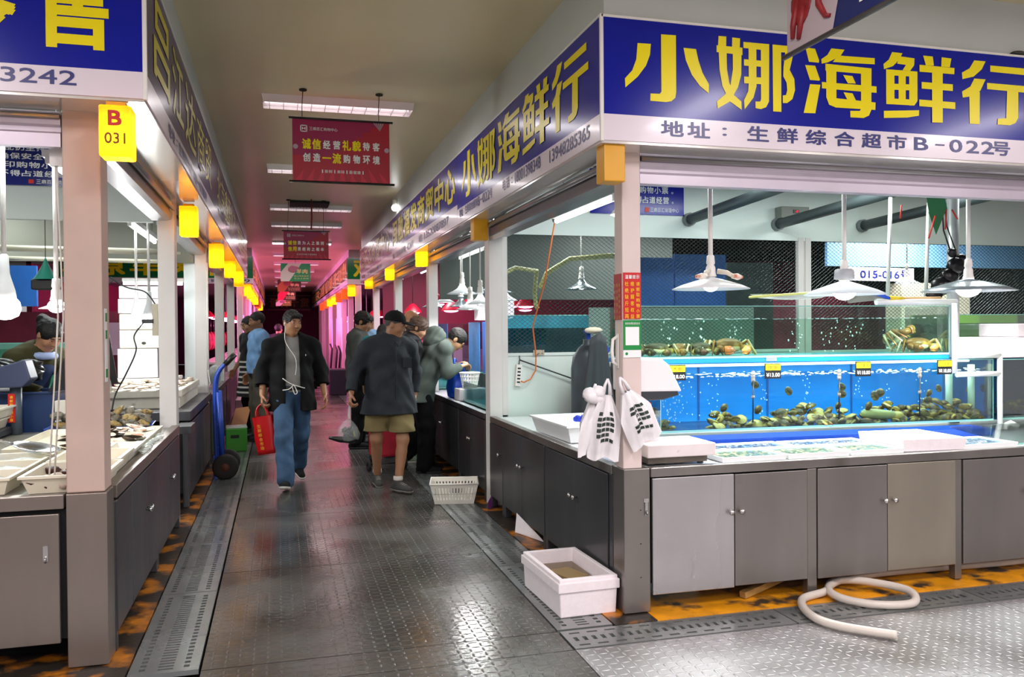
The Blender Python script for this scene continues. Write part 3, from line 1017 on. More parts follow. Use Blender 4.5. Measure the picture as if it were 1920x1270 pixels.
def meat_banner(label, xc, y, z0, w, h, cloth, stripe, meat, txt):
    t = thing('hanging_banner', label, 'banner', (xc, y, z0))
    G = FACE_FRONT
    mb = MB()
    mb.box(-w / 2, -0.002, 0, w / 2, 0.002, h)
    mb.build('cloth', cloth, t)
    mb = MB()
    mb.add([(-w * .5, 0, .003), (-w * .22, 0, .003), (w * .2, h, .003), (-w * .25, h, .003), (-w * .5, h * .5, .003)], [(0, 1, 2, 3, 4)], 0, False, G)
    mb.build('white_print', stripe, t)
    mb = MB()
    mb.blob((-w * 0.1, h * 0.68, 0.004), (w * 0.16, h * 0.2, 0.004), 14, 6, 0, 0.1, G)
    mb.blob((w * 0.03, h * 0.72, 0.004), (w * 0.1, h * 0.12, 0.004), 14, 6, 0, 0.1, G)
    mb.build('meat_print', meat, t)
    mb = MB()
    G2 = G @ Matrix.Translation((0, 0, 0.008))
    chars(mb, txt, w * 0.02, w * 0.42, h * 0.56, h * 0.26, G2, 0.03)
    chars(mb, '放心肉食品质', -w * 0.06, w * 0.45, h * 0.3, h * 0.09, G2, 0.0)
    chars(mb, '无注水新鲜', -w * 0.06, w * 0.45, h * 0.16, h * 0.09, G2, 0.0)
    mb.build('lettering', mat('pale_yellow_letter', '#efe39a', 0.5), t)
    mb = MB()
    mb.tube([(0, 0, h), (0, 0, CEIL - z0)], 0.004, 6)
    mb.build('hanging_cord', CORD, t)


WPR = mat('white_print', '#efe6dc', 0.5)
meat_banner('green banner with white stripe and pink meat picture below the red banners', 0.395, 20.0, 2.67, 0.66, 0.41, mat('bright_green_cloth', '#0d9a5e', 0.4), WPR, mat('pink_meat_print', '#c27a92', 0.5), '羊肉')
meat_banner('dark brown and green banner with a round joint of meat, behind the green banner', 0.33, 26.0, 2.70, 0.68, 0.36, mat('brown_green_cloth', '#4b3a25', 0.4), mat('tan_print', '#a8743a', 0.5), mat('brown_meat_print', '#8c4a44', 0.5), '羊肉')
meat_banner('dark banner with a bright red meat picture, behind the brown one', 0.30, 31.0, 2.62, 0.62, 0.40, mat('dark_green_cloth', '#3b3a20', 0.4), mat('red_print', '#d81f45', 0.5), mat('red_meat_print', '#e0234b', 0.5), '牛肉')
meat_banner('lowest small yellow and white banner near the far end of the aisle', 0.22, 36.0, 2.56, 0.62, 0.26, mat('olive_cloth', '#7d7a2c', 0.4), WPR, mat('pink_meat_print', '#c27a92', 0.5), '禽肉')

# banner with the crab, hanging close to the camera
t = thing('hanging_banner', 'dark blue banner with a red crab picture hanging at the top right corner', 'banner', (2.069, 3.10, 2.672))
BW, BH = 1.45, 0.52
F = Matrix.Translation((0, 0, 0)) @ Matrix(((0, 0, -1, 0), (-1, 0, 0, 0), (0, 1, 0, 0), (0, 0, 0, 1)))
mb = MB()
mb.box(0, 0, -0.003, BW, BH, 0, 0, F)
mb.build('cloth', mat('navy_banner_cloth', '#16235f', 0.35), t)
mb = MB()
mb.add([(0.0, 0, .002), (0.30, 0, .002), (0.46, BH, .002), (0.0, BH, .002)], [(0, 1, 2, 3)], 0, False, F)
mb.build('white_print', mat('grey_white_print', '#b9a9ac', 0.45), t)
mb = MB()
F3 = F @ Matrix.Translation((0, 0, 0.004))
mb.blob((0.17, 0.27, 0), (0.14, 0.10, 0.004), 18, 6, 0, 0.08, F3)
mb.blob((0.10, 0.17, 0), (0.07, 0.08, 0.004), 14, 6, 0, 0.1, F3)
for pts in ([(0.08, 0.2), (0.05, 0.10), (0.045, 0.05)], [(0.12, 0.16), (0.10, 0.09), (0.085, 0.035)], [(0.22, 0.2), (0.22, 0.13), (0.26, 0.07), (0.29, 0.06)], [(0.24, 0.25), (0.31, 0.21), (0.34, 0.22)], [(0.26, 0.31), (0.36, 0.33), (0.40, 0.40)], [(0.05, 0.3), (0.03, 0.4), (0.05, 0.46)]):
    mb.tube([tuple(F3 @ Vector((a, b_, 0.001))) for a, b_ in pts], [0.018, 0.016, 0.011, 0.008][:len(pts)], 6)
mb.build('crab_print', mat('crab_red_print', '#8e1f24', 0.5, var=0.3, vscale=30), t)
mb = MB()
chars(mb, '保证品质', 0.45, 1.25, 0.24, 0.15, F3, 0.03)
mb.build('yellow_lettering', YELLOW_LETTER, t)
mb = MB()
chars(mb, '|安全|放心|直供', 0.42, 1.32, 0.09, 0.085, F3, 0.01)
mb.build('white_lettering', WHITE_LETTER, t)
for zz in (-0.006, BH + 0.006):
    MB().tube([tuple(F @ Vector((-0.03, zz, 0))), tuple(F @ Vector((BW + 0.03, zz, 0)))], 0.011, 10).build('rod', mat('grey_banner_rod', '#4c4a45', 0.35, 0.4), t)
for a in (0.25, 1.2): MB().tube([tuple(F @ Vector((a, BH, 0))), tuple(F @ Vector((a, CEIL - 2.672, 0)))], 0.003, 6).build('hanging_cord', CORD, t)

# ---------------------------------------------------------------- ceiling fixtures
FIX_ON = mat('tube_and_reflector_glow', '#f2eef0', 0.3, emit='#fdeef2', estr=0.9)
FIX_REF = mat('pale_reflector', '#ece6e6', 0.25, 0.2)
for k, yy in enumerate((7.11, 10.03, 13.15, 15.26, 18.4, 21.3, 24.1, 27, 30, 33, 36)):
    t = thing('ceiling_light', 'long louvred ceiling light across the aisle, %s from the camera' % ORD[k], 'ceiling light', (0.5, yy, 3.36), 0, 'ceiling lights over the aisle')
    mb = MB()
    mb.add([(-.61, -.13, .06), (.61, -.13, .06), (.61, .13, .06), (-.61, .13, .06), (-.60, -.11, 0), (.60, -.11, 0), (.60, .11, 0), (-.60, .11, 0)],
           [(0, 1, 5, 4), (1, 2, 6, 5), (2, 3, 7, 6), (3, 0, 4, 7), (0, 3, 2, 1)], 0)
    mb.build('housing', FIX_REF, t)
    for sy in (-0.05, 0.05): MB().tube([(-.57, sy, 0.02), (.57, sy, 0.02)], 0.014, 8).build('fluorescent_tube', FIX_ON, t)
    MB().box(-.59, -.10, 0.035, .59, .10, 0.04).build('reflector', FIX_ON, t)  # no lamp itself; the tubes' light on it is put in as glow
    if k < 5:
        mb = MB()
        for i in range(11): mb.box(-.55 + i * .11 - .002, -.105, -.004, -.55 + i * .11 + .002, .105, .018)
        mb.box(-.6, -.003, -.004, .6, .003, .018)
        mb.build('louvre', FIX_REF, t)
    lamp('aisle_light', 'AREA', (0.5, yy, 3.33), 9 if k < 4 else 4, (1, 0.95, 0.97) if k < 3 else (1, 0.75, 0.8), 1.1, 0.18)
t = thing('air_vent', 'dark slatted vent in the ceiling behind the third light', 'vent', (0.46, 12.85, 3.385))
mb = MB()
mb.box(-.28, -.28, 0, .28, .28, 0.03)
mb.build('backing', mat('black_vent', '#15110f', 0.7), t)
mb = MB()
for i in range(12): mb.box(-.27 + i * .047, -.27, -.012, -.262 + i * .047, .27, 0)
mb.build('slat', mat('brown_slat', '#3a2c22', 0.6), t)
tag(MB().tube([(0.47, 12.3, 3.40), (0.475, 12.31, 3.15), (0.465, 12.3, 2.97)], [0.008, 0.012, 0.01], 6).build('red_ribbon', mat('red_ribbon', '#7d1420', 0.6)), 'dark red ribbon hanging from the ceiling above the second red banner', 'ribbon')
t = thing('ceiling_spotlight', 'small bright spotlight on the ceiling edge above the blue signs', 'spotlight', (1.56, 11.6, 3.22))
MB().cyl((0, 0, 0), (0, 0, 0.10), 0.035, 0.03, 12).build('can', WHITE_PLASTIC, t)
MB().blob((0, -0.005, -0.01), 0.045, 12, 8).build('bulb', BULB_ON, t)
tag(MB().blob((0, 0, 0), (0.05, 0.03, 0.016), 14, 8).add([(0.045, -0.008, 0), (0.10, -0.002, 0.014), (0.10, 0.004, 0.014), (0.045, 0.008, 0)], [(0, 1, 2, 3)]).build('ceiling_sensor', mat('dark_sensor', '#3a3733', 0.5), loc=(4.19, 3.97, 3.12)), 'small dark sensor on the edge above the corner-shop sign', 'sensor')

# ---------------------------------------------------------------- amber lanterns
AMBER = shade_cloth('amber_lantern_plastic', '#ffc814')
AMBER_OFF = mat('unlit_amber_plastic', '#e0a008', 0.35)
AMBER_DIM = mat('unlit_orange_plastic', '#d9860c', 0.4)


def lantern(label, x, y, z, w, h, lit, sign_=None, m=None):
    t = thing('amber_lantern', label, 'lantern', (x, y, z), 0, 'amber box lanterns on the posts')
    if lit:
        mb = MB()
        a = w / 2
        vs = [(-a, -a, 0), (a, -a, 0), (a, a, 0), (-a, a, 0), (-a, -a, h), (a, -a, h), (a, a, h), (-a, a, h)]
        mb.add(vs, [(0, 3, 2, 1), (4, 5, 6, 7), (0, 1, 5, 4), (1, 2, 6, 5), (2, 3, 7, 6), (3, 0, 4, 7)])
        mb.build('lantern_shade', AMBER, t, bevel=0.008)
        MB().blob((0, 0, h * 0.4), 0.03, 10, 8).build('bulb', glow('warm_bulb_%d' % int(lit * 10), '#ffdf9a', 85.0 * lit), t)
    else:
        MB().box(-w / 2, -w / 2, 0, w / 2, w / 2, h).build('lantern_shade', m or AMBER_OFF, t, bevel=0.006)
    MB().box(-w * .3, -w * .3, h, w * .3, w * .3, h + 0.02).build('cap', m or AMBER_OFF, t)
    if sign_:
        mb = MB()
        G = FACE_FRONT @ Matrix.Translation((0, 0, w / 2 + 0.003))
        put_text(mb, sign_[0], 0, h * 0.74, w * 0.42, h * 0.3, G, 0.05)
        mb.build('red_letter', RED_LETTER, t)
        mb = MB()
        put_text(mb, sign_[1], 0, h * 0.35, w * 0.64, h * 0.22, G, 0.03)
        mb.build('number', mat('amber_number', '#7a3c00', 0.5), t)
    return t


lantern('unlit amber box lantern on the corner post of the right-hand stall', 1.65, 4.03, 2.275, 0.115, 0.19, 0)
lantern('unlit amber box lantern on the second post, beside the net partition', 1.66, 7.0, 2.285, 0.125, 0.19, 0)
lantern('lit amber lantern on the third right-hand post', 1.66, 10.0, 2.29, 0.13, 0.22, 1)
lantern('lit amber lantern on the fourth right-hand post', 1.66, 13.0, 2.30, 0.13, 0.26, 1)
lantern('lit orange lantern at the end of the right-hand blue row', 1.66, 16.1, 2.32, 0.14, 0.30, 0.6)
lantern('glowing lantern marked B 031 on the left corner post', -0.665, 4.0, 2.285, 0.13, 0.22, 1, ('B', '031'))
lantern('lit amber lantern at the second left-hand post', -0.66, 6.98, 2.27, 0.13, 0.23, 1)
lantern('lit amber lantern at the third left-hand post', -0.655, 9.9, 2.24, 0.15, 0.26, 1)
lantern('lit lantern at the fourth left-hand post', -0.66, 12.7, 2.30, 0.15, 0.25, 1)
lantern('lit lantern with orange panel at the last left-hand blue post', -0.63, 14.8, 2.28, 0.15, 0.36, 0.8)
wr = ['first', 'second', 'third', 'fourth', 'fifth', 'sixth', 'seventh']
for k, yy in enumerate((20.0, 22.1, 24.3, 26.5, 28.7, 31, 34)):
    lit = (1, 0, 0, 1, 1, 0, 0)[k]
    lantern('%s amber lantern on the %s post of the right-hand pink row' % ('lit' if lit else 'unlit', wr[k]), 1.66, yy, 2.33, 0.17, 0.26, lit, None, AMBER_OFF if k == 1 else AMBER_DIM)
    lit = (1, 1, 1, 1, 0, 0, 1)[k]
    lantern('%s amber lantern on the %s post of the left-hand pink row' % ('lit' if lit else 'unlit', wr[k]), -0.66, yy, 2.33, 0.17, 0.26, lit, None, AMBER_DIM)
# ---------------------------------------------------------------- right-hand corner stall: cabinets and worktop
DARK_IN = mat('dark_cabinet_inside', '#0d0d0e', 0.8)
KNOB = CHROME


def knob(parent, x, y, z, d):
    """round pull standing out along d = 'f' (front) or 'w' (towards the aisle, -x) or 'e'"""
    mtx = Matrix.Translation((x, y, z)) @ {'f': Matrix.Rotation(PI / 2, 4, 'X'), 'w': Matrix.Rotation(-PI / 2, 4, 'Y'), 'e': Matrix.Rotation(PI / 2, 4, 'Y')}[d]
    MB().lathe([(0, 0), (0.006, 0), (0.006, 0.012), (0.014, 0.018), (0.017, 0.026), (0.013, 0.034), (0, 0.037)], (0, 0, 0), 14, 0, True, mtx).build('knob', KNOB, parent)


def front_cabinet(label, x0, legs, doors, yface=4.13, zt=0.73, group=None, post=None):
    """cabinet facing the hall; doors: (xa, xb, zb, zt, material, knob x or None, swing)"""
    t = thing('steel_cabinet', label, 'cabinet', (x0, yface, 0), 0, group)
    xa, xb = min([l[0] for l in legs] + [d[0] for d in doors]), max(l[1] for l in legs)
    mb = MB()
    mb.box(xa - x0 + (0.20 if xa < 2 else 0.01), 0.03, 0.13, xb - x0 - 0.01, 0.60, zt - 0.006)
    mb.build('carcass', DARK_IN, t)
    for l in legs:
        MB().box(l[0] - x0, 0.0, 0.012, l[1] - x0, 0.05 if l[0] > 2 else 0.15, zt - 0.002 if l[0] > 2 else 0.781).build('leg', STEEL, t, bevel=0.003)
    for (da, db, zb, ztop, m, kx, sw) in doors:
        mb = MB()
        mb.box(0, -0.006, zb, db - da, 0.014, ztop)
        d = mb.build('door', m, t, loc=(da - x0, 0, 0), rot=(0, 0, sw), bevel=0.003)
        if kx is not None: knob(d, kx - da, -0.006, 0.52, 'f')
    return t


c1 = front_cabinet('steel corner cabinet with a bright polished left door', 1.755, [(1.755, 1.905), (2.872, 2.932)],
                   [(1.917, 2.402, 0.10, 0.725, STEEL_CLEAN, 2.375, R_(-0.6)), (2.410, 2.868, 0.105, 0.722, STEEL_DOOR, 2.44, 0)], group='front steel cabinets')
mb = MB()
mb.box(0.112, -0.006, 0.60, 0.140, 0.0, 0.62)
mb.box(0.118, -0.008, 0.53, 0.134, 0.0, 0.60)
mb.tube([(0.126, -0.012, 0.555), (0.126, -0.02, 0.545), (0.126, -0.012, 0.535)], 0.004, 6)
mb.build('hasp_latch', CHROME, c1)
mb = MB()
for z in (0.56, 0.38, 0.20): mb.blob((0.095, -0.001, z), (0.004, 0.003, 0.004), 8, 5)
mb.build('bolt_heads', mat('rusty_bolt', '#3a2a20', 0.6), c1)
front_cabinet('steel cabinet with one dull and one yellowish stained door, behind the hose', 2.936, [(3.886, 3.934)],
              [(2.936, 3.402, 0.10, 0.725, STEEL_DOOR, 3.375, 0), (3.406, 3.882, 0.105, 0.728, STEEL_WARM, 3.44, R_(-0.5))], group='front steel cabinets')
front_cabinet('steel cabinet at the right edge with a dark brown-grey door', 3.938, [(4.93, 4.98)],
              [(3.942, 4.43, 0.10, 0.725, STEEL_DOOR, 4.40, 0), (4.436, 4.925, 0.10, 0.725, STEEL_DOOR, 4.47, 0)], group='front steel cabinets')

front_cabinet('steel cabinet under the dark blue tank, past the brown-grey door', 4.984, [(5.93, 5.98)],
              [(4.988, 5.45, 0.10, 0.725, STEEL_DOOR, 5.42, 0), (5.456, 5.925, 0.10, 0.725, STEEL_DOOR, 5.49, 0)], group='front steel cabinets')


def side_cabinet(label, ya, yb, xf, d, splits, m=STEEL_DARK, zb=0.10, zt=0.73, group=None, c0=0.01):
    """cabinet facing the aisle from x = xf; d = -1 faces west (right-hand row), +1 faces east"""
    t = thing('steel_cabinet', label, 'cabinet', (xf, ya, 0), 0, group)
    L = yb - ya
    mb = MB()
    mb.box(*((0.03, c0, 0.13, 0.5, L - 0.01, zt - 0.006) if d < 0 else (-0.5, c0, 0.13, -0.03, L - 0.01, zt - 0.006)))
    mb.build('carcass', DARK_IN, t)
    for yy in (0.0, L - 0.05):
        mb = MB()
        mb.box(*((0.0, yy, 0.008, 0.05, yy + 0.05, zt - 0.002) if d < 0 else (-0.05, yy, 0.008, 0.0, yy + 0.05, zt - 0.002)))
        mb.build('leg', m, t, bevel=0.003)
    for (a, b, k) in splits:
        mb = MB()
        mb.box(*((-0.006, a - ya, zb, 0.014, b - ya, zt - 0.005) if d < 0 else (-0.014, a - ya, zb, 0.006, b - ya, zt - 0.005)))
        dd = mb.build('door', m, t, bevel=0.003)
        if k is not None: knob(dd, -0.006 if d < 0 else 0.006, k - ya, 0.50, 'w' if d < 0 else 'e')
    return t


G_ = 'dark cabinets along the right of the aisle'
MB_ = side_cabinet('dark steel cabinet behind the foam box, first along the right of the aisle', 4.283, 5.49, 1.752, -1, [(4.345, 4.87, 4.84), (4.876, 5.478, 4.91)], group=G_, c0=0.58)
side_cabinet('dark steel cabinet with pale water marks, second along the right of the aisle', 5.495, 6.60, 1.752, -1, [(5.50, 6.04, 6.01), (6.046, 6.596, 6.08)], group=G_)
side_cabinet('narrow dark cabinet beside the white basket, under the net partition post', 6.605, 7.04, 1.752, -1, [(6.61, 7.035, 6.66)], group=G_)
for k, (a, b) in enumerate(((7.22, 8.34), (8.345, 10.07), (10.25, 11.6), (11.605, 13.09), (13.27, 14.7), (14.705, 16.1))):
    m_ = (a + b) / 2
    side_cabinet('dark steel cabinet %s along the right of the aisle, beyond the net partition post' % ORD[k + 3], a, b, 1.752, -1, [(a + .01, m_ - .003, m_ - .04), (m_ + .003, b - .01, m_ + .04)], group=G_)

# worktop: one L-shaped counter with a rolled steel edge and a sunken pale tray
PALE_TOP = mat('wet_white_counter', '#e6eaec', 0.25, var=0.05, vscale=4, coat=0.3)
mb = MB()
mb.box(1.907, 4.122, 0.732, 6.0, 4.17, 0.782)
mb.box(1.745, 4.283, 0.732, 1.80, 7.02, 0.782)
mb.box(1.907, 4.17, 0.75, 6.0, 5.65, 0.772, 1)
mb.box(1.80, 4.283, 0.75, 1.907, 5.65, 0.772, 1)
mb.box(1.80, 5.65, 0.75, 2.25, 7.02, 0.772, 1)
tag(mb.build('worktop', [STEEL, PALE_TOP], bevel=0.004), 'L-shaped steel-edged worktop of the right-hand corner stall', 'worktop')
mb = MB()
mb.box(1.742, 7.22, 0.735, 2.30, 16.1, 0.785)
mb.box(1.7425, 7.22, 0.785, 1.80, 16.1, 0.79, 1)
tag(mb.build('worktop', [STEEL_DARK, PALE_TOP], bevel=0.003), 'long worktop of the stalls further along the right of the aisle', 'worktop')

# roller shutter boxes under the sign
SHUT = mat('lavender_grey_shutter', '#c3b8c4', 0.32, 0.25, var=0.03)
t = thing('roller_shutter', 'rolled-up pale shutter above the front counter of the right-hand stall', 'roller shutter', (1.872, 4.16, 2.30))
mb = MB()
prof = [(0.0, 0.02), (0.0, 0.005), (0.015, 0.0), (0.05, 0.0), (0.05, 0.03), (0.16, 0.03), (0.16, 0.165), (0.0, 0.165), (0.0, 0.10), (0.012, 0.085), (0.012, 0.07), (0.0, 0.055)]
Mx = Matrix(((0, 0, 1, 0), (1, 0, 0, 0), (0, 1, 0, 0), (0, 0, 0, 1)))
mb.prism(prof, 0.0, 5.0, Mx)
mb.build('shutter_roll', SHUT, t)
mb = MB()
mb.tube([(0.0, -0.012, 0.135), (5.0, -0.012, 0.135)], 0.014, 10)
mb.build('guide_rail', GALV, t)
mb = MB()
mb.box(-0.004, 0.0, 0.0, 0.0, 0.16, 0.165)
mb.build('end_plate', mat('dark_plate', '#4a4548', 0.5), t)
t = thing('roller_shutter', 'rolled-up steel shutter along the aisle side of the right-hand corner stall', 'roller shutter', (1.765, 4.26, 2.34))
mb = MB()
Mx2 = Matrix(((1, 0, 0, 0), (0, 0, 1, 0), (0, 1, 0, 0), (0, 0, 0, 1)))
mb.prism([(x, z) for x, z in [(0.0, 0.0), (0.04, -0.01), (0.15, -0.01), (0.15, 0.12), (0.02, 0.12), (0.0, 0.10), (0.012, 0.08), (0.0, 0.06)]], 0, 2.78, Mx2)
mb.build('shutter_roll', GALV, t)
MB().tube([(-0.02, 0.0, 0.085), (-0.02, 2.78, 0.085)], 0.02, 10).build('guide_tube', GALV, t)
mb = MB()
mb.box(-0.004, 2.3, -0.05, 0.012, 2.78, -0.012)
mb.build('guide_channel', WHITE_POST, t)
for k, (a, b) in enumerate(((7.22, 10.06), (10.26, 13.08), (13.28, 16.13))):
    t = thing('roller_shutter', 'rolled-up steel shutter %s along the right aisle side, beyond the net partition' % ORD[k + 1], 'roller shutter', (1.765, a, 2.34))
    mb = MB()
    mb.prism([(0.0, 0.0), (0.04, -0.01), (0.15, -0.01), (0.15, 0.12), (0.02, 0.12), (0.0, 0.10), (0.012, 0.08), (0.0, 0.06)], 0, b - a, Mx2)
    mb.build('shutter_roll', GALV, t)
    MB().tube([(-0.02, 0.0, 0.085), (-0.02, b - a, 0.085)], 0.02, 8).build('guide_tube', GALV, t)

# ---------------------------------------------------------------- partition with wire net behind the stall
PART = mat('greenish_white_panel', '#d9e4de', 0.4, var=0.03, vscale=2)
mb = MB()
mb.box(1.93, 7.10, 0.0, 12, 7.13, 1.30)
mb.box(1.93, 7.09, 2.39, 12, 7.15, 2.975)
mb.box(1.88, 7.085, 2.36, 12, 7.092, 2.40)
struct(mb.build('wall_partition', PART))
t = thing('wire_net_screen', 'dark green diamond wire net stretched across the partition behind the stall', 'wire net', (1.90, 7.11, 1.30))
NETW = mat('dark_green_wire', '#12302b', 0.5)


def net(mb, x0, x1, h, dx=0.047, dz=0.035, w=0.0028):
    sl = dz / dx
    n = int((x1 - x0 + h / sl) / dx) + 1
    for s in (1, -1):
        for i in range(-int(h / dz) - 1, int((x1 - x0) / dx) + 2):
            pts = []
            xa = x0 + i * dx
            for zz in (0, h):
                xx = xa + zz / sl if s > 0 else xa + (h / sl) - zz / sl
                pts.append((xx, zz))
            (ax, az), (bx, bz) = pts
            # clip to the frame
            def clip(ax, az, bx, bz):
                if ax == bx: return None
                t0, t1 = 0.0, 1.0
                for lim, sg in ((x0, 1), (x1, -1)):
                    fa, fb = (ax - lim) * sg, (bx - lim) * sg
                    if fa < 0 and fb < 0: return None
                    if fa < 0: t0 = max(t0, fa / (fa - fb))
                    if fb < 0: t1 = min(t1, fa / (fa - fb))
                if t0 >= t1: return None
                return (ax + (bx - ax) * t0, az + (bz - az) * t0, ax + (bx - ax) * t1, az + (bz - az) * t1)
            c = clip(ax, az, bx, bz)
            if c: mb.bar((c[0], 0.002 * s, c[1]), (c[2], 0.002 * s, c[3]), w, w)


mb = MB()
net(mb, 0.03, 2.93, 1.08)
net(mb, 3.08, 6.6, 1.08)
mb.build('net', NETW, t)
for nm, bx in (('frame_post', (-0.02, -0.02, -0.52, 0.03, 0.02, 1.10)), ('frame_post', (2.935, -0.03, -0.5, 2.995, 0.02, 1.09)), ('frame_post', (3.015, -0.03, -0.5, 3.075, 0.02, 1.09)),
               ('bottom_rail', (0.03, -0.018, -0.005, 2.93, 0.018, 0.02)), ('top_rail', (0.03, -0.022, 1.06, 2.93, -0.004, 1.085)), ('top_rail', (3.08, -0.022, 1.06, 6.6, -0.004, 1.085))):
    MB().box(*bx).build(nm, WHITE_POST if 'post' in nm else PART, t)
t['category'] = 'wire net'

# blue notice on the beam, pipes, control box
t = thing('blue_notice', 'blue notice with lines of white characters on the beam behind the right-hand corner post', 'notice', (2.70, 7.075, 2.565))
MB().box(0, 0, 0, 0.92, 0.012, 0.40).build('board', BLUE_SIGN, t)
mb = MB()
Gn = FACE_FRONT @ Matrix.Translation((0, 0, 0.002))
for s, z, a in (('保持环境卫生，安全生产。', 0.315, 0.03), ('必须提供打印购物小票。', 0.225, 0.03), ('诚信经营，不得占道经营。', 0.135, 0.03)): chars(mb, s, a, 0.84, z, 0.062, Gn, 0.015)
chars(mb, '三鼎百汇管理中心', 0.58, 0.87, 0.045, 0.036, Gn, 0.0)
mb.build('lettering', WHITE_LETTER, t)
mb = MB()
mb.box(0.53, -0.004, 0.025, 0.57, 0, 0.065)
mb.build('emblem', RED_LETTER, t)
PIPE = mat('grey_pipe', '#4f5a5c', 0.4, 0.3)
for k, (px_, pz_, nm) in enumerate(((3.67, 2.53, 'left of'), (4.60, 2.51, 'right of'), (5.55, 2.52, 'farther right of'))):
    t = thing('grey_pipe', 'grey pipe under the stall ceiling, %s the control box' % nm if k < 2 else 'grey pipe under the stall ceiling above the right edge of the tanks', 'pipe', (px_, 4.6, pz_))
    MB().tube([(0, 0, 0.1), (0, 2.475, 0.0)], 0.048, 12).build('pipe_run', PIPE, t)
    MB().cyl((0, 2.44, 0.001), (0, 2.485, 0.0), 0.062, n=14).build('collar', mat('pipe_collar', '#757d7c', 0.4), t)
t = thing('control_box', 'small grey control box with a red digit display on the beam', 'control box', (4.58, 7.03, 2.56))
MB().box(0, -0.06, 0, 0.30, 0.05, 0.11).build('case', mat('grey_case', '#7f847c', 0.5), t, bevel=0.004)
MB().box(0.125, -0.066, 0.045, 0.185, -0.06, 0.08).build('screen', BLACK_PLASTIC, t)
mb = MB()
put_text(mb, '-7', 0.16, 0.062, 0.025, 0.02, FACE_FRONT @ Matrix.Translation((0, 0, 0.068)), 0.03)
mb.build('red_digits', glow('red_led', '#ff1030', 4), t)


# ---------------------------------------------------------------- lamps over the counter
def fluorescent(label, x, y0, y1, z, group='fluorescent battens in the stalls'):
    t = thing('fluorescent_light', label, 'fluorescent light', (x, y0, z), 0, group)
    L = y1 - y0
    MB().box(-0.03, 0, 0.02, 0.03, L, 0.06).build('batten', WHITE_PLASTIC, t)
    MB().tube([(0, 0.03, 0), (0, L - 0.03, 0)], 0.017, 10).build('tube', TUBE_ON, t)
    for yy in (0.0, L - 0.03): MB().box(-0.014, yy, -0.016, 0.014, yy + 0.03, 0.022).build('tube_holder', WHITE_PLASTIC, t)
    for yy in (0.2, L - 0.2): MB().tube([(0, yy, 0.06), (0, yy, 0.56)], 0.003, 6).build('hanger', CORD, t)
    return t


fluorescent('bright fluorescent batten behind the corner post of the right-hand stall', 2.1, 5.05, 6.27, 2.37)
fluorescent('bright fluorescent batten beyond the net partition post, right of the aisle', 2.1, 8.7, 9.88, 2.385)
fluorescent('fluorescent batten two posts beyond the net partition', 2.1, 11.6, 12.7, 2.40)
t = thing('grey_duct', 'dark grey banded pipe beside the bright fluorescent batten', 'pipe', (2.22, 5.4, 2.43))
MB().tube([(-0.08, 0, 0.06), (-0.02, 1.15, -0.005)], 0.035, 12).build('pipe_run', mat('dark_duct', '#3c4142', 0.45), t)
for k in range(5):
    f = 0.25 + 0.16 * k
    MB().tube([(-0.08 + 0.06 * f - .0005, 1.15 * f - .012, 0.06 - 0.065 * f), (-0.08 + 0.06 * f + .0005, 1.15 * f + .012, 0.06 - 0.065 * f)], 0.0375, 12).build('band', mat('pipe_collar', '#757d7c', 0.4), t)
t = thing('floodlight', 'small glaring flood lamp right of the corner post', 'lamp', (2.02, 4.75, 2.24))
MB().lathe([(0.02, 0.05), (0.035, 0.03), (0.075, -0.02)], (0, 0, 0), 16).build('shade', WHITE_PLASTIC, t)
MB().blob((0, 0, -0.015), (0.06, 0.06, 0.03), 12, 8).build('bulb', BULB_ON, t)
MB().tube([(0, 0, 0.05), (0, 0, 0.20)], 0.006, 6).build('stem', CORD, t)


def pendant(label, x, y, z, r, ztop, sh, drop=0.075, power=9, prof=None, bulb_r=0.045, stem_r=0.014, col=(0.97, 1, 1), group='pendant lamps over the right-hand counters'):
    t = thing('pendant_lamp', label, 'pendant lamp', (x, y, z), 0, group)
    MB().tube([(0, 0, drop + 0.10), (0, 0, ztop - z)], stem_r, 10).build('stem', WHITE_PLASTIC, t)
    MB().lathe([(stem_r, 0.16), (0.022, 0.155), (0.026, 0.11), (0.020, 0.10), (0.028, 0.085), (0.03, 0.05), (0.036, 0.03)], (0, 0, drop - 0.03), 14).build('socket', WHITE_PLASTIC, t)
    pr = prof or [(0.032, 1.0), (0.10, 0.93), (0.45, 0.62), (0.78, 0.30), (1.0, 0.0), (1.0, -0.04), (0.97, -0.03), (0.76, 0.24), (0.44, 0.55), (0.10, 0.86), (0.032, 0.9)]
    MB().lathe([((a * r) if i else a, b * drop) for i, (a, b) in enumerate(pr)], (0, 0, 0), 32).build('lamp_shade', sh, t)
    MB().blob((0, 0, drop * 0.25), (bulb_r, bulb_r, bulb_r * 0.8), 14, 8).build('bulb', BULB_ON, t)
    if power:
        l = lamp('pendant_light', 'SPOT', (0, 0, drop * 0.25 - bulb_r - 0.01), power, col, 0.05, parent=t)
        l.data.spot_size = R_(165)
        l.data.spot_blend = 0.3
    return t


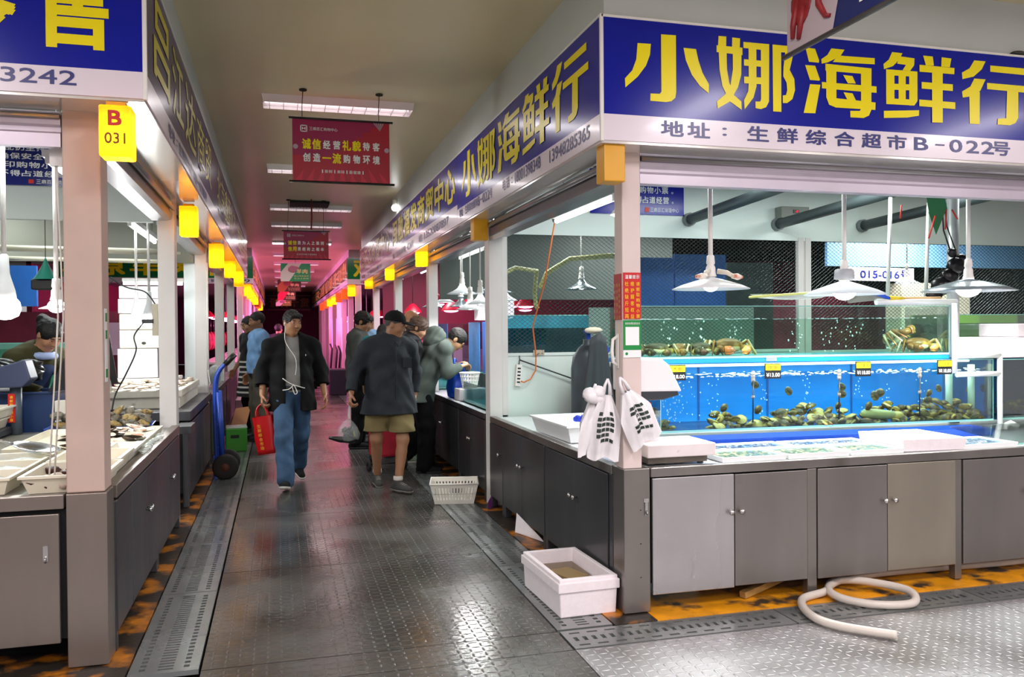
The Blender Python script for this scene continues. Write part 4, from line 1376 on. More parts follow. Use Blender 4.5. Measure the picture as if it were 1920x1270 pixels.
ENAMEL = mat('white_enamel_shade', '#eef1f1', 0.3, sss=0.0)
ENAMEL_T = shade_cloth('white_translucent_shade', '#f6f8f8')
STEELSH = mat('spun_steel_shade', '#a9b4ba', 0.28, 0.7)
p1 = pendant('white dish lamp with crab claws on its shade, left of three over the tanks', 2.53, 4.6, 1.765, 0.232, 2.45, ENAMEL, 0.075, 48)
p2 = pendant('glaring white pendant lamp with a ribbed socket, middle of three over the tanks', 3.475, 4.6, 1.735, 0.25, 2.45, ENAMEL_T, 0.09, 60, bulb_r=0.075)
MB().lathe([(0.058, 0.0), (0.062, 0.005), (0.058, 0.06), (0.05, 0.066)], (0, 0, 0.095), 28).build('ribbed_collar', mat('ribbed_grey_collar', '#a9abb0', 0.4), p2)
p3 = pendant('steel-shaded pendant lamp in front of the grey column, right of three over the tanks', 4.44, 4.6, 1.762, 0.29, 2.45, STEELSH, 0.085, 60, bulb_r=0.08)
CLAW = mat('orange_white_crab_claw', '#d8683a', 0.45, var=0.3, vscale=30, dirt='#efe6d8', dscale=14, damt=0.5)
for k, (sx, lab) in enumerate(((-1, 'left'), (1, 'right'))):
    t = thing('crab_claw', 'white and orange crab claw draped over the %s side of the first lamp shade' % lab, 'crab claw', (2.53, 4.6, 1.765))
    MB().tube([(0.03 * sx, -0.03, 0.105), (0.07 * sx, -0.07, 0.095), (0.09 * sx, -0.10, 0.075)], [0.016, 0.014, 0.012], 8).build('leg', mat('pale_claw', '#e6dccb', 0.5), t)
    MB().tube([(0.085 * sx, -0.10, 0.073), (0.12 * sx, -0.11, 0.068), (0.155 * sx, -0.10, 0.066)], [0.014, 0.020, 0.009], 8).build('pincer', CLAW, t)

CONE = [(0.032, 1.0), (0.18, 0.9), (0.32, 0.55), (0.6, 0.28), (1.0, 0.0), (1.0, -0.04), (0.96, 0.0), (0.3, 0.5), (0.16, 0.8)]
for k, (x, y, z, r, sh, lab) in enumerate((
        (1.95, 8.2, 1.785, 0.13, ENAMEL_T, 'small lit cone lamp nearest the post of the net partition'),
        (2.20, 8.62, 1.92, 0.20, STEELSH, 'big grey-shaded cone lamp half hidden by the net partition post'),
        (1.97, 8.75, 1.745, 0.15, ENAMEL_T, 'white cone lamp hanging lowest beyond the net partition post'),
        (1.98, 9.2, 1.93, 0.17, ENAMEL_T, 'glaring round white lamp beyond the net partition post'),
        (2.05, 9.6, 1.80, 0.14, STEELSH, 'pale grey flat-shaded lamp with a chain stem beyond the net partition post'),
        (1.96, 11.0, 1.83, 0.13, STEELSH, 'left grey cone lamp of the cluster between the third and fourth right posts'),
        (2.06, 11.4, 1.86, 0.12, ENAMEL_T, 'middle lit cone lamp of the cluster between the third and fourth right posts'),
        (2.15, 11.1, 1.90, 0.13, ENAMEL_T, 'right lit cone lamp of the cluster between the third and fourth right posts'),
        (2.5, 9.3, 1.86, 0.15, ENAMEL_T, 'lit lamp deep in the second right-hand stall'),
        (3.1, 8.4, 1.95, 0.17, STEELSH, 'wide grey lamp shade seen through the wire net')), ):
    pendant(lab, x, y, z, r, 2.7, sh, 0.11, 13, CONE, 0.04, 0.008)
# ---------------------------------------------------------------- fish tanks on the corner stall
def sheet(mb, a, b, c, d, t, mi=0):
    """thin slab through four corners"""
    a, b, c, d = (Vector(p) for p in (a, b, c, d))
    n = (b - a).cross(d - a).normalized() * t
    mb.add([a, b, c, d, a + n, b + n, c + n, d + n], [(3, 2, 1, 0), (4, 5, 6, 7), (0, 1, 5, 4), (1, 2, 6, 5), (2, 3, 7, 6), (3, 0, 4, 7)], mi)


def tank(label, loc, L, D, Hh, rot, water, wlevel, back, base=None, cat='fish tank', rim=None, name='fish_tank'):
    t = thing(name, label, cat, loc, rot)
    g = 0.008
    for nm, bx in (('front_pane', (0, 0, 0.012, L, g, Hh)), ('left_pane', (0, g, 0.012, g, D - g, Hh)), ('right_pane', (L - g, g, 0.012, L, D - g, Hh))):
        MB().box(*bx).build(nm, GLASS, t)
    MB().box(0, D - g, 0.012, L, D, Hh).build('back_pane', back or GLASS, t)
    MB().box(0, 0, 0, L, D, 0.012).build('base', base or GLASS_EDGE, t)
    MB().box(g + .001, g + .001, 0.0125, L - g - .001, D - g - .001, wlevel).build('water', water, t)
    mb = MB()
    for x in (0.0, L - 0.004): mb.box(x, -0.002, 0.012, x + 0.004, 0.0, Hh)
    mb.box(0, -0.002, Hh - 0.006, L, 0.0, Hh)
    mb.box(0, -0.003, 0.0, L, -0.0005, 0.014)
    mb.build('glass_edge', rim or GLASS_EDGE, t)
    return t


TR = R_(-2.2)
LOW = tank('long blue-backed tank of abalones across the corner stall', (2.385, 5.005, 0.845), 2.57, 0.50, 0.445, TR, WATER_BLUE, 0.355, BLUE_BACK, mat('dark_tank_base', '#0b3a63', 0.4))
for xx in (0.66, 1.31, 1.95):
    MB().tube([(xx, -0.004, 0.05), (xx + 0.004, -0.004, 0.33)], 0.0045, 8).build('divider_rod', BLACK_PLASTIC, LOW)
    mb = MB()
    mb.lathe([(0.0, 0.0), (0.015, 0.0), (0.008, 0.010), (0, 0.012)], (0, 0, 0), 12, 0, True, Matrix.Translation((xx + 0.003, -0.002, 0.22)) @ Matrix.Rotation(PI / 2, 4, 'X'))
    mb.build('suction_cup', film('clear_rubber', '#a89f86', 0.55), LOW)
    for q in range(3):
        MB().lathe([(0.0, 0.0), (0.018, 0.0), (0.010, 0.01), (0, 0.012)], (0, 0, 0), 12, 0, True, Matrix.Translation((xx + 0.004, -0.002, 0.335 + 0.022 * q)) @ Matrix.Rotation(PI / 2, 4, 'X')).build('suction_cup', film('clear_rubber', '#a89f86', 0.55), LOW)
for xx in (0.50, 1.05, 1.75):
    MB().box(xx, 0.485, 0.02, xx + 0.012, 0.49, 0.42).build('back_seam', mat('dark_seam', '#0a5ea8', 0.5), LOW)
MB().tube([(0.1, 0.10, 0.432), (2.45, 0.10, 0.432)], 0.009, 8).build('added_tank_tube', glow('blue_white_tube', '#dff4ff', 6.0), LOW)  # added glowing tube, where only a reflected bright line runs
lamp('added_tank_fill', 'AREA', (1.28, 0.14, 0.43), 20, (0.85, 0.96, 1.0), 2.3, 0.1, parent=LOW)  # added fill to brighten the tank under its opaque cover
# air bubbles rising in the water
mb = MB()
rng = random.Random(11)
for cx_, n in ((0.12, 90), (0.42, 16), (0.78, 14), (1.12, 16), (1.52, 14), (1.75, 10), (2.02, 14)):
    for k in range(n):
        wide = 0.10 if n > 50 else 0.02
        s = rng.uniform(0.0025, 0.005)
        mb.blob((cx_ + rng.gauss(0, wide), 0.03 + rng.random() * 0.08, 0.06 + rng.random() * 0.29), (s, s, s * 1.3), 6, 4)
for k in range(260):
    s = rng.uniform(0.004, 0.009)
    mb.blob((rng.uniform(0.05, 2.5), 0.02 + rng.random() * 0.35, 0.356 + rng.uniform(-0.004, 0.006) + 0.012 * math.exp(-((rng.uniform(0.05, 2.5) - 0.4) ** 2) * 8)), (s * 2.2, s * 1.6, s * 0.5), 6, 4)
o = mb.build('air_bubbles', mat('bubble_foam', '#e8f4fb', 0.15, spec=0.8), LOW)
o['kind'] = 'stuff'

UP = tank('clear green-water tank with crabs, standing on the blue abalone tank', (2.215, 5.045, 1.325), 2.40, 0.46, 0.35, TR, WATER_GREEN, 0.262, None, mat('blue_white_tank_base', '#7fc4ea', 0.4))
MB().box(0.0, 0.0, -0.030, 2.40, 0.46, -0.001).build('support_frame', mat('azure_frame', '#1278d0', 0.4), UP)
mb = MB()
rng = random.Random(5)
for cx_ in (0.30, 0.52, 0.82, 1.25, 1.55, 1.72, 2.02):
    for k in range(16):
        s = rng.uniform(0.0025, 0.006)
        mb.blob((cx_ + rng.gauss(0, 0.012), 0.05 + rng.random() * 0.2, 0.03 + rng.random() * 0.22), (s, s, s * 1.4), 6, 4)
for k in range(160):
    s = rng.uniform(0.004, 0.008)
    mb.blob((rng.uniform(0.03, 2.36), 0.02 + rng.random() * 0.4, 0.263), (s * 2.2, s * 1.6, s * 0.4), 6, 4)
o = mb.build('air_bubbles', MATS['bubble_foam'], UP)
o['kind'] = 'stuff'
MB().box(0.95, 0.02, -0.025, 1.03, -0.004, 0.014).build('clip', film('clear_rubber', '#a89f86', 0.55), UP)

# tank at the right with its plastic pipe stand, green tank behind, dark tank at the edge
R2 = tank('dark blue tank at the right edge of the photo', (5.02, 4.93, 0.845), 0.75, 0.5, 0.44, R_(-1), WATER_BLUE, 0.34, mat('navy_backing', '#0b2f5c', 0.5), mat('dark_tank_base', '#0b3a63', 0.4))
GR = tank('yellow-green tank standing behind the grey column', (5.10, 5.46, 1.20), 1.1, 0.45, 0.42, R_(-1), glass('lime_water', '#b4dc8c', 0.5), 0.35, mat('lime_backing', '#8fca4a', 0.5))
t = thing('pipe_stand', 'white plastic pipe frame at the right end of the tanks', 'pipe frame', (4.60, 4.89, 0.785))
WP = mat('white_pipe', '#f0f1ec', 0.35)
for pts in ([(0.0, 0, 0.41), (0.0, 0, 0.905)], [(0.375, -0.02, 0.0), (0.375, -0.02, 0.53)], [(-0.0, -0.02, 0.40), (0.375, -0.02, 0.40)], [(0.0, -0.02, 0.53), (0.375, -0.02, 0.53)], [(0.42, -0.02, 0.0), (0.42, -0.02, 0.03), (0.46, -0.03, 0.045), (0.52, -0.03, 0.02)]):
    MB().tube(pts, 0.018, 12).build('pipe', WP, t)
for x_ in (2.30, 2.49):
    MB().tube([(x_, 0.12, 0.03), (x_, 0.12, 0.40)], 0.024, 12).build('riser_pipe', mat('pale_green_pipe', '#d6e6c0', 0.4), LOW)
t = thing('pipe_rail', 'white plastic pipe lying along the rim of the crab tank', 'pipe', (4.02, 4.98, 1.70))
MB().tube([(0, 0, 0), (0.66, -0.02, 0.0)], 0.022, 12).build('pipe', WP, t)
struct(MB().tube([(5.02, 5.35, 0.78), (5.02, 5.35, 2.98)], 0.042, 18).build('pillar', mat('galvanised_column', '#b7bcbd', 0.4, 0.4, var=0.08)))
BAGBLK = mat('black_bin_bag', '#08080a', 0.3)
t = thing('black_plastic_bags', 'bunch of black plastic bags tied to the grey column', 'plastic bags', (4.93, 5.26, 1.78))
rng = random.Random(2)
for k, (dx, dz, r) in enumerate(((0.0, 0.20, 0.075), (-0.06, 0.12, 0.07), (-0.12, 0.05, 0.08), (-0.2, -0.02, 0.06), (0.05, 0.24, 0.06), (-0.03, 0.30, 0.04))):
    MB().blob((dx, -0.03, dz), (r, r * 0.6, r * 0.9), 12, 8, 0, 0.28).build('bag', BAGBLK, t)
t = thing('black_cable', 'black cables hanging from the pipes above the tied bags', 'cable', (4.9, 5.25, 2.1))
MB().tube([(0.0, 0, 0.0), (-0.06, 0, 0.15), (-0.08, 0, 0.42)], 0.006, 6).build('strand', BLACK_PLASTIC, t)
MB().tube([(0.05, 0, 0.0), (-0.03, 0, 0.18), (-0.06, 0, 0.42)], 0.005, 6).build('strand', BLACK_PLASTIC, t)
mb = MB()
mb.add([(0, 0, 0), (0.17, 0, 0.02), (0.14, 0.004, 0.14), (-0.02, 0.004, 0.12)], [(0, 1, 2, 3)])
mb.add([(0, 0.006, 0), (0.07, 0.006, -0.17), (0.16, 0.006, 0.02)], [(0, 1, 2)])
tag(mb.build('green_rag', mat('green_plastic_rag', '#3c8a58', 0.5), loc=(4.68, 5.22, 2.38)), 'green plastic scrap hanging under the stall ceiling near the grey column', 'rag')
t = thing('red_ties', 'red plastic ties on the pipes beside the green scrap', 'ties', (4.72, 5.2, 2.3))
for a, b_ in (((0, 0, 0.05), (-0.06, 0, -0.12)), ((0.10, 0, 0.10), (0.09, 0, -0.05)), ((0.15, 0, 0.10), (0.2, 0, 0.03)), ((-0.30, 0, 0.12), (-0.31, 0, 0.02))):
    MB().tube([a, b_], 0.006, 6).build('tie', mat('red_tie', '#d22c24', 0.5), t)
for k, (x, y, za, zb, lab) in enumerate(((4.42, 5.35, 1.70, 2.5, 'left'), (4.72, 5.3, 1.70, 2.46, 'right'))):
    tag(MB().tube([(x, y, za), (x + 0.03, y, zb)], 0.014, 10).build('hanging_pipe', WP), 'thin white pipe rising beside the grey column, %s of two' % lab, 'pipe')
# dip net resting on the tank rim
t = thing('dip_net', 'dip net with a blue sleeve, yellow grip and wooden handle on the crab tank rim', 'dip net', (3.62, 4.96, 1.69))
MB().tube([(0.62, 0.02, 0.03), (0.95, 0.03, 0.035)], 0.015, 10).build('handle', mat('pale_wood', '#c9a06a', 0.5), t)
MB().tube([(0.50, 0.01, 0.035), (0.62, 0.02, 0.03)], 0.018, 10).build('grip', mat('yellow_grip', '#e3c51c', 0.4), t)
MB().tube([(0.30, 0.0, 0.085), (0.42, 0.01, 0.06), (0.50, 0.01, 0.035)], 0.012, 8).build('sleeve', BLUE_TRAY, t)
mb = MB()
mb.tube([(-0.30 + 0.30 * math.cos(a), 0.10 * math.sin(a), 0.06 + 0.02 * math.cos(a)) for a in [2 * PI * i / 24 for i in range(24)]], 0.008, 6, closed=True)
mb.build('hoop', mat('pale_yellow_hoop', '#d9dc7a', 0.4), t)
mb = MB()
mb.lathe([(0.30, 0.0), (0.24, -0.025), (0.1, -0.035), (0.0, -0.037)], (0, 0, 0), 20)
for i, v in enumerate(mb.v): mb.v[i] = (v[0] - 0.30, v[1] * 0.34, v[2] + 0.06)
mb.build('netting', film('pale_netting', '#dfe6dc', 0.45), t)
mb = MB()
mb.add([(0.16, 0, 0.0), (0.50, 0.01, 0.03), (0.32, 0.02, 0.085), (0.1, 0, 0.07)], [(0, 1, 2, 3)])
mb.build('net_bag', film('grey_green_netting', '#8fa294', 0.4), t)

# price tags on the tank
TAGY = mat('yellow_price_card', '#e8c91a', 0.4)
for k, (x, z, nm, pr, lab) in enumerate(((0.055, 0.392, '大鲍', '¥18.00', 'price tag reading 18.00 at the left end of the blue tank'), (0.745, 0.39, '中鲍', '¥13.00', 'price tag reading 13.00, second along the blue tank'),
                                         (1.435, 0.392, '小', '¥118.00', 'yellow-and-black price tag, third along the blue tank'), (2.09, 0.392, '八头鲍', '¥118.00', 'yellow-and-black price tag half behind the white pipe, fourth along the blue tank'))):
    p = LOW.matrix_basis if False else Matrix.Translation(LOW.location) @ Matrix.Rotation(TR, 4, 'Z')
    w = p @ Vector((x, -0.012, z))
    t = thing('price_tag', lab, 'price tag', w, TR, 'price tags on the blue tank')
    MB().box(-0.002, -0.004, -0.05, 0.118, 0.004, 0.052).build('holder', BLACK_PLASTIC, t, bevel=0.002)
    MB().box(0.003, -0.007, 0.006, 0.113, -0.004, 0.046).build('card', TAGY, t)
    mb = MB()
    Gt = FACE_FRONT @ Matrix.Translation((0, 0, 0.0085))
    chars(mb, nm, 0.02, 0.10, 0.026, 0.024, Gt, 0.0)
    mb.build('name_lettering', mat('brown_marker', '#5a4a10', 0.6), t)
    mb = MB()
    put_text(mb, pr, 0.058, -0.024, 0.10, 0.026, FACE_FRONT @ Matrix.Translation((0, 0, 0.006)), 0.02)
    mb.build('price_lettering', WHITE_LETTER, t)

# ---------------------------------------------------------------- shellfish
OLIVE = mat('olive_shell', '#5a4616', 0.55, var=0.45, vscale=28, dirt='#b8943c', dscale=22, damt=0.45, bump=0.5, bscale=70)
PALE_FLESH = mat('pale_abalone_foot', '#c7ab52', 0.5, var=0.15, vscale=20)


def abalone():
    r = thing('abalone', 'x', 'abalone', (0, 0, 0))
    MB().lathe([(0.001, 0.022), (0.012, 0.020), (0.024, 0.012), (0.031, 0.0), (0.027, -0.003)], (0, 0, 0), 14).build('shell', OLIVE, r)
    MB().lathe([(0.027, -0.003), (0.022, -0.007), (0.0, -0.009)], (0, 0, 0), 14).build('foot', PALE_FLESH, r)
    for c in r.children: c.scale = (1.25, 0.95, 1.0)
    return r


rng = random.Random(21)
TM = Matrix.Translation(LOW.location) @ Matrix.Rotation(TR, 4, 'Z')
proto = abalone()
first = True
spots = []


def pile_h(x):
    """height of the heap along the tank, as in the photo"""
    h = 0.015
    for c, w, a in ((0.08, 0.09, 0.05), (0.50, 0.12, 0.085), (0.95, 0.22, 0.075), (1.15, 0.09, 0.13), (1.38, 0.12, 0.09), (1.75, 0.16, 0.10), (2.02, 0.2, 0.07), (2.33, 0.17, 0.15)):
        h += a * math.exp(-((x - c) / w) ** 2)
    if 0.16 < x < 0.38: h *= 0.1
    return h


for layer in range(4):
    for k in range(62):
        x = 0.05 + 2.46 * (k + rng.random()) / 62
        z = 0.018 + layer * 0.034
        if z > pile_h(x): continue
        spots.append((x, 0.03 + rng.uniform(0.0, 0.09) + 0.03 * layer, z + rng.uniform(0, 0.012), rng.uniform(0, 6.3), rng.uniform(-0.9, 0.9) + PI * (rng.random() < 0.5), rng.uniform(0.85, 1.35)))
for x, z in ((0.02, 0.12), (0.72, 0.13), (0.95, 0.25), (1.62, 0.20), (1.66, 0.22), (1.57, 0.13), (2.05, 0.16), (2.14, 0.24), (2.5, 0.22), (1.36, 0.27), (0.70, 0.30), (2.06, 0.21), (1.36, 0.22), (0.47, 0.15), (1.33, 0.14)):
    spots.append((x, 0.035 if 0.1 < x < 2.45 else 0.15, z, rng.uniform(0, 6.3), None, rng.uniform(0.75, 1.1)))
for (x, y, z, rz, tilt, s) in spots:
    w = TM @ Vector((x, y, z))
    stuck = tilt is None
    lab = 'olive abalone clinging to the glass above the heap in the blue tank' if stuck else 'olive-brown abalone in the heap on the floor of the blue tank'
    o = proto if first else dup(proto)
    first = False
    o.location = w
    o.rotation_euler = (PI / 2, rng.uniform(-1, 1), 0) if stuck else (tilt, rng.uniform(-0.5, 0.5), rz)
    o.scale = (s, s, s)
    o['label'] = lab
    o['group'] = 'abalones stuck to the tank glass' if stuck else 'abalones heaped in the blue tank'
mb = MB()
r2 = random.Random(31)
for q in range(26): mb.blob((r2.uniform(0.05, .7), r2.uniform(0.06, 0.3), 0.03 + r2.random() * 0.07), (0.03, 0.026, 0.02), 8, 6, 0, 0.2)
o = mb.build('shell_heap', OLIVE, R2)
o['kind'] = 'stuff'
t = thing('geoduck', 'long pale yellow geoduck lying among the abalones', 'geoduck', TM @ Vector((1.52, 0.05, 0.055)), TR)
mb = MB()
mb.tube([(0, 0, 0.02), (0.03, 0, 0.022), (0.12, 0, 0.016), (0.24, 0.01, 0.006), (0.30, 0.01, 0.0)], [0.012, 0.032, 0.036, 0.030, 0.02], 12)
mb.build('siphon', mat('pale_geoduck', '#b5ad62', 0.5, var=0.1, vscale=20), t)
MB().blob((0.30, 0.01, 0.0), (0.05, 0.035, 0.03), 12, 8, 0, 0.05).build('shell', PALE_FLESH, t)
MB_far = thing('shell_heap', 'x', 'x') if False else None

CRAB = mat('brown_crab_shell', '#8a5a24', 0.45, var=0.4, vscale=16, dirt='#c99a4a', dscale=12, damt=0.45, bump=0.4, bscale=40)
CRABD = mat('dark_crab_shell', '#4c3d24', 0.5, var=0.4, vscale=16, dirt='#a88a3c', dscale=12, damt=0.4, bump=0.4, bscale=40)
CRABL = mat('pale_crab_belly', '#d8c59a', 0.5, var=0.2, vscale=20)


def crab(label, loc, rz, m, s=1.0):
    t = thing('crab', label, 'crab', loc, rz, None)
    t.scale = (s * 1.1, s * 1.1, s * 1.4)
    mb = MB()
    mb.blob((0, 0, 0.045), (0.082, 0.055, 0.028), 20, 10, 0, 0.04)
    mb.build('carapace', m, t)
    MB().blob((0, -0.008, 0.033), (0.07, 0.048, 0.022), 16, 8).build('belly', CRABL, t)
    for sx in (-1, 1):
        c = MB().tube([(0.055 * sx, -0.035, 0.035), (0.09 * sx, -0.065, 0.03), (0.07 * sx, -0.092, 0.026)], [0.012, 0.015, 0.012], 8).build('claw', m, t)
        mb = MB()
        mb.tube([(0.07 * sx, -0.09, 0.026), (0.045 * sx, -0.105, 0.028), (0.02 * sx, -0.108, 0.022)], [0.017, 0.015, 0.004], 8)
        mb.tube([(0.07 * sx, -0.09, 0.016), (0.045 * sx, -0.10, 0.012), (0.025 * sx, -0.104, 0.014)], [0.011, 0.008, 0.003], 8)
        mb.build('pincer', m, c)
        for k in range(4):
            a = 0.25 - 0.38 * k
            dx, dy = math.cos(a) * sx, -math.sin(a)
            MB().tube([(0.062 * sx, 0.005 - dy * 0.0, 0.035), (0.062 * sx + dx * 0.06, 0.01 + dy * -0.05, 0.062), (0.062 * sx + dx * 0.105, 0.012 + dy * -0.095, 0.004)], [0.009, 0.007, 0.003], 7).build('leg', m if k % 2 else CRABL, t)
    return t


UM = Matrix.Translation(UP.location) @ Matrix.Rotation(TR, 4, 'Z')
for x, y, rz, m, s, lab in ((0.06, 0.12, 0.4, CRABD, 0.85, 'dark spiny crab in the left corner of the green tank'), (0.22, 0.13, -0.3, CRABD, 0.9, 'dark crab with pale legs, second from the left in the green tank'),
                            (0.40, 0.16, 0.2, CRAB, 0.85, 'reddish crab, third from the left in the green tank'), (0.54, 0.12, 0.1, CRABD, 0.9, 'olive crab, fourth from the left in the green tank'),
                            (0.74, 0.13, 0.0, CRAB, 1.15, 'orange-brown crab standing alone on pale legs in the green tank'), (2.10, 0.14, 0.8, CRAB, 1.2, 'large brown crab tilted up, left of the three at the right end'),
                            (2.24, 0.13, -0.2, CRAB, 1.05, 'banded brown crab, middle of the three at the right end'), (2.32, 0.22, 0.3, CRABD, 1.0, 'dark crab against the right end of the green tank')):
    c = crab(lab, UM @ Vector((x, y, 0.014)), rz, m, s)
    if 'tilted' in lab: c.rotation_euler = (R_(-38), 0, 0.8); c.location.z += 0.055

# ---------------------------------------------------------------- things on the corner counter
ZC = 0.773
t = thing('blue_trough', 'long blue plastic strip at the foot of the abalone tank', 'trough', (2.42, 4.77, ZC + 0.002), TR)
MB().tray(0, 0, 2.3, 0.20, 0, 0.05, 0.012, 0.01).build('trough', BLUE_TRAY, t)
SCALE_TOP = mat('scuffed_white_slab', '#e6dcdc', 0.6, var=0.04, vscale=10, dirt='#8f7f70', dscale=9, damt=0.22)
t = thing('weighing_scale', 'counter scale with a hooded display on a red-signed pole, behind the corner post', 'scale', (1.93, 4.19, ZC + 0.003))
MB().box(0.0, 0.02, 0.012, 0.36, 0.32, 0.045).build('platform', mat('dull_scale_steel', '#6f6860', 0.4, 0.6, var=0.2, vscale=8), t, bevel=0.004)
for x, y in ((0.03, 0.05), (0.33, 0.05), (0.03, 0.29), (0.33, 0.29)): MB().cyl((x, y, 0), (x, y, 0.013), 0.018, n=12).build('foot', BLACK_PLASTIC, t)
MB().tube([(0.12, 0.37, 0.03), (0.12, 0.37, 0.36)], 0.02, 12).build('pole', DARK_GREY, t)
MB().box(0.08, 0.27, 0.02, 0.16, 0.39, 0.035).build('pole_bracket', DARK_GREY, t)
mb = MB()
mb.prism([(-0.05, 0.36), (0.16, 0.36), (0.26, 0.385), (0.25, 0.43), (0.13, 0.45), (-0.05, 0.45)], 0.24, 0.46, Matrix.Translation((0.04, 0.70, -0.02)) @ Matrix.Rotation(PI / 2, 4, 'X'))
mb.build('display_head', DARK_GREY, t, bevel=0.006)
mb = MB()
mb.prism([(-0.06, 0.41), (0.28, 0.405), (0.20, 0.56), (0.15, 0.60), (-0.06, 0.60)], 0.235, 0.47, Matrix.Translation((0.04, 0.705, -0.02)) @ Matrix.Rotation(PI / 2, 4, 'X'))
mb.build('plastic_hood', mat('white_hood', '#f4f2f4', 0.3, sss=0.0), t, bevel=0.012)
tag(MB().box(0, 0, 0, 0.41, 0.33, 0.07).build('foam_slab', SCALE_TOP, loc=(1.92, 4.185, ZC + 0.050), bevel=0.006), 'scuffed white slab lying on the counter scale', 'slab')
t = thing('red_notice', 'narrow red notice with yellow characters standing under the scale display', 'notice', (2.022, 4.52, ZC + 0.10))
MB().box(0, 0, 0, 0.075, 0.006, 0.225).build('card', mat('red_card', '#c8100c', 0.4), t)
mb = MB()
for k, ch in enumerate('购物小票'): put_text(mb, ch, 0.04, 0.19 - 0.05 * k, 0.036, 0.036, FACE_FRONT @ Matrix.Translation((0, 0, 0.002)), 0.02)
mb.build('lettering', mat('orange_yellow_letter', '#f4b81c', 0.4), t)
tag(MB().blob((0, 0, 0.035), (0.08, 0.06, 0.04), 12, 8, 0, 0.2).build('black_bag', BAGBLK, loc=(2.16, 4.62, ZC)), 'small black bag slumped beside the red notice', 'bag')

ICE = mat('wet_ice_white', '#eef3f4', 0.3, var=0.05, vscale=40, bump=0.6, bscale=90)
CLAMS = mat('small_clam_heap', '#a79a72', 0.45, var=0.45, vscale=60, bump=0.9, bscale=70)
FISHY = mat('dark_speckled_catch', '#6a6670', 0.4, var=0.5, vscale=70, dirt='#d9d6d2', dscale=40, damt=0.45, bump=0.8, bscale=60)
for k, (x, y, w, d, cont, lab) in enumerate(((2.38, 4.20, 0.40, 0.27, CLAMS, 'shallow tray of clams in blue-tinted water right of the scale'), (2.80, 4.20, 0.40, 0.27, CLAMS, 'shallow white tray of pale clams, second right of the scale'),
                                             (3.22, 4.20, 0.36, 0.27, CLAMS, 'shallow white tray of clams left of the overexposed foam lid'), (2.42, 4.50, 0.60, 0.22, FISHY, 'back tray of dark speckled shrimp on ice, left'),
                                             (3.05, 4.50, 0.55, 0.20, FISHY, 'back tray of dark speckled shrimp on ice, right'), (4.02, 4.20, 0.40, 0.3, FISHY, 'clear tray with fish and a red claw near the right edge'))):
    t = thing('display_tray', lab, 'tray', (x, y, ZC + 0.003), 0, 'shallow trays on the corner counter')
    MB().tray(0, 0, w, d, 0, 0.028, 0.008, 0.006).build('tray', mat('white_tray', '#f2f4f4', 0.35), t)
    mb = MB()
    nx, ny = 22, 12
    r2 = random.Random(k)
    vs = [(0.012 + (w - .024) * i / nx, 0.012 + (d - .024) * j / ny, 0.014 + (0.010 * r2.random() if 0 < i < nx and 0 < j < ny else 0)) for i in range(nx + 1) for j in range(ny + 1)]
    mb.add(vs, [(i * (ny + 1) + j, (i + 1) * (ny + 1) + j, (i + 1) * (ny + 1) + j + 1, i * (ny + 1) + j + 1) for i in range(nx) for j in range(ny)], 0, True)
    o = mb.build('catch', cont, t)
    o['kind'] = 'stuff'
    MB().box(0.009, 0.009, 0.02, w - 0.009, d - 0.009, 0.0215).build('water', WATER_BLUE, t)
t = thing('foam_tray', 'bright white upturned foam lid on the counter before the blue tank', 'foam lid', (3.60, 4.22, ZC + 0.003), R_(-3))
MB().tray(0, 0, 0.42, 0.42, 0, 0.075, 0.03, 0.012, lip=0.0).build('lid', FOAM, t, bevel=0.004)
t = thing('glass_sheet', 'sheet of glass leaning over the right end of the counter', 'glass', (4.42, 4.22, ZC + 0.01), R_(3))
mb = MB()
mb.box(0, 0, 0, 0.95, 0.5, 0.008, 0, Matrix.Rotation(R_(6), 4, 'X'))
mb.build('pane', GLASS, t)
mb = MB()
mb.box(0, -0.004, -0.001, 0.95, 0.0, 0.009, 0, Matrix.Rotation(R_(6), 4, 'X'))
mb.build('edge', GLASS_EDGE, t)
t = thing('foam_box', 'glaring white foam box standing on the dark tank at the right edge', 'foam box', (5.02, 4.95, 1.292))
MB().box(0, 0, 0, 0.62, 0.4, 0.15).build('box', FOAM, t, bevel=0.008)
MB().box(0.22, 0.02, 0.152, 0.62, 0.38, 0.25).build('lid', FOAM, t, bevel=0.008)
tag(MB().box(0, 0, 0, 0.35, 0.05, 0.012).build('blue_ruler', BLUE_TRAY, loc=(4.03, 4.55, ZC + 0.005)), 'flat blue plastic strip on the counter right of the foam lid', 'strip')

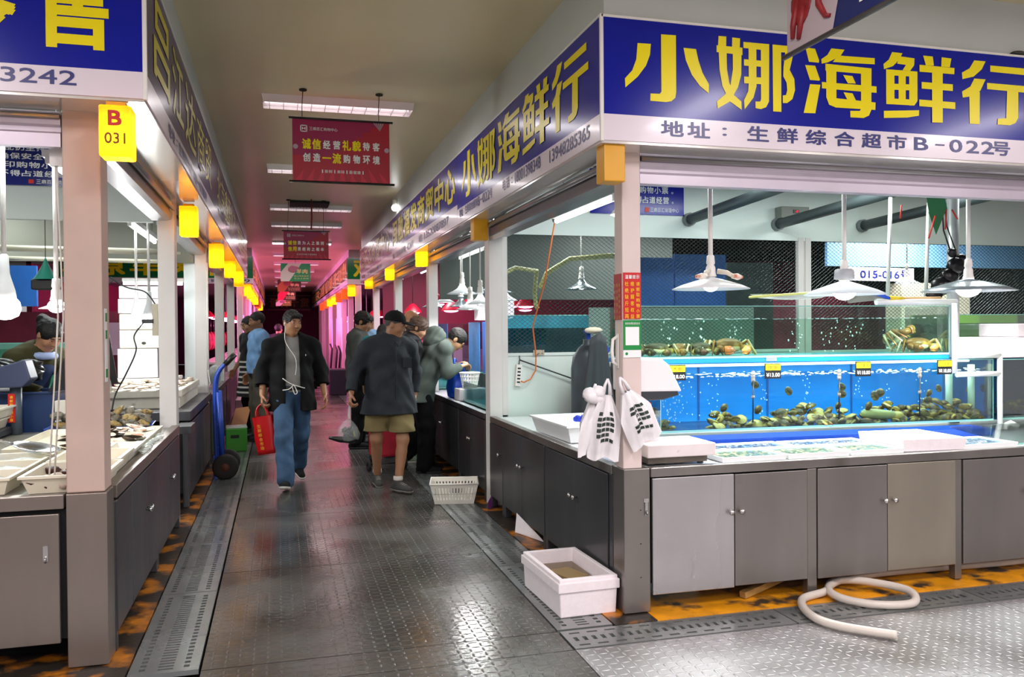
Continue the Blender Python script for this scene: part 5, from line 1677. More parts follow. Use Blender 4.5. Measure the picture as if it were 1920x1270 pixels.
# side counter: white tray, sticks, cloths
t = thing('white_tray', 'deep white tray on the aisle-side counter left of the hanging bags', 'tray', (1.845, 5.22, ZC + 0.005), R_(1))
MB().tray(0, 0, 0.34, 0.72, 0, 0.115, 0.01, 0.03, lip=0.015).build('tray', mat('white_tray', '#f2f4f4', 0.35), t)
for k, (a, lab) in enumerate(((0.0, 'front'), (0.05, 'back'))):
    tag(MB().box(0, 0, 0, 0.22, 0.022, 0.012).build('wooden_stick', mat('stick_wood', '#a9834a', 0.6, var=0.2, vscale=20), loc=(1.84 + a, 5.02 + a, ZC + 0.004), rot=(0, 0, R_(-4 + 90 * a))), 'thin wooden stick on the aisle-side counter, %s one of two' % lab, 'stick')
NITR = mat('blue_rubber_glove', '#1236c4', 0.5)
for k, (x, y, lab) in enumerate(((1.90, 4.72, 'crumpled blue glove on the counter beside the hanging bags'), (2.02, 5.5, 'crumpled blue glove inside the white tray'))):
    mb = MB()
    r2 = random.Random(k)
    for q in range(6): mb.blob((r2.uniform(-.03, .03), r2.uniform(-.02, .02), 0.02 + r2.random() * 0.02), (0.025, 0.018, 0.02), 9, 6, 0, 0.2)
    tag(mb.build('blue_glove', NITR, loc=(x, y, ZC + (0.003 if k == 0 else 0.10))), lab, 'glove')
mb = MB()
r2 = random.Random(9)
for q in range(7): mb.blob((r2.uniform(-.06, .06), r2.uniform(-.08, .08), 0.03 + r2.random() * 0.02), (0.06, 0.06, 0.035), 10, 7, 0, 0.25)
tag(mb.build('clear_bag', film('clear_bag_film', '#dfe8e0', 0.55, 0.15), loc=(1.90, 4.42, ZC + 0.003)), 'crumpled clear plastic bag on the counter at the foot of the corner post', 'bag')

# carrier bags hanging on the corner post
BAGW = mat('white_carrier_bag', '#ece8ea', 0.4, var=0.03, bump=0.25, bscale=18)
PRINT = mat('dark_green_print', '#2c3a33', 0.5)


def carrier(label, loc, w, h, rz, tilt, prints, seed):
    t = thing('carrier_bag', label, 'carrier bag', loc, (0, tilt, rz), 'carrier bags hanging on the corner post')
    r2 = random.Random(seed)
    n, m = 14, 16
    ph = r2.random() * 6
    mb = MB()

    def P(i, j, s):
        u = i / n - 0.5
        v = j / m
        width = w * (0.30 + 0.70 * min(1, v * 2.4)) * (1 - 0.06 * v)
        depth = 0.012 + 0.028 * math.sin(PI * min(1, v * 1.1)) ** 0.6
        fold = 0.010 * math.sin(u * 16 + ph + v * 2) * (1.1 - v * 0.5) + 0.006 * math.sin(u * 31 + v * 6)
        return (u * width, s * depth * (1 - (2 * u) ** 2) + fold, -h * v + 0.012 * math.cos(u * 9 + ph) * v)
    for s in (-1, 1):
        vs = [P(i, j, s) for i in range(n + 1) for j in range(m + 1)]
        mb.add(vs, [(i * (m + 1) + j, (i + 1) * (m + 1) + j, (i + 1) * (m + 1) + j + 1, i * (m + 1) + j + 1) for i in range(n) for j in range(m)], 0, True)
    o = mb.build('bag_body', BAGW, t)
    mb = MB()
    for sx in (-1, 1): mb.tube([(0.10 * w * sx, 0, 0.0), (0.07 * w * sx, 0, 0.05), (0.0, 0, 0.085)], [0.012, 0.008, 0.006], 7)
    mb.build('handles', BAGW, t)
    if prints:
        mb = MB()

        def Q(a, b):
            i, j = (a + 0.5) * n, b * m
            x, y, z = P(i, j, -1)
            return (x, y - 0.004, z)
        for rr in range(6):
            for cc in range(4):
                if r2.random() < 0.12: continue
                a0, a1 = -0.26 + 0.13 * cc + 0.008, -0.26 + 0.13 * cc + 0.118
                b0 = 0.26 + 0.085 * rr
                b1 = b0 + 0.055
                k = 3
                vs = []
                for i in range(k + 1):
                    a = a0 + (a1 - a0) * i / k
                    vs += [Q(a, b0), Q(a, b1)]
                mb.add(vs, [(2 * i, 2 * i + 1, 2 * i + 3, 2 * i + 2) for i in range(k)])
        mb.build('print', PRINT, t)
    return t


carrier('white carrier bag with a dark printed block, tilted in front of the corner post', (1.745, 4.07, 1.20), 0.21, 0.30, R_(8), R_(-26), True, 1)
carrier('white carrier bag with a dark print, hanging straight left of the tilted one', (1.665, 4.14, 1.18), 0.18, 0.34, R_(-15), R_(4), True, 2)
carrier('plain white carrier bag hanging at the back left of the bunch', (1.615, 4.20, 1.15), 0.14, 0.30, R_(20), R_(8), False, 3)
mb = MB()
for q in range(5): mb.blob((r2.uniform(-.03, .03), r2.uniform(-.02, .02), r2.uniform(-.02, .02)), (0.04, 0.03, 0.035), 9, 6, 0, 0.2)
tag(mb.build('crumpled_bag', BAGW, loc=(1.60, 4.16, 1.18)), 'crumpled white bag tucked above the hanging carrier bags', 'bag')
t = thing('pull_handle', 'white curved pull handle on the aisle side of the corner post', 'handle', (1.752, 4.19, 1.33))
MB().tube([(0, 0, 0), (-0.03, 0, 0.02), (-0.035, 0, 0.08), (-0.03, 0, 0.14), (0, 0, 0.16)], 0.009, 10).build('grip', WHITE_PLASTIC, t)
MB().box(-0.004, -0.014, -0.012, 0.0, 0.014, 0.172).build('plate', WHITE_PLASTIC, t)

# notices stuck to the corner post
t = thing('red_notice', 'red notice with yellow columns of characters on the front of the corner post', 'notice', (1.758, 4.128, 1.58))
MB().box(0, 0, 0, 0.10, 0.004, 0.245).build('card', mat('red_card', '#c8100c', 0.4), t)
mb = MB()
Gp = FACE_FRONT @ Matrix.Translation((0, 0, 0.002))
for c, col in enumerate(('杜绝缺斤短两', '维护顾客权益', '请索取购物小票')):
    n = len(col)
    for k, ch in enumerate(col): put_text(mb, ch, 0.018 + 0.032 * c, 0.185 - 0.172 * k / (n - 1), 0.021, 0.021 if n > 6 else 0.024, Gp, 0.015)
mb.build('yellow_lettering', mat('orange_yellow_letter', '#f4b81c', 0.4), t)
mb = MB()
chars(mb, '温馨提示', 0.008, 0.092, 0.222, 0.02, Gp, 0.01)
mb.build('white_lettering', WHITE_LETTER, t)
t = thing('red_notice', 'red notice with faint columns of characters on the aisle side of the corner post', 'notice', (1.750, 4.238, 1.575))
MB().box(0, -0.096, 0, 0.004, 0, 0.245).build('card', mat('faded_red_card', '#a81a18', 0.45), t)
mb = MB()
Gq = FACE_WEST @ Matrix.Translation((0, 0, 0.002))
for c, col in enumerate(('杜绝缺斤短两', '维护顾客权益', '请索取购物小票')):
    n = len(col)
    for k, ch in enumerate(col): put_text(mb, ch, 0.016 + 0.032 * c, 0.185 - 0.172 * k / (n - 1), 0.02, 0.02, Gq, 0.01)
mb.build('yellow_lettering', mat('faded_gold_letter', '#c98f4a', 0.4), t)
t = thing('payment_sticker', 'green-bordered white payment sticker below the red notice on the corner post', 'sticker', (1.757, 4.130, 1.375))
MB().box(0, 0, 0.04, 0.102, 0.003, 0.198).build('green_card', mat('pay_green', '#0f8a3c', 0.4), t)
MB().box(0.012, -0.002, 0.065, 0.09, 0, 0.162).build('white_square', WHITE_LETTER, t)
MB().box(0, 0, 0.0, 0.102, 0.003, 0.039).build('pale_card', WHITE_LETTER, t)
mb = MB()
mb.add([(0.018 + 0.008 * math.cos(q * PI / 8), -0.002, 0.02 + 0.008 * math.sin(q * PI / 8)) for q in range(16)], [tuple(range(16))])
mb.build('green_dot', mat('pay_green', '#0f8a3c', 0.4), t)
mb = MB()
chars(mb, '推荐使用扫码支付', 0.010, 0.095, 0.18, 0.012, Gp, 0.0)
mb.build('white_lettering', WHITE_LETTER, t)

# ---------------------------------------------------------------- behind the counter: cylinders, power strip, cord
CYL = mat('worn_gas_cylinder', '#3b4148', 0.45, 0.3, var=0.25, vscale=5, dirt='#6b4a3a', dscale=4, damt=0.25)
CYLB = mat('brown_gas_cylinder', '#4a3a36', 0.5, 0.2, var=0.25, vscale=5)
for k, (x, m, lab) in enumerate(((2.56, CYL, 'grey gas cylinder with blue collar behind the apron, left of two'), (2.92, CYLB, 'brown gas cylinder with a black strap, right of two'))):
    t = thing('gas_cylinder', lab, 'gas cylinder', (x, 6.78, -0.012))
    MB().lathe([(0.0, 0.0), (0.14, 0.0), (0.15, 0.02), (0.15, 1.20), (0.135, 1.30), (0.085, 1.38), (0.045, 1.41), (0.045, 1.45), (0, 1.45)], (0, 0, 0), 28).build('body', m, t)
    MB().lathe([(0.022, 1.45), (0.022, 1.50), (0.04, 1.505), (0.04, 1.53), (0.0, 1.535)], (0, 0, 0), 14).build('valve', mat('valve_blue', '#1c3c9c', 0.4), t)
    if k: MB().tube([(-0.15, -0.08, 1.15), (-0.04, -0.1, 1.42), (0.12, -0.1, 1.1)], 0.008, 6).build('strap', BLACK_PLASTIC, t)
    else:
        for q in range(3):
            MB().lathe([(0.038, 0), (0.042, 0.008), (0.038, 0.016), (0, 0.016), (0, 0), (0.038, 0)], (0, 0, 0), 16, 0, True, Matrix.Translation((0.07 + 0.045 * (q % 2), -0.09, 1.36 + 0.05 * (q - 1))) @ Matrix.Rotation(R_(70), 4, 'X')).build('gauge', mat('gauge_face_blue', '#23479e', 0.3), t)
mb = MB()
n, m_ = 18, 10
vs = []
for i in range(n + 1):
    for j in range(m_ + 1):
        u, v = i / n - 0.5, j / m_
        wd = 0.14 + 0.20 * v
        vs.append((u * wd, -0.03 - 0.03 * math.cos(u * PI) + 0.016 * math.sin(u * 22 + 1) * v, -0.72 * v + 0.02 * math.cos(u * 5)))
mb.add(vs, [(i * (m_ + 1) + j, i * (m_ + 1) + j + 1, (i + 1) * (m_ + 1) + j + 1, (i + 1) * (m_ + 1) + j) for i in range(n) for j in range(m_)], 0, True)
ap = mb.build('apron', mat('charcoal_apron', '#34383c', 0.7), loc=(2.56, 6.58, 1.47))
so = ap.modifiers.new('thick', 'SOLIDIFY')
so.thickness = 0.006
tag(ap, 'charcoal apron hung over the left gas cylinder', 'apron')
tag(MB().blob((0, 0, 0), (0.08, 0.04, 0.028), 14, 8, 0, 0.08).build('white_brush', mat('dirty_white', '#cfc4ae', 0.8), loc=(2.54, 6.60, 1.515)), 'off-white brush head on top of the apron', 'brush')
tag(MB().tube([(2.64, 6.60, 0.775), (2.58, 6.55, 1.05)], 0.010, 8).build('broom_handle', mat('pale_wood', '#c9a06a', 0.5)), 'thin wooden handle leaning on the gas cylinder', 'handle')
t = thing('power_strip', 'white power strip hung on the white partition panel', 'power strip', (2.015, 7.07, 1.03), (0, R_(4), 0))
MB().box(-0.026, 0, 0, 0.026, 0.028, 0.19).build('case', WHITE_PLASTIC, t, bevel=0.004)
mb = MB()
for k in range(5): mb.box(-0.014, -0.002, 0.03 + 0.03 * k, 0.014, 0.0, 0.043 + 0.03 * k)
mb.build('socket_slots', BLACK_PLASTIC, t)
MB().tube([(0, 0.015, 0.19), (0.005, 0.02, 0.24), (0, 0.025, 0.27)], 0.004, 6).build('hanging_loop', DARK_GREY, t)
OR = mat('orange_cord', '#d8743a', 0.5)
tag(MB().tube([(2.09, 6.26, 2.36), (2.08, 6.5, 1.9), (2.10, 6.9, 1.55), (2.17, 7.04, 1.30), (2.17, 7.05, 1.17), (2.12, 7.05, 1.09), (2.06, 7.05, 1.065), (2.035, 7.055, 1.075)], 0.0065, 8).build('orange_cord', OR), 'orange cord running from the bright batten down to the power strip', 'cord')
tag(MB().tube([(3.0, 6.98, 2.38), (2.99, 6.98, 1.5), (2.97, 6.98, 1.38)], 0.012, 8).build('blue_pole', mat('navy_pole', '#15305f', 0.4)), 'thin navy pole hanging before the wire net left of the corner post', 'pole')
tag(MB().tube([(2.03, 7.07, 1.26), (2.7, 7.07, 1.02)], 0.006, 6).build('grey_cable', DARK_GREY), 'grey cable slanting down the white partition panel', 'cable')
tag(MB().box(0, 0, 0, 0.10, 0.004, 0.045).build('paper_label', mat('stained_label', '#b9ad9c', 0.7, dirt='#5a4c40', dscale=40, damt=0.4), loc=(2.16, 7.082, 1.30)), 'small smudged label under the wire net', 'label')

# things seen through the net
HOSEY = mat('pale_yellow_hose', '#c9c98a', 0.45)
tag(MB().tube([(2.0, 7.6, 1.95), (2.05, 7.7, 2.05), (2.2, 7.8, 2.12), (2.45, 7.9, 2.10), (2.52, 8.2, 1.9), (2.56, 8.3, 1.78), (2.58, 8.3, 1.74)], 0.022, 10).build('yellow_hose', HOSEY), 'pale yellow hose drooping behind the net at the left', 'hose')
tag(MB().tube([(2.58, 8.2, 1.95), (2.65, 8.2, 2.1), (2.9, 8.2, 2.25), (3.3, 8.1, 2.28), (3.6, 8.1, 2.27)], 0.026, 10).build('yellow_hose', HOSEY), 'pale yellow hose arching under the rear ceiling behind the net', 'hose')
for k, (x, L, lab, back) in enumerate([(2.34, 1.15, 'teal tank behind the net, left', '#0f6f86')]):
    T2 = tank(lab, (x, 8.62 if k == 0 else 7.55, 0.80 if k == 0 else 1.06), L, 0.45, 0.88 if k == 0 else 0.60, 0, glass('teal_water', '#8fc7cc', 0.4), 0.74 if k == 0 else 0.48, mat('teal_backing_%s' % back[1:], back, 0.5, var=0.2, vscale=6))
    mb = MB()
    r2 = random.Random(30 + k)
    for q in range(40): mb.blob((r2.uniform(0.05, L - 0.05), r2.uniform(0.08, 0.3), 0.03 + r2.random() * 0.08), (0.035, 0.03, 0.022), 8, 6, 0, 0.2)
    o = mb.build('shell_heap', OLIVE, T2)
    o['kind'] = 'stuff'
    mb = MB()
    mb.box(0, 0, 0, L, 0.45, 0.79 if k == 0 else 1.05)
    tag(mb.build('tank_stand', mat('dark_stand', '#22302f', 0.6), loc=(x, 8.62 if k == 0 else 7.55, 0.0)), 'dark stand under the %s' % lab.split(',')[0] + (' at the left' if k == 0 else ' beyond the post'), 'stand')
BLUEP = mat('blue_sheet_panel', '#1c5fae', 0.45, var=0.05)
for k, (a, b_, lab) in enumerate(((3.40, 3.92, 'left'), (3.94, 4.52, 'right'))):
    tag(MB().box(a, 7.9, 1.75, b_, 7.94, 2.25 + 0.04 * k).build('blue_sheet', BLUEP), 'blue sheet panel behind the net over the crab tank, %s one of two' % lab, 'panel')
tag(MB().box(4.6, 8.0, 1.2, 5.15, 8.4, 2.22).build('steel_locker', mat('dark_steel_locker', '#3c4a4a', 0.35, 0.5, var=0.2)), 'dark steel locker behind the net right of the blue panels', 'locker')
tag(MB().box(3.0, 7.9, 0.9, 4.85, 7.93, 1.74).build('sea_green_board', mat('sea_green_board', '#93aea3', 0.6, var=0.2, vscale=2)), 'sea-green board behind the net, seen through the crab tank', 'board')
t = thing('stall_sign', 'white sign reading 015-016 seen through the right part of the net', 'sign', (6.75, 8.9, 2.10), R_(8))
MB().box(0, 0, 0, 1.15, 0.03, 0.17).build('board', STRIP_SIGN, t)
mb = MB()
put_text(mb, '015-016号', 0.66, 0.085, 0.86, 0.12, FACE_FRONT @ Matrix.Translation((0, 0, 0.003)), 0.02)
mb.build('lettering', NAVY_LETTER, t)
MB().box(0.02, -0.004, 0.03, 0.12, 0, 0.14).build('yellow_mark', YELLOW_LETTER, t)
tag(MB().box(6.7, 9.2, 2.30, 11.0, 9.25, 2.60).build('blue_canopy', mat('pale_blue_canopy', '#6f9cc4', 0.5)), 'pale blue board above the far stall seen through the net', 'board')
tag(MB().box(6.6, 10.5, 0.8, 9.5, 10.6, 2.0).build('red_backdrop_panel', mat('red_stall_panel', '#7d1f3a', 0.6, var=0.3, vscale=3)), 'dark red stall panel far behind the net', 'panel')
tag(MB().box(7.9, 9.3, 1.1, 9.0, 9.6, 2.1).build('cream_cupboard', mat('cream_cupboard', '#cfc8b0', 0.5)), 'cream cupboard behind the net at the right edge', 'cupboard')
for k, (x, y, lab) in enumerate(((7.3, 8.5, 'left'), (8.3, 8.6, 'right'))):
    pendant('bright lamp seen through the right part of the net, %s one of two' % lab, x, y, 2.05, 0.14, 2.9, ENAMEL_T, 0.1, 9, CONE, 0.05, 0.008)

# second and third right-hand stalls: low glass tanks along the counter, deeper fittings
for k, (y0, L, lab) in enumerate(((7.3, 1.2, 'low glass display tank on the counter beyond the net partition'), (10.35, 2.5, 'low glass display tank two posts beyond the net partition'), (13.4, 2.4, 'low glass display tank in the last right-hand blue stall'))):
    T3 = tank(lab, (2.29, y0, 0.795), L, 0.46, 0.20, PI / 2, WATER_BLUE, 0.13, None)
for k, (x, y, z, L, b_, lab) in enumerate(((2.75, 9.2, 1.0, 0.6, '#2a63b8', 'blue tank at the back of the stall beyond the net partition'), (2.75, 9.95, 1.0, 0.6, '#3d86c8', 'paler blue tank at the back beside the bigger one'), (2.8, 12.2, 1.0, 0.8, '#2f5fa0', 'blue tank in the stall two posts beyond the net'))):
    tank(lab, (x, y, z), L, 0.4, 0.62, PI / 2, WATER_BLUE, 0.5, mat('blue_backing_%s' % b_[1:], b_, 0.5, var=0.25, vscale=5))
    tag(MB().box(x - 0.4, y, 0.0, x, y + L, z - 0.005).build('tank_stand', mat('dark_stand', '#22302f', 0.6)), 'dark stand under the %s' % lab.replace('stall', 'unit'), 'stand')
tag(MB().box(2.3, 9.8, 1.64, 2.75, 10.0, 1.87).build('white_box', FOAM, bevel=0.006), 'white box on the shelf beyond the net partition post', 'box')
struct(MB().box(1.9, 10.1, 1.9, 5.0, 10.14, 2.97).build('wall_divider_near', mat('drab_rear_beam', '#444c47', 0.5)))
struct(MB().box(1.95, 16.3, 0, 11.4, 16.36, 3.0).build('wall_divider_far', MAG))
mb = MB()
t = thing('white_basket', 'white round basket on the counter beside the blue bag', 'basket', (1.94, 8.67, 0.912))
N = 20
vs = []
for j in range(5):
    for i in range(N):
        a = 2 * PI * i / N
        r_ = 0.075 + 0.03 * j / 4
        vs.append((r_ * math.cos(a), r_ * math.sin(a), 0.16 * j / 4))
for i in range(N): mb.bar(vs[i], vs[4 * N + i], 0.010, 0.004)
for j in range(5): mb.tube([vs[j * N + i] for i in range(N)], 0.005 if j < 4 else 0.009, 6, closed=True)
mb.lathe([(0.075, 0.0), (0, 0.0)], (0, 0, 0), N)
mb.build('basket_body', WHITE_PLASTIC, t)
tag(MB().box(1.80, 8.54, 0.791, 2.1, 8.80, 0.91).build('white_block', FOAM, bevel=0.004), 'white foam block under the round basket', 'foam block')

# ---------------------------------------------------------------- on the floor at the right
t = thing('foam_box', 'open pinkish-white foam box of water standing on the drain grate', 'foam box', (1.415, 4.185, 0.004), R_(2))
mb = MB()
mb.tray(0, 0, 0.318, 0.60, 0, 0.205, 0.028, 0.008, 0, None, 0.0, 0.03)
mb.build('box', FOAM, t, bevel=0.006)
mb = MB()
for bx in ((-.016, -.016, .334, -.004), (-.016, .604, .334, .616), (-.016, -.004, -.004, .604), (.322, -.004, .334, .604)): mb.box(bx[0], bx[1], 0.135, bx[2], bx[3], 0.185)
mb.build('raised_band', FOAM, t, bevel=0.003)
MB().box(0.03, 0.03, 0.04, 0.288, 0.57, 0.13).build('water', film('murky_water', '#8f7656', 0.4, 0.08), t)
tag(MB().box(0, 0, 0, 0.13, 0.2, 0.012).build('wooden_chip', mat('tan_board', '#9c8356', 0.6), loc=(1.55, 4.42, 0.125), rot=(0, 0, 0.3)), 'tan board floating in the foam box', 'board')
t = thing('plastic_basket', 'white plastic crate basket standing empty in the aisle', 'basket', (1.30, 7.25, 0.004), R_(-12))


def crate(t, w, d, h, fl, m):
    ts = []
    def P(side, u, v):
        e = fl * v
        if side == 0: return (-e + (w + 2 * e) * u, -e, h * v)
        if side == 1: return (w + e, -e + (d + 2 * e) * u, h * v)
        if side == 2: return (w + e - (w + 2 * e) * u, d + e, h * v)
        return (-e, d + e - (d + 2 * e) * u, h * v)
    for side in range(4):
        mb = MB()
        n = 14 if side % 2 == 0 else 10
        for (a, b_) in ((0.0, 0.2), (0.48, 0.54), (0.82, 1.0)):
            mb.add([P(side, 0, a), P(side, 1, a), P(side, 1, b_), P(side, 0, b_)], [(0, 1, 2, 3)])
        for k in range(n + 1):
            u = k / n
            w_ = 0.022 if 0 < k < n else 0.04
            u0, u1 = max(0, u - w_), min(1, u + w_)
            mb.add([P(side, u0, 0.2), P(side, u1, 0.2), P(side, u1, 0.82), P(side, u0, 0.82)], [(0, 1, 2, 3)])
        o = mb.build('side_wall', m, t)
        s = o.modifiers.new('thick', 'SOLIDIFY')
        s.thickness = 0.006
    MB().box(0, 0, 0, w, d, 0.006).build('bottom', m, t)
    mb = MB()
    e = fl
    mb.tube([(-e, -e, h), (w + e, -e, h), (w + e, d + e, h), (-e, d + e, h)], 0.009, 6, closed=True)
    mb.build('rim', m, t)


crate(t, 0.34, 0.26, 0.18, 0.04, mat('crate_white', '#e6e2d6', 0.4))
HOSE = mat('milky_hose', '#c9c0b6', 0.35, var=0.05, vscale=8, trans=0.0)


def spline(pts, n=10):
    pts = [Vector(p) for p in pts]
    out = []
    for i in range(len(pts) - 1):
        p0, p1, p2, p3 = pts[max(i - 1, 0)], pts[i], pts[i + 1], pts[min(i + 2, len(pts) - 1)]
        for k in range(n):
            t_ = k / n
            out.append(0.5 * ((2 * p1) + (p2 - p0) * t_ + (2 * p0 - 5 * p1 + 4 * p2 - p3) * t_ * t_ + (3 * p1 - p0 - 3 * p2 + p3) * t_ ** 3))
    out.append(pts[-1])
    return out


hp = spline([(2.885, 3.43, 0.026), (2.70, 3.62, 0.026), (2.66, 3.80, 0.026), (2.76, 4.02, 0.030), (2.97, 4.10, 0.034), (3.10, 4.22, 0.04), (3.22, 4.14, 0.06), (3.36, 3.92, 0.06), (3.30, 3.80, 0.03), (3.10, 3.84, 0.026), (2.97, 3.98, 0.034), (3.02, 4.14, 0.045), (3.3, 4.27, 0.04), (3.8, 4.30, 0.035), (4.4, 4.27, 0.035), (5.0, 4.30, 0.035)], 8)
tag(MB().tube(hp, 0.022, 12).build('milky_hose', HOSE), 'milky plastic hose coiled on the floor before the cabinets', 'hose')
tag(MB().box(0, 0, 0, 0.34, 0.04, 0.035).build('wood_offcut', mat('stick_wood', '#a9834a', 0.6, var=0.2, vscale=20), loc=(2.50, 4.17, 0.012), rot=(0, R_(-6), R_(20))), 'wooden offcut poking from under the corner cabinet', 'wood')
tag(MB().box(2.35, 4.42, 0.009, 4.9, 4.44, 0.13).build('blue_skirting', BLUE_TRAY), 'blue plastic edge visible under the front cabinets', 'plastic strip')
mb = MB()
mb.add([(0, 0, 0), (0.06, 0.08, 0), (0.05, 0.06, 0.10), (0.0, -0.01, 0.06)], [(0, 1, 2, 3)])
mb.add([(0.002, 0.01, 0), (0.062, 0.09, 0), (0.052, 0.07, 0.10), (0.002, 0.0, 0.06)], [(3, 2, 1, 0)])
tag(mb.build('purple_scrap', mat('purple_plastic', '#a04fc0', 0.4), loc=(1.69, 6.9, 0.008)), 'purple plastic scrap on the kerb behind the white basket', 'plastic scrap')
mb = MB()
mb.add([(0, 0, 0), (0.12, -0.35, 0.0), (0.10, -0.30, 0.03), (0.02, 0.02, 0.14)], [(0, 1, 2, 3), (3, 2, 1, 0)])
tag(mb.build('white_board_scrap', FOAM, loc=(1.69, 6.05, 0.01)), 'white board scrap leaning under the aisle-side cabinets', 'scrap')
# ---------------------------------------------------------------- left-hand seafood stall
G_ = 'dark cabinets along the left of the aisle'
# front cabinet facing the hall, cut by the photo's left edge
t = thing('steel_cabinet', 'steel cabinet of the left-hand stall facing the hall, with a hasp on its door', 'cabinet', (-0.76, 4.19, 0), 0)
STEEL_BROWN = mat('brownish_stainless', '#8d827a', 0.38, 0.75, var=0.10, vscale=2.5, rvar=0.07, stretch=(1, 1, 0.3))
MB().box(-1.9, 0.03, 0.14, -0.14, 0.6, 0.73).build('carcass', DARK_IN, t)
MB().box(-0.172, 0.0, 0.012, -0.002, 0.165, 0.799).build('corner_post', STEEL_BROWN, t, bevel=0.003)
for a, b_ in ((-0.78, -0.20), (-1.38, -0.79)):
    d = MB().box(a, -0.006, 0.13, b_, 0.014, 0.715).build('door', STEEL_BROWN, t, bevel=0.003)
    if a > -1:
        mb = MB()
        mb.box(-0.265, -0.012, 0.505, -0.245, -0.006, 0.575)
        mb.tube([(-0.255, -0.018, 0.525), (-0.255, -0.022, 0.51), (-0.255, -0.014, 0.50)], 0.004, 6)
        mb.build('hasp_latch', CHROME, d)
side_cabinet('dark steel cabinet right behind the left corner post', 4.36, 5.78, -0.758, 1, [(4.37, 4.80, None), (4.806, 5.30, 5.27), (5.306, 5.775, 5.34)], group=G_, c0=0.45)
side_cabinet('dark steel cabinet along the left aisle, before the dark gap', 5.785, 7.03, -0.758, 1, [(5.79, 6.40, 6.37), (6.406, 7.02, 6.44)], group=G_)
side_cabinet('dark steel cabinet along the left aisle, behind the blue hand truck', 7.75, 10.05, -0.758, 1, [(7.76, 8.9, None), (8.91, 10.04, None)], group=G_)
for k, (a, b_) in enumerate(((10.28, 13.07), (13.29, 16.1))):
    side_cabinet('dull cabinet %s along the left aisle, beyond the white panel' % ('first' if k == 0 else 'second'), a, b_, -0.758, 1, [(a + .01, (a + b_) / 2 - .003, None), ((a + b_) / 2 + .003, b_ - .01, None)], group=G_)
GREY_TOP = mat('wet_grey_counter', '#8f8c80', 0.28, 0.2, var=0.15, vscale=5)
mb = MB()
mb.box(-2.8, 4.182, 0.737, -0.94, 4.24, 0.80)
mb.box(-0.81, 4.38, 0.737, -0.752, 7.03, 0.80)
mb.box(-2.8, 4.24, 0.757, -0.94, 7.03, 0.785, 1)
mb.box(-0.94, 4.378, 0.757, -0.81, 7.03, 0.785, 1)
tag(mb.build('worktop', [STEEL_BROWN, GREY_TOP], bevel=0.003), 'steel-edged worktop of the left-hand seafood stall', 'worktop')
mb = MB()
mb.box(-1.5, 7.75, 0.76, -0.74, 10.1, 0.84)
tag(mb.build('worktop', [STEEL_DARK], bevel=0.003), 'second dark worktop on the left, beyond the gap, carrying the foam slab of fish', 'worktop')
tag(MB().box(-1.5, 10.3, 0.735, -0.75, 16.1, 0.80).build('worktop', [STEEL_DARK], bevel=0.003), 'long dull worktop on the left beyond the white panel', 'worktop')
t = thing('counter_flap', 'narrow steel flap standing in the gap between the left-hand counters', 'counter flap', (-0.72, 7.30, 0.0))
MB().box(-0.03, 0.0, 0.10, 0.0, 0.06, 0.72).build('flap_leg', STEEL_DARK, t, bevel=0.003)
MB().box(-0.09, -0.02, 0.70, 0.03, 0.32, 0.76).build('flap_top', STEEL_DARK, t, bevel=0.003)

t = thing('roller_shutter', 'rolled-up grey shutter over the front counter of the left-hand stall', 'roller shutter', (-2.9, 4.22, 2.37))
mb = MB()
mb.prism([(0.0, 0.0), (0.05, 0.0), (0.05, 0.03), (0.16, 0.03), (0.16, 0.16), (0.0, 0.16), (0.0, 0.10), (0.012, 0.09), (0.012, 0.07), (0.0, 0.06)], 0.0, 1.96, Mx)
mb.build('shutter_roll', SHUT, t)
MB().tube([(0, -0.012, 0.135), (1.96, -0.012, 0.135)], 0.012, 10).build('guide_rail', GALV, t)
for k, (a, b_, lab) in enumerate(((4.40, 7.0, 'first'), (7.24, 10.05, 'second'), (10.28, 13.05, 'third'), (13.3, 16.1, 'fourth'))):
    t = thing('roller_shutter', 'rolled-up steel shutter %s along the left aisle side' % lab, 'roller shutter', (-0.93, a, 2.40))
    mb = MB()
    mb.prism([(0.14, 0.0), (0.10, -0.01), (0.0, -0.01), (0.0, 0.12), (0.12, 0.12), (0.14, 0.10), (0.128, 0.08), (0.14, 0.06)], 0, b_ - a, Mx2)
    mb.build('shutter_roll', GALV, t)
    MB().tube([(0.16, 0.0, 0.085), (0.16, b_ - a, 0.085)], 0.018, 8).build('guide_tube', GALV, t)
mb = MB()
t = thing('ball_chain', 'white bead chain hanging left of the corner post', 'chain', (-0.985, 4.32, 1.2))
for k, dx in enumerate((0.0, 0.022)):
    MB().tube([(dx * 0.2, 0, 1.2), (dx, 0.01, 0.4), (-0.05 + dx, 0.02, -0.36)], 0.004, 6).build('strand', WHITE_PLASTIC, t)
MB().box(-0.02, -0.02, 1.10, 0.035, 0.02, 1.22).build('chain_box', WHITE_PLASTIC, t)

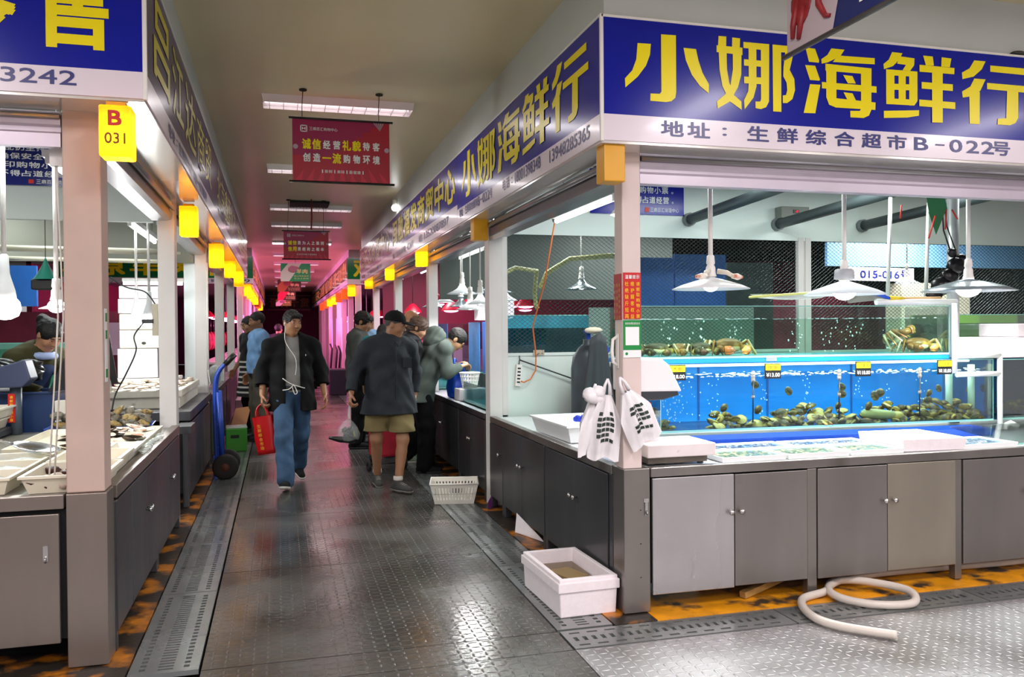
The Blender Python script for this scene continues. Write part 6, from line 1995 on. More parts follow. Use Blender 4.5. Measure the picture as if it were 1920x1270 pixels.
# blue notice on the beam behind
t = thing('blue_notice', 'large blue notice with lines of white characters at the left edge, behind the corner post', 'notice', (-2.45, 7.17, 2.655))
MB().box(0, 0, 0, 0.99, 0.012, 0.42).build('board', mat('dim_notice_blue', '#16206e', 0.2, coat=0.3), t)
mb = MB()
for s, z in (('诚信经营，严禁无照经营。', 0.35), ('垃圾入桶，不乱扔至排水管道', 0.285), ('拒售爆品，确保安全生产。', 0.22), ('必须提供打印购物小票。', 0.155), ('摆放整齐，不得占道经营。', 0.09)): chars(mb, s, 0.03, 0.97, z, 0.046, Gn, 0.015)
chars(mb, '三鼎百汇管理中心', 0.68, 0.97, 0.03, 0.03, Gn, 0.0)
mb.build('lettering', WHITE_LETTER, t)
MB().box(0.63, -0.004, 0.015, 0.665, 0, 0.045).build('emblem', RED_LETTER, t)
PALEB = mat('pale_beam', '#b9bfba', 0.5)
struct(MB().box(-7.4, 7.19, 2.40, -0.95, 7.25, 3.07).build('wall_beam_left', PALEB))
struct(MB().box(-7.4, 10.06, 2.30, -0.91, 10.12, 3.07).build('wall_beam_rear', mat('drab_beam', '#77786c', 0.55)))
struct(MB().box(-1.02, 10.12, 0.84, -0.91, 10.20, 2.30).box(-0.99, 10.10, 0.85, -0.78, 10.12, 2.45).build('wall_panel_left', WHITE_PANEL))
t = thing('white_conduit', 'white conduit with a looped cord on the edge of the white panel', 'conduit', (-0.775, 10.02, 0.9))
MB().tube([(0.01, 0, 0.12), (0.01, 0, 1.4)], 0.012, 8).build('pipe', WHITE_PLASTIC, t)
MB().tube([(0.01, -0.01, 0.2), (0.03, -0.02, 0.05), (0.01, -0.03, 0.0), (-0.03, -0.03, 0.06)], 0.004, 6).build('loop', WHITE_PLASTIC, t)

# lamps
fluorescent('bright fluorescent batten slanting over the left-hand stall', -1.2, 5.1, 5.95, 2.47)
fluorescent('fluorescent batten further back over the left-hand stall', -1.17, 7.5, 9.0, 2.42)
t = thing('fluorescent_light', 'long bright tube lying across the stall above the stacked foam boxes', 'fluorescent light', (-1.62, 9.9, 2.06), 0, 'fluorescent battens in the stalls')
MB().box(0, -0.02, 0.02, 0.62, 0.03, 0.055).build('batten', WHITE_PLASTIC, t)
MB().tube([(0.01, 0, 0), (0.61, 0, 0)], 0.017, 10).build('tube', TUBE_ON, t)
LSH = mat('white_lamp_body', '#e9ebea', 0.4)
BULBP = [(0.03, 0.9), (0.05, 0.75), (0.07, 0.3), (0.072, 0.2), (0.0, 0.25)]


def led_bulb(label, x, y, z, ztop, s=1.0, power=10):
    t = thing('led_bulb_lamp', label, 'lamp', (x, y, z), 0, 'bare bulbs hanging over the left-hand stall')
    MB().tube([(0, 0, 0.24 * s), (0, 0, ztop - z)], 0.014, 10).build('stem', WHITE_PLASTIC, t)
    MB().lathe([(0.014, 0.30), (0.024, 0.29), (0.028, 0.19), (0.032, 0.17), (0.055, 0.09), (0.062, 0.04), (0.0, 0.04)], (0, 0, 0), 20).build('socket', LSH, t)
    MB().lathe([(0.062, 0.04), (0.078, 0.02), (0.085, -0.02), (0.07, -0.06), (0.03, -0.08), (0, -0.083)], (0, 0, 0), 20).build('bulb', BULB_ON, t)
    t.scale = (s, s, s)
    l = lamp('bulb_light', 'POINT', (0, 0, -0.13), power, (0.96, 1, 1), 0.05, parent=t)
    return t


led_bulb('large glaring bulb hanging at the left edge of the photo', -1.53, 5.5, 1.69, 2.75, 1.0, 22)
led_bulb('left of two bulbs glaring before the stacked foam boxes', -1.265, 8.45, 1.64, 2.9, 0.85, 20)
led_bulb('right of two bulbs glaring before the stacked foam boxes', -1.115, 8.15, 1.64, 2.9, 0.85, 20)
pendant('flat white dish lamp left of the corner post', -1.27, 5.55, 1.675, 0.095, 2.7, ENAMEL_T, 0.05, 8, CONE, 0.05, 0.014, group='lamps over the left-hand stall')

# trays of seafood on the left counter
ZL = 0.788


def cream_tray(label, x, y, w, d, h=0.085, rz=0.0, m=None, z=ZL, lip=0.012, fl=0.025):
    t = thing('cream_tray', label, 'tray', (x, y, z), rz, 'cream trays on the left-hand counter')
    MB().tray(0, 0, w, d, 0, h, 0.008, fl, lip=lip).build('tray', m or CREAM_PLASTIC, t)
    return t


cream_tray('cream tray of dark red sea squirts nearest the left corner post', -1.115, 4.32, 0.30, 0.38)
cream_tray('cream tray holding a thin pool, behind the sea squirt tray', -1.115, 4.80, 0.28, 0.36)
cream_tray('cream tray beside the corner post along the aisle edge', -0.80 - 0.0, 4.42, 0.001, 0.001, 0.001) if False else None
t = thing('cream_tray', 'cream tray with three long compartments of blue bags at the left edge', 'tray', (-1.62, 4.34, ZL), 0, 'cream trays on the left-hand counter')
for k in range(3):
    MB().tray(0, 0.30 * k, 0.40, 0.30 * k + 0.235, 0, 0.08, 0.008, 0.02, lip=0.01).build('compartment', CREAM_PLASTIC, t)
for k in range(3):
    for q, w in enumerate((0.16, 0.17)):
        t2 = thing('blue_bag', 'blue and clear bag of seafood in the %s compartment, %s' % (('front', 'middle', 'back')[k], ('left', 'right')[q]), 'bag', (-1.61 + 0.19 * q, 4.36 + 0.30 * k, ZL + 0.014))
        MB().blob((0.09, 0.10, 0.03), (0.085, 0.09, 0.03), 14, 8, 0, 0.08).build('bag', film('clear_bag_film', '#dfe8e0', 0.55, 0.15) if q else mat('light_blue_bag', '#3f86e0', 0.35), t2)
        if q: MB().blob((0.09, 0.10, 0.028), (0.06, 0.06, 0.018), 12, 7, 0, 0.15).build('contents', mat('grey_seafood', '#8d94a8', 0.5, var=0.3, vscale=40), t2)
SQ = mat('dark_red_sea_squirt', '#451b1c', 0.4, var=0.4, vscale=40, bump=0.8, bscale=60)
SQW = mat('pale_sea_squirt', '#cdb7a8', 0.45, var=0.15, vscale=40)
rng = random.Random(4)
sq0 = None
for k in range(16):
    x, y, z = -1.09 + 0.055 * (k % 5) + rng.uniform(-.012, .012), 4.35 + 0.10 * (k // 5) + rng.uniform(-.02, .02), ZL + 0.03 + (0.025 if k % 3 == 0 else 0)
    pale = k % 4 == 2
    o = MB().blob((0, 0, 0), (0.038, 0.03, 0.022), 12, 8, 0, 0.18).build('sea_squirt', SQW if pale else SQ, loc=(x, y, z), rot=(rng.uniform(-.4, .4), 0, rng.uniform(0, 6)))
    tag(o, 'pale cut sea squirt in the cream tray by the left corner post' if pale else 'dark red knobbly sea squirt in the cream tray by the left corner post', 'sea squirt', 'pale sea squirts' if pale else 'dark red sea squirts')
t = thing('ladle', 'steel ladle lying across the blue-bag tray', 'ladle', (-1.27, 5.05, ZL + 0.10), (R_(20), R_(12), R_(20)))
MB().lathe([(0.0, 0.0), (0.06, 0.008), (0.095, 0.028), (0.10, 0.032), (0.094, 0.034), (0.058, 0.014), (0, 0.006)], (0, 0, 0), 24).build('bowl', CHROME, t)
for c in t.children: c.scale = (1.25, 0.6, 1)
MB().tube([(-0.11, 0, 0.032), (-0.2, 0, 0.05), (-0.36, 0, 0.045)], [0.009, 0.007, 0.008], 8).build('handle', CHROME, t)
# big shallow tray of pen shells
t = thing('cream_tray', 'wide shallow cream tray heaped with flat open shells', 'tray', (-1.58, 5.62, ZL), 0, 'cream trays on the left-hand counter')
MB().tray(0, 0, 0.74, 1.05, 0, 0.05, 0.01, 0.012).build('tray', CREAM_PLASTIC, t)
SHA = mat('pearly_shell_inside', '#d9cdb8', 0.3, var=0.15, vscale=25, dirt='#8a6a48', dscale=14, damt=0.3)
SHB = mat('dark_shell_outside', '#3a332b', 0.5, var=0.4, vscale=30, dirt='#8a6a48', dscale=18, damt=0.35)


def pen_shell():
    r = thing('flat_shell', 'x', 'shell', (0, 0, 0))
    MB().lathe([(0.0, 0.0), (0.045, 0.004), (0.072, 0.013), (0.076, 0.016)], (0, 0, 0), 18).build('outer_shell', SHB, r)
    MB().lathe([(0.074, 0.0165), (0.045, 0.010), (0.0, 0.007)], (0, 0, 0), 18).build('inner_shell', SHA, r)
    MB().blob((0.01, 0.0, 0.013), (0.04, 0.028, 0.008), 12, 7, 0, 0.15).build('flesh', mat('pink_flesh', '#c79a80', 0.35, var=0.2, vscale=30), r)
    for c in r.children: c.scale = (1.15, 0.75, 1)
    return r


ps = pen_shell()
first = True
for k in range(46):
    row, colm = divmod(k, 6)
    x = -1.28 + 0.085 * colm + rng.uniform(-.03, .03) - (0.1 if row > 4 else 0)
    y = 5.70 + 0.125 * row + rng.uniform(-.04, .04)
    o = ps if first else dup(ps)
    first = False
    o.location = (min(-0.90, x), y, ZL + 0.018 + 0.024 * (k % 3))
    o.rotation_euler = (rng.uniform(-.35, .35), rng.uniform(-.3, .3), rng.uniform(0, 6.28))
    s = rng.uniform(0.75, 1.1)
    o.scale = (s, s, s)
    o['label'] = 'flat open shell in the heap on the wide cream tray'
    o['group'] = 'flat shells heaped on the cream tray'
cream_tray('narrow cream tray along the aisle edge right of the corner post', -1.0 + 0.06, 5.22, 0.10, 0.36, 0.07, 0, mat('off_white_tray', '#e8e2d4', 0.35))
t = thing('clear_ice_bag', 'crumpled clear wrap shining on the aisle edge of the left worktop', 'wrap', (-0.80, 5.9, 0.802))
mb = MB()
for q in range(7): mb.blob((rng.uniform(-.012, .012), -0.4 + 0.13 * q, 0.012), (0.03, 0.09, 0.013), 9, 6, 0, 0.3)
mb.build('wrap', film('clear_bag_film', '#dfe8e0', 0.55, 0.15), t)
t = thing('blue_tray', 'blue tray heaped with oysters behind the flat shells', 'tray', (-1.60, 6.72, ZL), R_(3))
MB().tray(0, 0, 0.66, 0.28, 0, 0.05, 0.008, 0.03).build('tray', mat('mid_blue_plastic', '#2f55b4', 0.4), t)
OY = mat('grey_oyster_shell', '#7d7462', 0.6, var=0.4, vscale=30, dirt='#3a352c', dscale=24, damt=0.45, bump=0.9, bscale=50)
OYL = mat('ochre_oyster_shell', '#a58a52', 0.6, var=0.4, vscale=30, dirt='#4a4030', dscale=24, damt=0.4, bump=0.9, bscale=50)
om = [MB().blob((0, 0, 0), (0.062, 0.04, 0.024), 11, 7, 0, 0.25).mesh('oyster', m_) for m_ in (OY, OYL)]
for k in range(44):
    o = bpy.data.objects.new('oyster', om[k % 3 == 0])
    COL.objects.link(o)
    o.location = (-1.54 + 0.062 * (k % 10) + rng.uniform(-.02, .02), 6.78 + 0.055 * ((k // 10) % 4) + rng.uniform(-.02, .02), ZL + 0.05 + 0.038 * (k // 18) + rng.uniform(0, .015))
    o.rotation_euler = (rng.uniform(-.8, .8), rng.uniform(-.6, .6), rng.uniform(0, 6))
    lb = ('ochre', 'grey')[k % 3 != 0]
    tag(o, '%s craggy oyster in the heap on the blue tray' % lb, 'oyster', '%s oysters heaped on the blue tray' % lb)
t = thing('fish_slab', 'thick foam slab covered in pale fish on the second left-hand worktop', 'fish slab', (-1.48, 8.1, 0.842))
MB().box(0, 0, 0, 0.62, 1.75, 0.10).build('lower_foam', FOAM_OLD, t, bevel=0.008)
MB().box(-0.01, -0.03, 0.102, 0.64, 1.72, 0.17).build('upper_foam', FOAM_OLD, t, bevel=0.01)
FISH = mat('pale_flat_fish', '#cdb6a4', 0.4, var=0.3, vscale=22, dirt='#7c6258', dscale=14, damt=0.35)
fm = MB().tube([(-0.11, 0, 0.008), (-0.07, 0, 0.012), (0, 0, 0.014), (0.07, 0, 0.012), (0.10, 0, 0.008), (0.14, 0, 0.006)], [0.006, 0.03, 0.036, 0.022, 0.008, 0.022], 10)
for i, v in enumerate(fm.v): fm.v[i] = (v[0], v[1], 0.01 + (v[2] - 0.01) * 0.4)
fm = fm.mesh('fish', FISH)
for k in range(30):
    o = bpy.data.objects.new('fish', fm)
    COL.objects.link(o)
    o.location = (-1.44 + 0.13 * (k % 5) + rng.uniform(-.03, .03), 8.16 + 0.26 * (k // 5) + rng.uniform(-.05, .05), 0.842 + 0.178 + 0.008 * (k % 2))
    o.rotation_euler = (0, 0, rng.uniform(0.8, 2.2))
    tag(o, 'pale fish laid on top of the thick foam slab', 'fish', 'fish laid on the foam slab')

# scale, bins and bags behind the left counter
t = thing('weighing_scale', 'counter scale with a red-lettered pole behind the left-hand trays', 'scale', (-2.30, 6.50, ZL))
MB().box(0.0, 0.0, 0.012, 0.42, 0.4, 0.06).build('platform', DARK_GREY, t, bevel=0.006)
MB().cyl((0.44, 0.42, 0.0), (0.44, 0.42, 0.35), 0.04, n=16).build('pole', mat('slate_pole', '#4b5560', 0.45), t)
MB().box(0.40, 0.372, 0.09, 0.445, 0.378, 0.30).build('red_strip', mat('red_card', '#c8100c', 0.4), t)
mb = MB()
for k in range(7): put_text(mb, '请索取购物小票'[k], 0.4225, 0.275 - 0.028 * k, 0.022, 0.022, FACE_FRONT @ Matrix.Translation((0, 0, -0.369)), 0.02)
mb.build('red_lettering', mat('orange_yellow_letter', '#f4b81c', 0.4), t)
mb = MB()
mb.prism([(-0.10, 0.0), (0.16, 0.0), (0.22, 0.06), (0.18, 0.20), (-0.02, 0.14)], -0.10, 0.10, Matrix.Translation((0.36, 0.36, 0.35)) @ Matrix.Rotation(PI / 2, 4, 'X'))
mb.build('display_head', mat('slate_blue_case', '#2c3350', 0.5), t, bevel=0.01)
for k, (z, w, lab) in enumerate(((ZL + 0.062, 0.36, 'lower of two grubby cream trays on the left scale'), (ZL + 0.145, 0.40, 'upper of two grubby cream trays on the left scale'))):
    t = thing('cream_tray', lab, 'tray', (-2.28, 6.52, z), 0, 'cream trays on the left-hand counter')
    MB().tray(0, 0, w, 0.36, 0, 0.075, 0.01, 0.02, lip=0.012).build('tray', FOAM_OLD, t)
t = thing('blue_bin', 'big dark blue bin behind the left-hand scale', 'bin', (-2.45, 7.16, 0.0))
MB().tray(0, 0, 0.75, 0.40, 0.0, 1.08, 0.02, 0.03, lip=0.02).build('bin', mat('dark_blue_bin', '#12305e', 0.45), t)
tag(MB().tube([(-2.5, 7.25, 1.10), (-1.95, 7.25, 1.11)], 0.028, 12).build('white_pipe', WP), 'thick white pipe lying along the dark blue bin', 'pipe')
mb = MB()
for q in range(9): mb.blob((rng.uniform(-.15, .15), rng.uniform(-.08, .08), rng.uniform(0, .12)), (0.11, 0.09, 0.07), 10, 7, 0, 0.3)
tag(mb.build('black_bag', BAGBLK, loc=(-2.02, 7.32, 1.17)), 'heap of black plastic bag on the dark blue bin', 'bag')
# black sheet hung behind the corner post
mb = MB()
mb.add([(-1.68, 7.05, 1.08), (-1.20, 7.08, 1.14), (-1.27, 7.06, 1.62), (-1.46, 7.05, 1.57)], [(0, 1, 2, 3)])
o = mb.build('black_cover', mat('matt_black_cover', '#0c0a0b', 0.7))
so = o.modifiers.new('thick', 'SOLIDIFY')
so.thickness = 0.02
tag(o, 'black cover hung behind the left corner post', 'cover')
mb = MB()
mb.blob((0, 0, 0), (0.14, 0.05, 0.17), 14, 10, 0, 0.1)
tag(mb.build('clear_bag', film('clear_bag_film', '#dfe8e0', 0.55, 0.15), loc=(-1.36, 6.95, 1.12)), 'clear plastic bag hanging left of the corner post below the black cover', 'bag')
tag(MB().box(-1.62, 6.98, ZL, -1.30, 7.05, 1.02).build('pale_board', FOAM_OLD, bevel=0.004), 'pale foam board standing behind the flat shells', 'board')

# stack of foam boxes against the rear
zs = [0.0, 0.62, 1.06]
lab = ['lowest, tall foam box of the stack behind the bulbs', 'wide foam box with a dark finger hole, second from the bottom of the stack', 'foam box with a finger hole, third from the bottom of the stack', 'foam box fourth from the bottom of the stack behind the bulbs', 'topmost foam box of the stack behind the bulbs']
dims = [(-1.58, -1.20, 1.06, 1.36), (-1.56, -1.10, 1.365, 1.55), (-1.56, -1.12, 1.555, 1.715), (-1.57, -1.11, 1.72, 1.87), (-1.56, -1.10, 1.875, 2.0)]
for k, (a, b_, z0, z1) in enumerate(dims):
    t = thing('foam_box', lab[k], 'foam box', (a, 9.32, z0), 0, 'foam boxes stacked behind the bulbs')
    MB().box(0, 0, 0, b_ - a, 0.42, z1 - z0).build('box', FOAM_OLD if k in (1, 2) else FOAM, t, bevel=0.008)
    if k in (1, 2):
        MB().blob(((b_ - a) * 0.5, -0.001, (z1 - z0) * 0.28), (0.022, 0.004, 0.014), 10, 6).build('finger_hole', BLACK_PLASTIC, t)
tag(MB().box(-1.62, 9.25, 1.02, -1.02, 9.9, 1.055).build('white_shelf', WHITE_PLASTIC, bevel=0.008), 'white shelf board under the stack of foam boxes', 'shelf')
t = thing('cream_basin', 'cream basin under the white shelf', 'basin', (-1.55, 9.32, 0.845))
MB().tray(0, 0, 0.36, 0.38, 0, 0.16, 0.01, 0.04, lip=0.015).build('basin', CREAM_PLASTIC, t)
tag(MB().box(-1.18, 9.30, 1.06, -1.13, 9.4, 1.36).build('grey_post', mat('mid_grey_post', '#6f7272', 0.4)), 'grey post beside the lowest foam box', 'post')
t = thing('power_strip', 'white power strip hung beside the second left-hand post', 'power strip', (-0.97, 7.4, 1.50))
MB().box(-0.022, 0, 0, 0.022, 0.03, 0.26).build('case', mat('dirty_white', '#cfc4ae', 0.8), t, bevel=0.004)
MB().box(-0.10, -0.01, 0.10, -0.01, -0.0005, 0.135).build('black_plug', BLACK_PLASTIC, t, bevel=0.005)
tag(MB().tube(spline([(-1.05, 7.38, 1.61), (-1.12, 7.35, 1.50), (-1.10, 7.3, 1.38), (-1.16, 7.2, 1.20), (-1.22, 7.1, 1.05), (-1.24, 7.05, 0.92)], 6), 0.006, 6).build('black_lead', BLACK_PLASTIC), 'black cord looping down from the power strip to the oysters', 'cord')
tag(MB().tube(spline([(-0.97, 7.42, 1.76), (-1.05, 7.45, 1.86), (-1.2, 7.5, 1.9), (-1.32, 7.5, 1.98)], 6), 0.006, 6).build('grey_lead', DARK_GREY), 'grey cord from the power strip up to the long tube', 'cord')
# back of the left stall
tag(MB().box(-2.60, 8.8, 1.78, -2.18, 8.85, 2.16).build('blue_panel_board', BLUEP), 'bright blue panel board behind the lamps at the left edge, right half', 'board')
tag(MB().box(-3.2, 8.82, 1.80, -2.61, 8.87, 2.26).build('blue_panel_board', BLUEP), 'bright blue panel board at the left edge, left half', 'board')
tank('green tank at the back of the left-hand stall', (-3.1, 8.5, 1.02), 1.25, 0.45, 0.42, 0, WATER_GREEN, 0.36, mat('sea_green_backing', '#5f8f84', 0.5, var=0.1))
tag(MB().box(-3.1, 8.5, 0, -1.85, 8.95, 1.015).build('tank_stand', mat('dark_stand', '#22302f', 0.6)), 'dark stand under the green tank at the back of the left-hand stall', 'stand')
t = thing('green_bag', 'green net bag hanging with a black basket under the left ceiling', 'bag', (-1.72, 7.2, 1.86))
MB().lathe([(0.002, 0.25), (0.02, 0.2), (0.06, 0.12), (0.09, 0.08)], (0, 0, 0), 14).build('net_cone', mat('teal_green_net', '#1f7a68', 0.5), t)
MB().box(-0.09, -0.06, 0.0, 0.09, 0.06, 0.08).build('basket', BLACK_PLASTIC, t, bevel=0.01)
MB().tube([(0, 0, 0.24), (0, 0, 0.56)], 0.003, 6).build('cord', CORD, t)
tag(MB().box(-7.0, 12.0, 0.6, -1.62, 12.1, 1.8).build('red_backdrop_panel', mat('red_stall_panel', '#7d1f3a', 0.6, var=0.3, vscale=3)), 'dark red stall panel far behind the left-hand lamps', 'panel')
for k, (x, z) in enumerate(((-2.35, 1.55), (-2.05, 1.55))):
    tag(MB().box(x, 11.3, z - .3, x + 0.24, 11.6, z + .1).build('pink_case', mat('pink_white_case', '#e7b5cf', 0.5)), 'pinkish display case far behind the bending woman, %s of two' % ('left', 'right')[k], 'display case')
for k, (x, y, z, lab) in enumerate(((-2.05, 9.6, 2.05, 'left'), (-1.82, 9.9, 1.98, 'right'))):
    t = thing('spotlight', 'small tilted white spotlight far behind the bead chain, %s of two' % lab, 'spotlight', (x, y, z), (R_(30), R_(50), 0))
    MB().lathe([(0.012, 0.08), (0.03, 0.06), (0.05, 0.0)], (0, 0, 0), 12).build('can', WHITE_PLASTIC, t)
    MB().blob((0, 0, 0.005), (0.045, 0.045, 0.02), 10, 6).build('bulb', BULB_ON, t)
    MB().tube([(0, 0, 0.08), (0, 0, 0.2)], 0.006, 6).build('stem', CORD, t)
for k, (z, y) in enumerate(((2.28, 8.6), (2.22, 9.0), (2.36, 9.6))):
    tag(MB().tube([(-6.0, y, z - 0.02), (-3, y, z + 0.03), (-0.98, y - 0.1, z)], 0.02 if k else 0.028, 8).build('ceiling_cable', mat('pale_cable', '#a9a592', 0.5)), 'pale cable strung under the left stall ceiling, %s' % ('nearest', 'middle', 'farthest')[k], 'cable')

# hand truck, green box and clutter along the left aisle
t = thing('hand_truck', 'blue hand truck with black grips leaning on the left-hand cabinets', 'hand truck', (-0.56, 9.35, 0.0), 0)
TB = mat('blue_truck_paint', '#1c3f9c', 0.4, var=0.1)
for sx in (-0.11, 0.11):
    MB().tube(spline([(-0.07, sx * 1.0, 0.10), (-0.085, sx, 0.6), (-0.08, sx, 0.98), (-0.04, sx, 1.12), (0.05, sx, 1.22)], 6), 0.02, 12).build('side_rail', TB, t)
    MB().tube([(0.02, sx, 1.185), (0.11, sx, 1.285)], 0.028, 12).build('grip', BLACK_PLASTIC, t)
    MB().tube([(-0.02, sx * 1.15, 0.14), (-0.05, sx * 1.15, 0.9)], 0.022, 10).build('outer_rail', TB, t)
for z in (0.3, 0.55, 0.85): MB().tube([(-0.08, -0.11, z), (-0.08, 0.11, z)], 0.014, 10).build('crossbar', TB, t)
MB().box(-0.10, -0.17, 0.0, -0.085, 0.17, 0.25).build('toe_plate', TB, t)
TYRE = mat('worn_black_tyre', '#1c1815', 0.7)
for sy in (-0.20, 0.20):
    w = MB().lathe([(0.045, -0.035), (0.11, -0.04), (0.13, -0.025), (0.13, 0.025), (0.11, 0.04), (0.045, 0.035)], (0, 0, 0), 28, 0, True, Matrix.Translation((0.02, sy, 0.131)) @ Matrix.Rotation(PI / 2, 4, 'X')).build('wheel', TYRE, t)
    MB().lathe([(0.0, -0.03), (0.07, -0.026), (0.075, 0.0), (0.07, 0.026), (0, 0.03)], (0, 0, 0), 20, 0, True, Matrix.Translation((0.02, sy, 0.131)) @ Matrix.Rotation(PI / 2, 4, 'X')).build('wheel_hub', mat('rusty_hub', '#5a2f1e', 0.6, var=0.3, vscale=30), w)
MB().tube([(0.02, -0.2, 0.131), (0.02, 0.2, 0.131)], 0.012, 8).build('axle', DARK_GREY, t)
t = thing('green_box', 'green carton topped with clear plastic behind the hand truck', 'box', (-0.655, 11.2, 0.004), R_(4))
MB().box(0, 0, 0, 0.26, 0.32, 0.29).build('carton', mat('bright_green_carton', '#3f9a2c', 0.5), t, bevel=0.01)
MB().box(0.06, -0.003, 0.17, 0.16, 0.0, 0.21).build('dark_label', BLACK_PLASTIC, t)
MB().box(0.005, 0.005, 0.291, 0.265, 0.32, 0.31).build('plastic_cover', film('clear_bag_film', '#dfe8e0', 0.55, 0.15), t, bevel=0.008)
t = thing('carton', 'leaning brown cardboard sheet behind the green carton', 'cardboard', (-0.70, 11.8, 0.004))
mb = MB()
mb.add([(0, 0, 0.0), (0.20, 0.3, 0.0), (0.30, 1.2, 0.42), (0.1, 0.9, 0.42)], [(0, 1, 2, 3)])
o = mb.build('sheet', mat('brown_cardboard', '#9a6c3c', 0.7), t)
so = o.modifiers.new('thick', 'SOLIDIFY')
so.thickness = 0.01
tag(MB().box(-0.66, 13.75, 0.0, -0.36, 14.5, 0.46).build('pink_crate', mat('pinkish_crate', '#b98a98', 0.6), bevel=0.01), 'pinkish crate behind the leaning cardboard on the left', 'crate')
t = thing('clear_bag', 'clear bag with dark contents on the counter above the hand truck', 'bag', (-0.80, 11.6, 0.95))
MB().blob((0, 0, 0), (0.10, 0.09, 0.15), 12, 9, 0, 0.1).build('bag', film('clear_bag_film', '#dfe8e0', 0.55, 0.15), t)
MB().blob((0, 0, -0.03), (0.07, 0.06, 0.09), 12, 9, 0, 0.15).build('contents', mat('dark_catch', '#3c3a38', 0.5), t)
# pale stickers on the left corner post
t = thing('payment_sticker', 'strip of small green and white stickers on the aisle side of the left corner post', 'sticker', (-0.774, 4.25, 1.30))
MB().box(0, 0, 0, 0.003, 0.05, 0.34).build('white_strip', WHITE_LETTER, t)
for z in (0.02, 0.20, 0.28): MB().box(0.0031, 0.004, z, 0.004, 0.046, z + 0.04).build('green_square', mat('pay_green', '#0f8a3c', 0.4), t)
# ---------------------------------------------------------------- pink meat stalls beyond the cross passage
RSH = mat('red_lamp_shade', '#b3122f', 0.4)
PINKB = glow('pink_lamp_bulb', '#ff9ad2', 10.0)
PINKT = glow('magenta_post_glow', '#ff5ac0', 5.0)  # lamplight on the pale posts, put in as glow
CABP = mat('dull_pink_cabinet', '#8c6a78', 0.45, 0.2)
for side, sx in (('right', 1), ('left', -1)):
    for k, (a, b_) in enumerate(((20.3, 24.3), (24.6, 28.6), (29, 33.2), (33.6, 38.4))):
        xf = 1.92 if sx > 0 else -0.93
        t = thing('meat_counter', 'meat counter %s along the %s of the pink aisle' % (ORD[k], side), 'counter', (xf, a, 0), 0, 'meat counters in the pink aisle')
        MB().box(*(sorted((0, sx * 0.75))[0], 0, 0.02, sorted((0, sx * 0.75))[1], b_ - a, 0.78)).build('cabinet', CABP, t)
        MB().box(*(sorted((-0.02 * sx, sx * 0.77))[0], -0.02, 0.782, sorted((-0.02 * sx, sx * 0.77))[1], b_ - a + .02, 0.83)).build('counter_top', WHITE_PLASTIC, t)
        for q in range(4):
            x = xf + sx * (0.35 + 0.5 * (q % 2))
            y = a + 0.6 + 0.9 * q
            l = thing('meat_lamp', 'red-shaded meat lamp %s over the %s meat counter on the %s' % (ORD[q], ORD[k], side), 'lamp', (x, y, 1.85 + 0.06 * (q % 2)), 0, 'red meat lamps')
            MB().lathe([(0.02, 0.17), (0.06, 0.15), (0.16, 0.03), (0.17, 0.0)], (0, 0, 0), 16).build('lamp_shade', RSH, l)
            MB().blob((0, 0, 0.0), (0.13, 0.13, 0.03), 12, 6).build('bulb', PINKB, l)
            MB().tube([(0, 0, 0.16), (0, 0, 1.1)], 0.008, 6).build('stem', CORD, l)
        for q in range(3):
            m_ = thing('hanging_meat', 'joint of red meat hanging behind the %s meat counter on the %s, %s' % (ORD[k], side, ORD[q]), 'meat', (xf + sx * 1.0, a + 0.8 + q * 1.1, 1.15), 0, 'joints of meat')
            MB().blob((0, 0, 0.1), (0.12, 0.10, 0.28), 10, 8, 0, 0.15).build('joint', mat('raw_meat', '#b8324a', 0.5, var=0.3, vscale=12), m_)
            MB().tube([(0, 0, 0.35), (0, 0, 0.75)], 0.006, 6).build('hook', CHROME, m_)
for side, x, ys in (('right', 1.765, (22.26, 24.46, 26.7, 28.9)), ('left', -0.785, (20.12, 24.46, 28.9))):
    for k, y in enumerate(ys):
        tag(MB().box(x, y + 0.10, 0.9, x + 0.02, y + 0.42, 1.9).build('post_glow_strip', PINKT), 'upright magenta strip light %s on the %s row of the pink aisle' % (ORD[k], side), 'strip light')  # glowing slab added for the magenta lamplight falling on each post
for k, (x, y, lab) in enumerate(((1.42, 21.5, 'nearest'), (1.45, 23.2, 'second'), (1.40, 24.6, 'farthest'))):
    t = thing('hand_truck', 'dark hand truck parked against the right of the pink aisle, %s of three' % lab, 'hand truck', (x, y, 0))
    for sy in (-0.15, 0.15): MB().tube([(0, sy, 0.05), (0.08, sy, 1.0), (0.02, sy, 1.15)], 0.018, 8).build('rail', mat('dark_truck', '#2a2430', 0.5), t)
    MB().box(-0.15, -0.18, 0.03, 0.02, 0.18, 0.05).build('toe_plate', mat('dark_truck', '#2a2430', 0.5), t)
    for sy in (-0.2, 0.2): MB().cyl((0.06, sy - 0.02, 0.1), (0.06, sy + 0.02, 0.1), 0.1, n=16).build('wheel', TYRE, t)
tag(MB().box(1.15, 20.2, 0.0, 1.55, 20.8, 0.62).build('dark_tub', mat('purple_black_tub', '#33203a', 0.5), bevel=0.03), 'dark tub on the floor at the start of the pink aisle', 'tub')

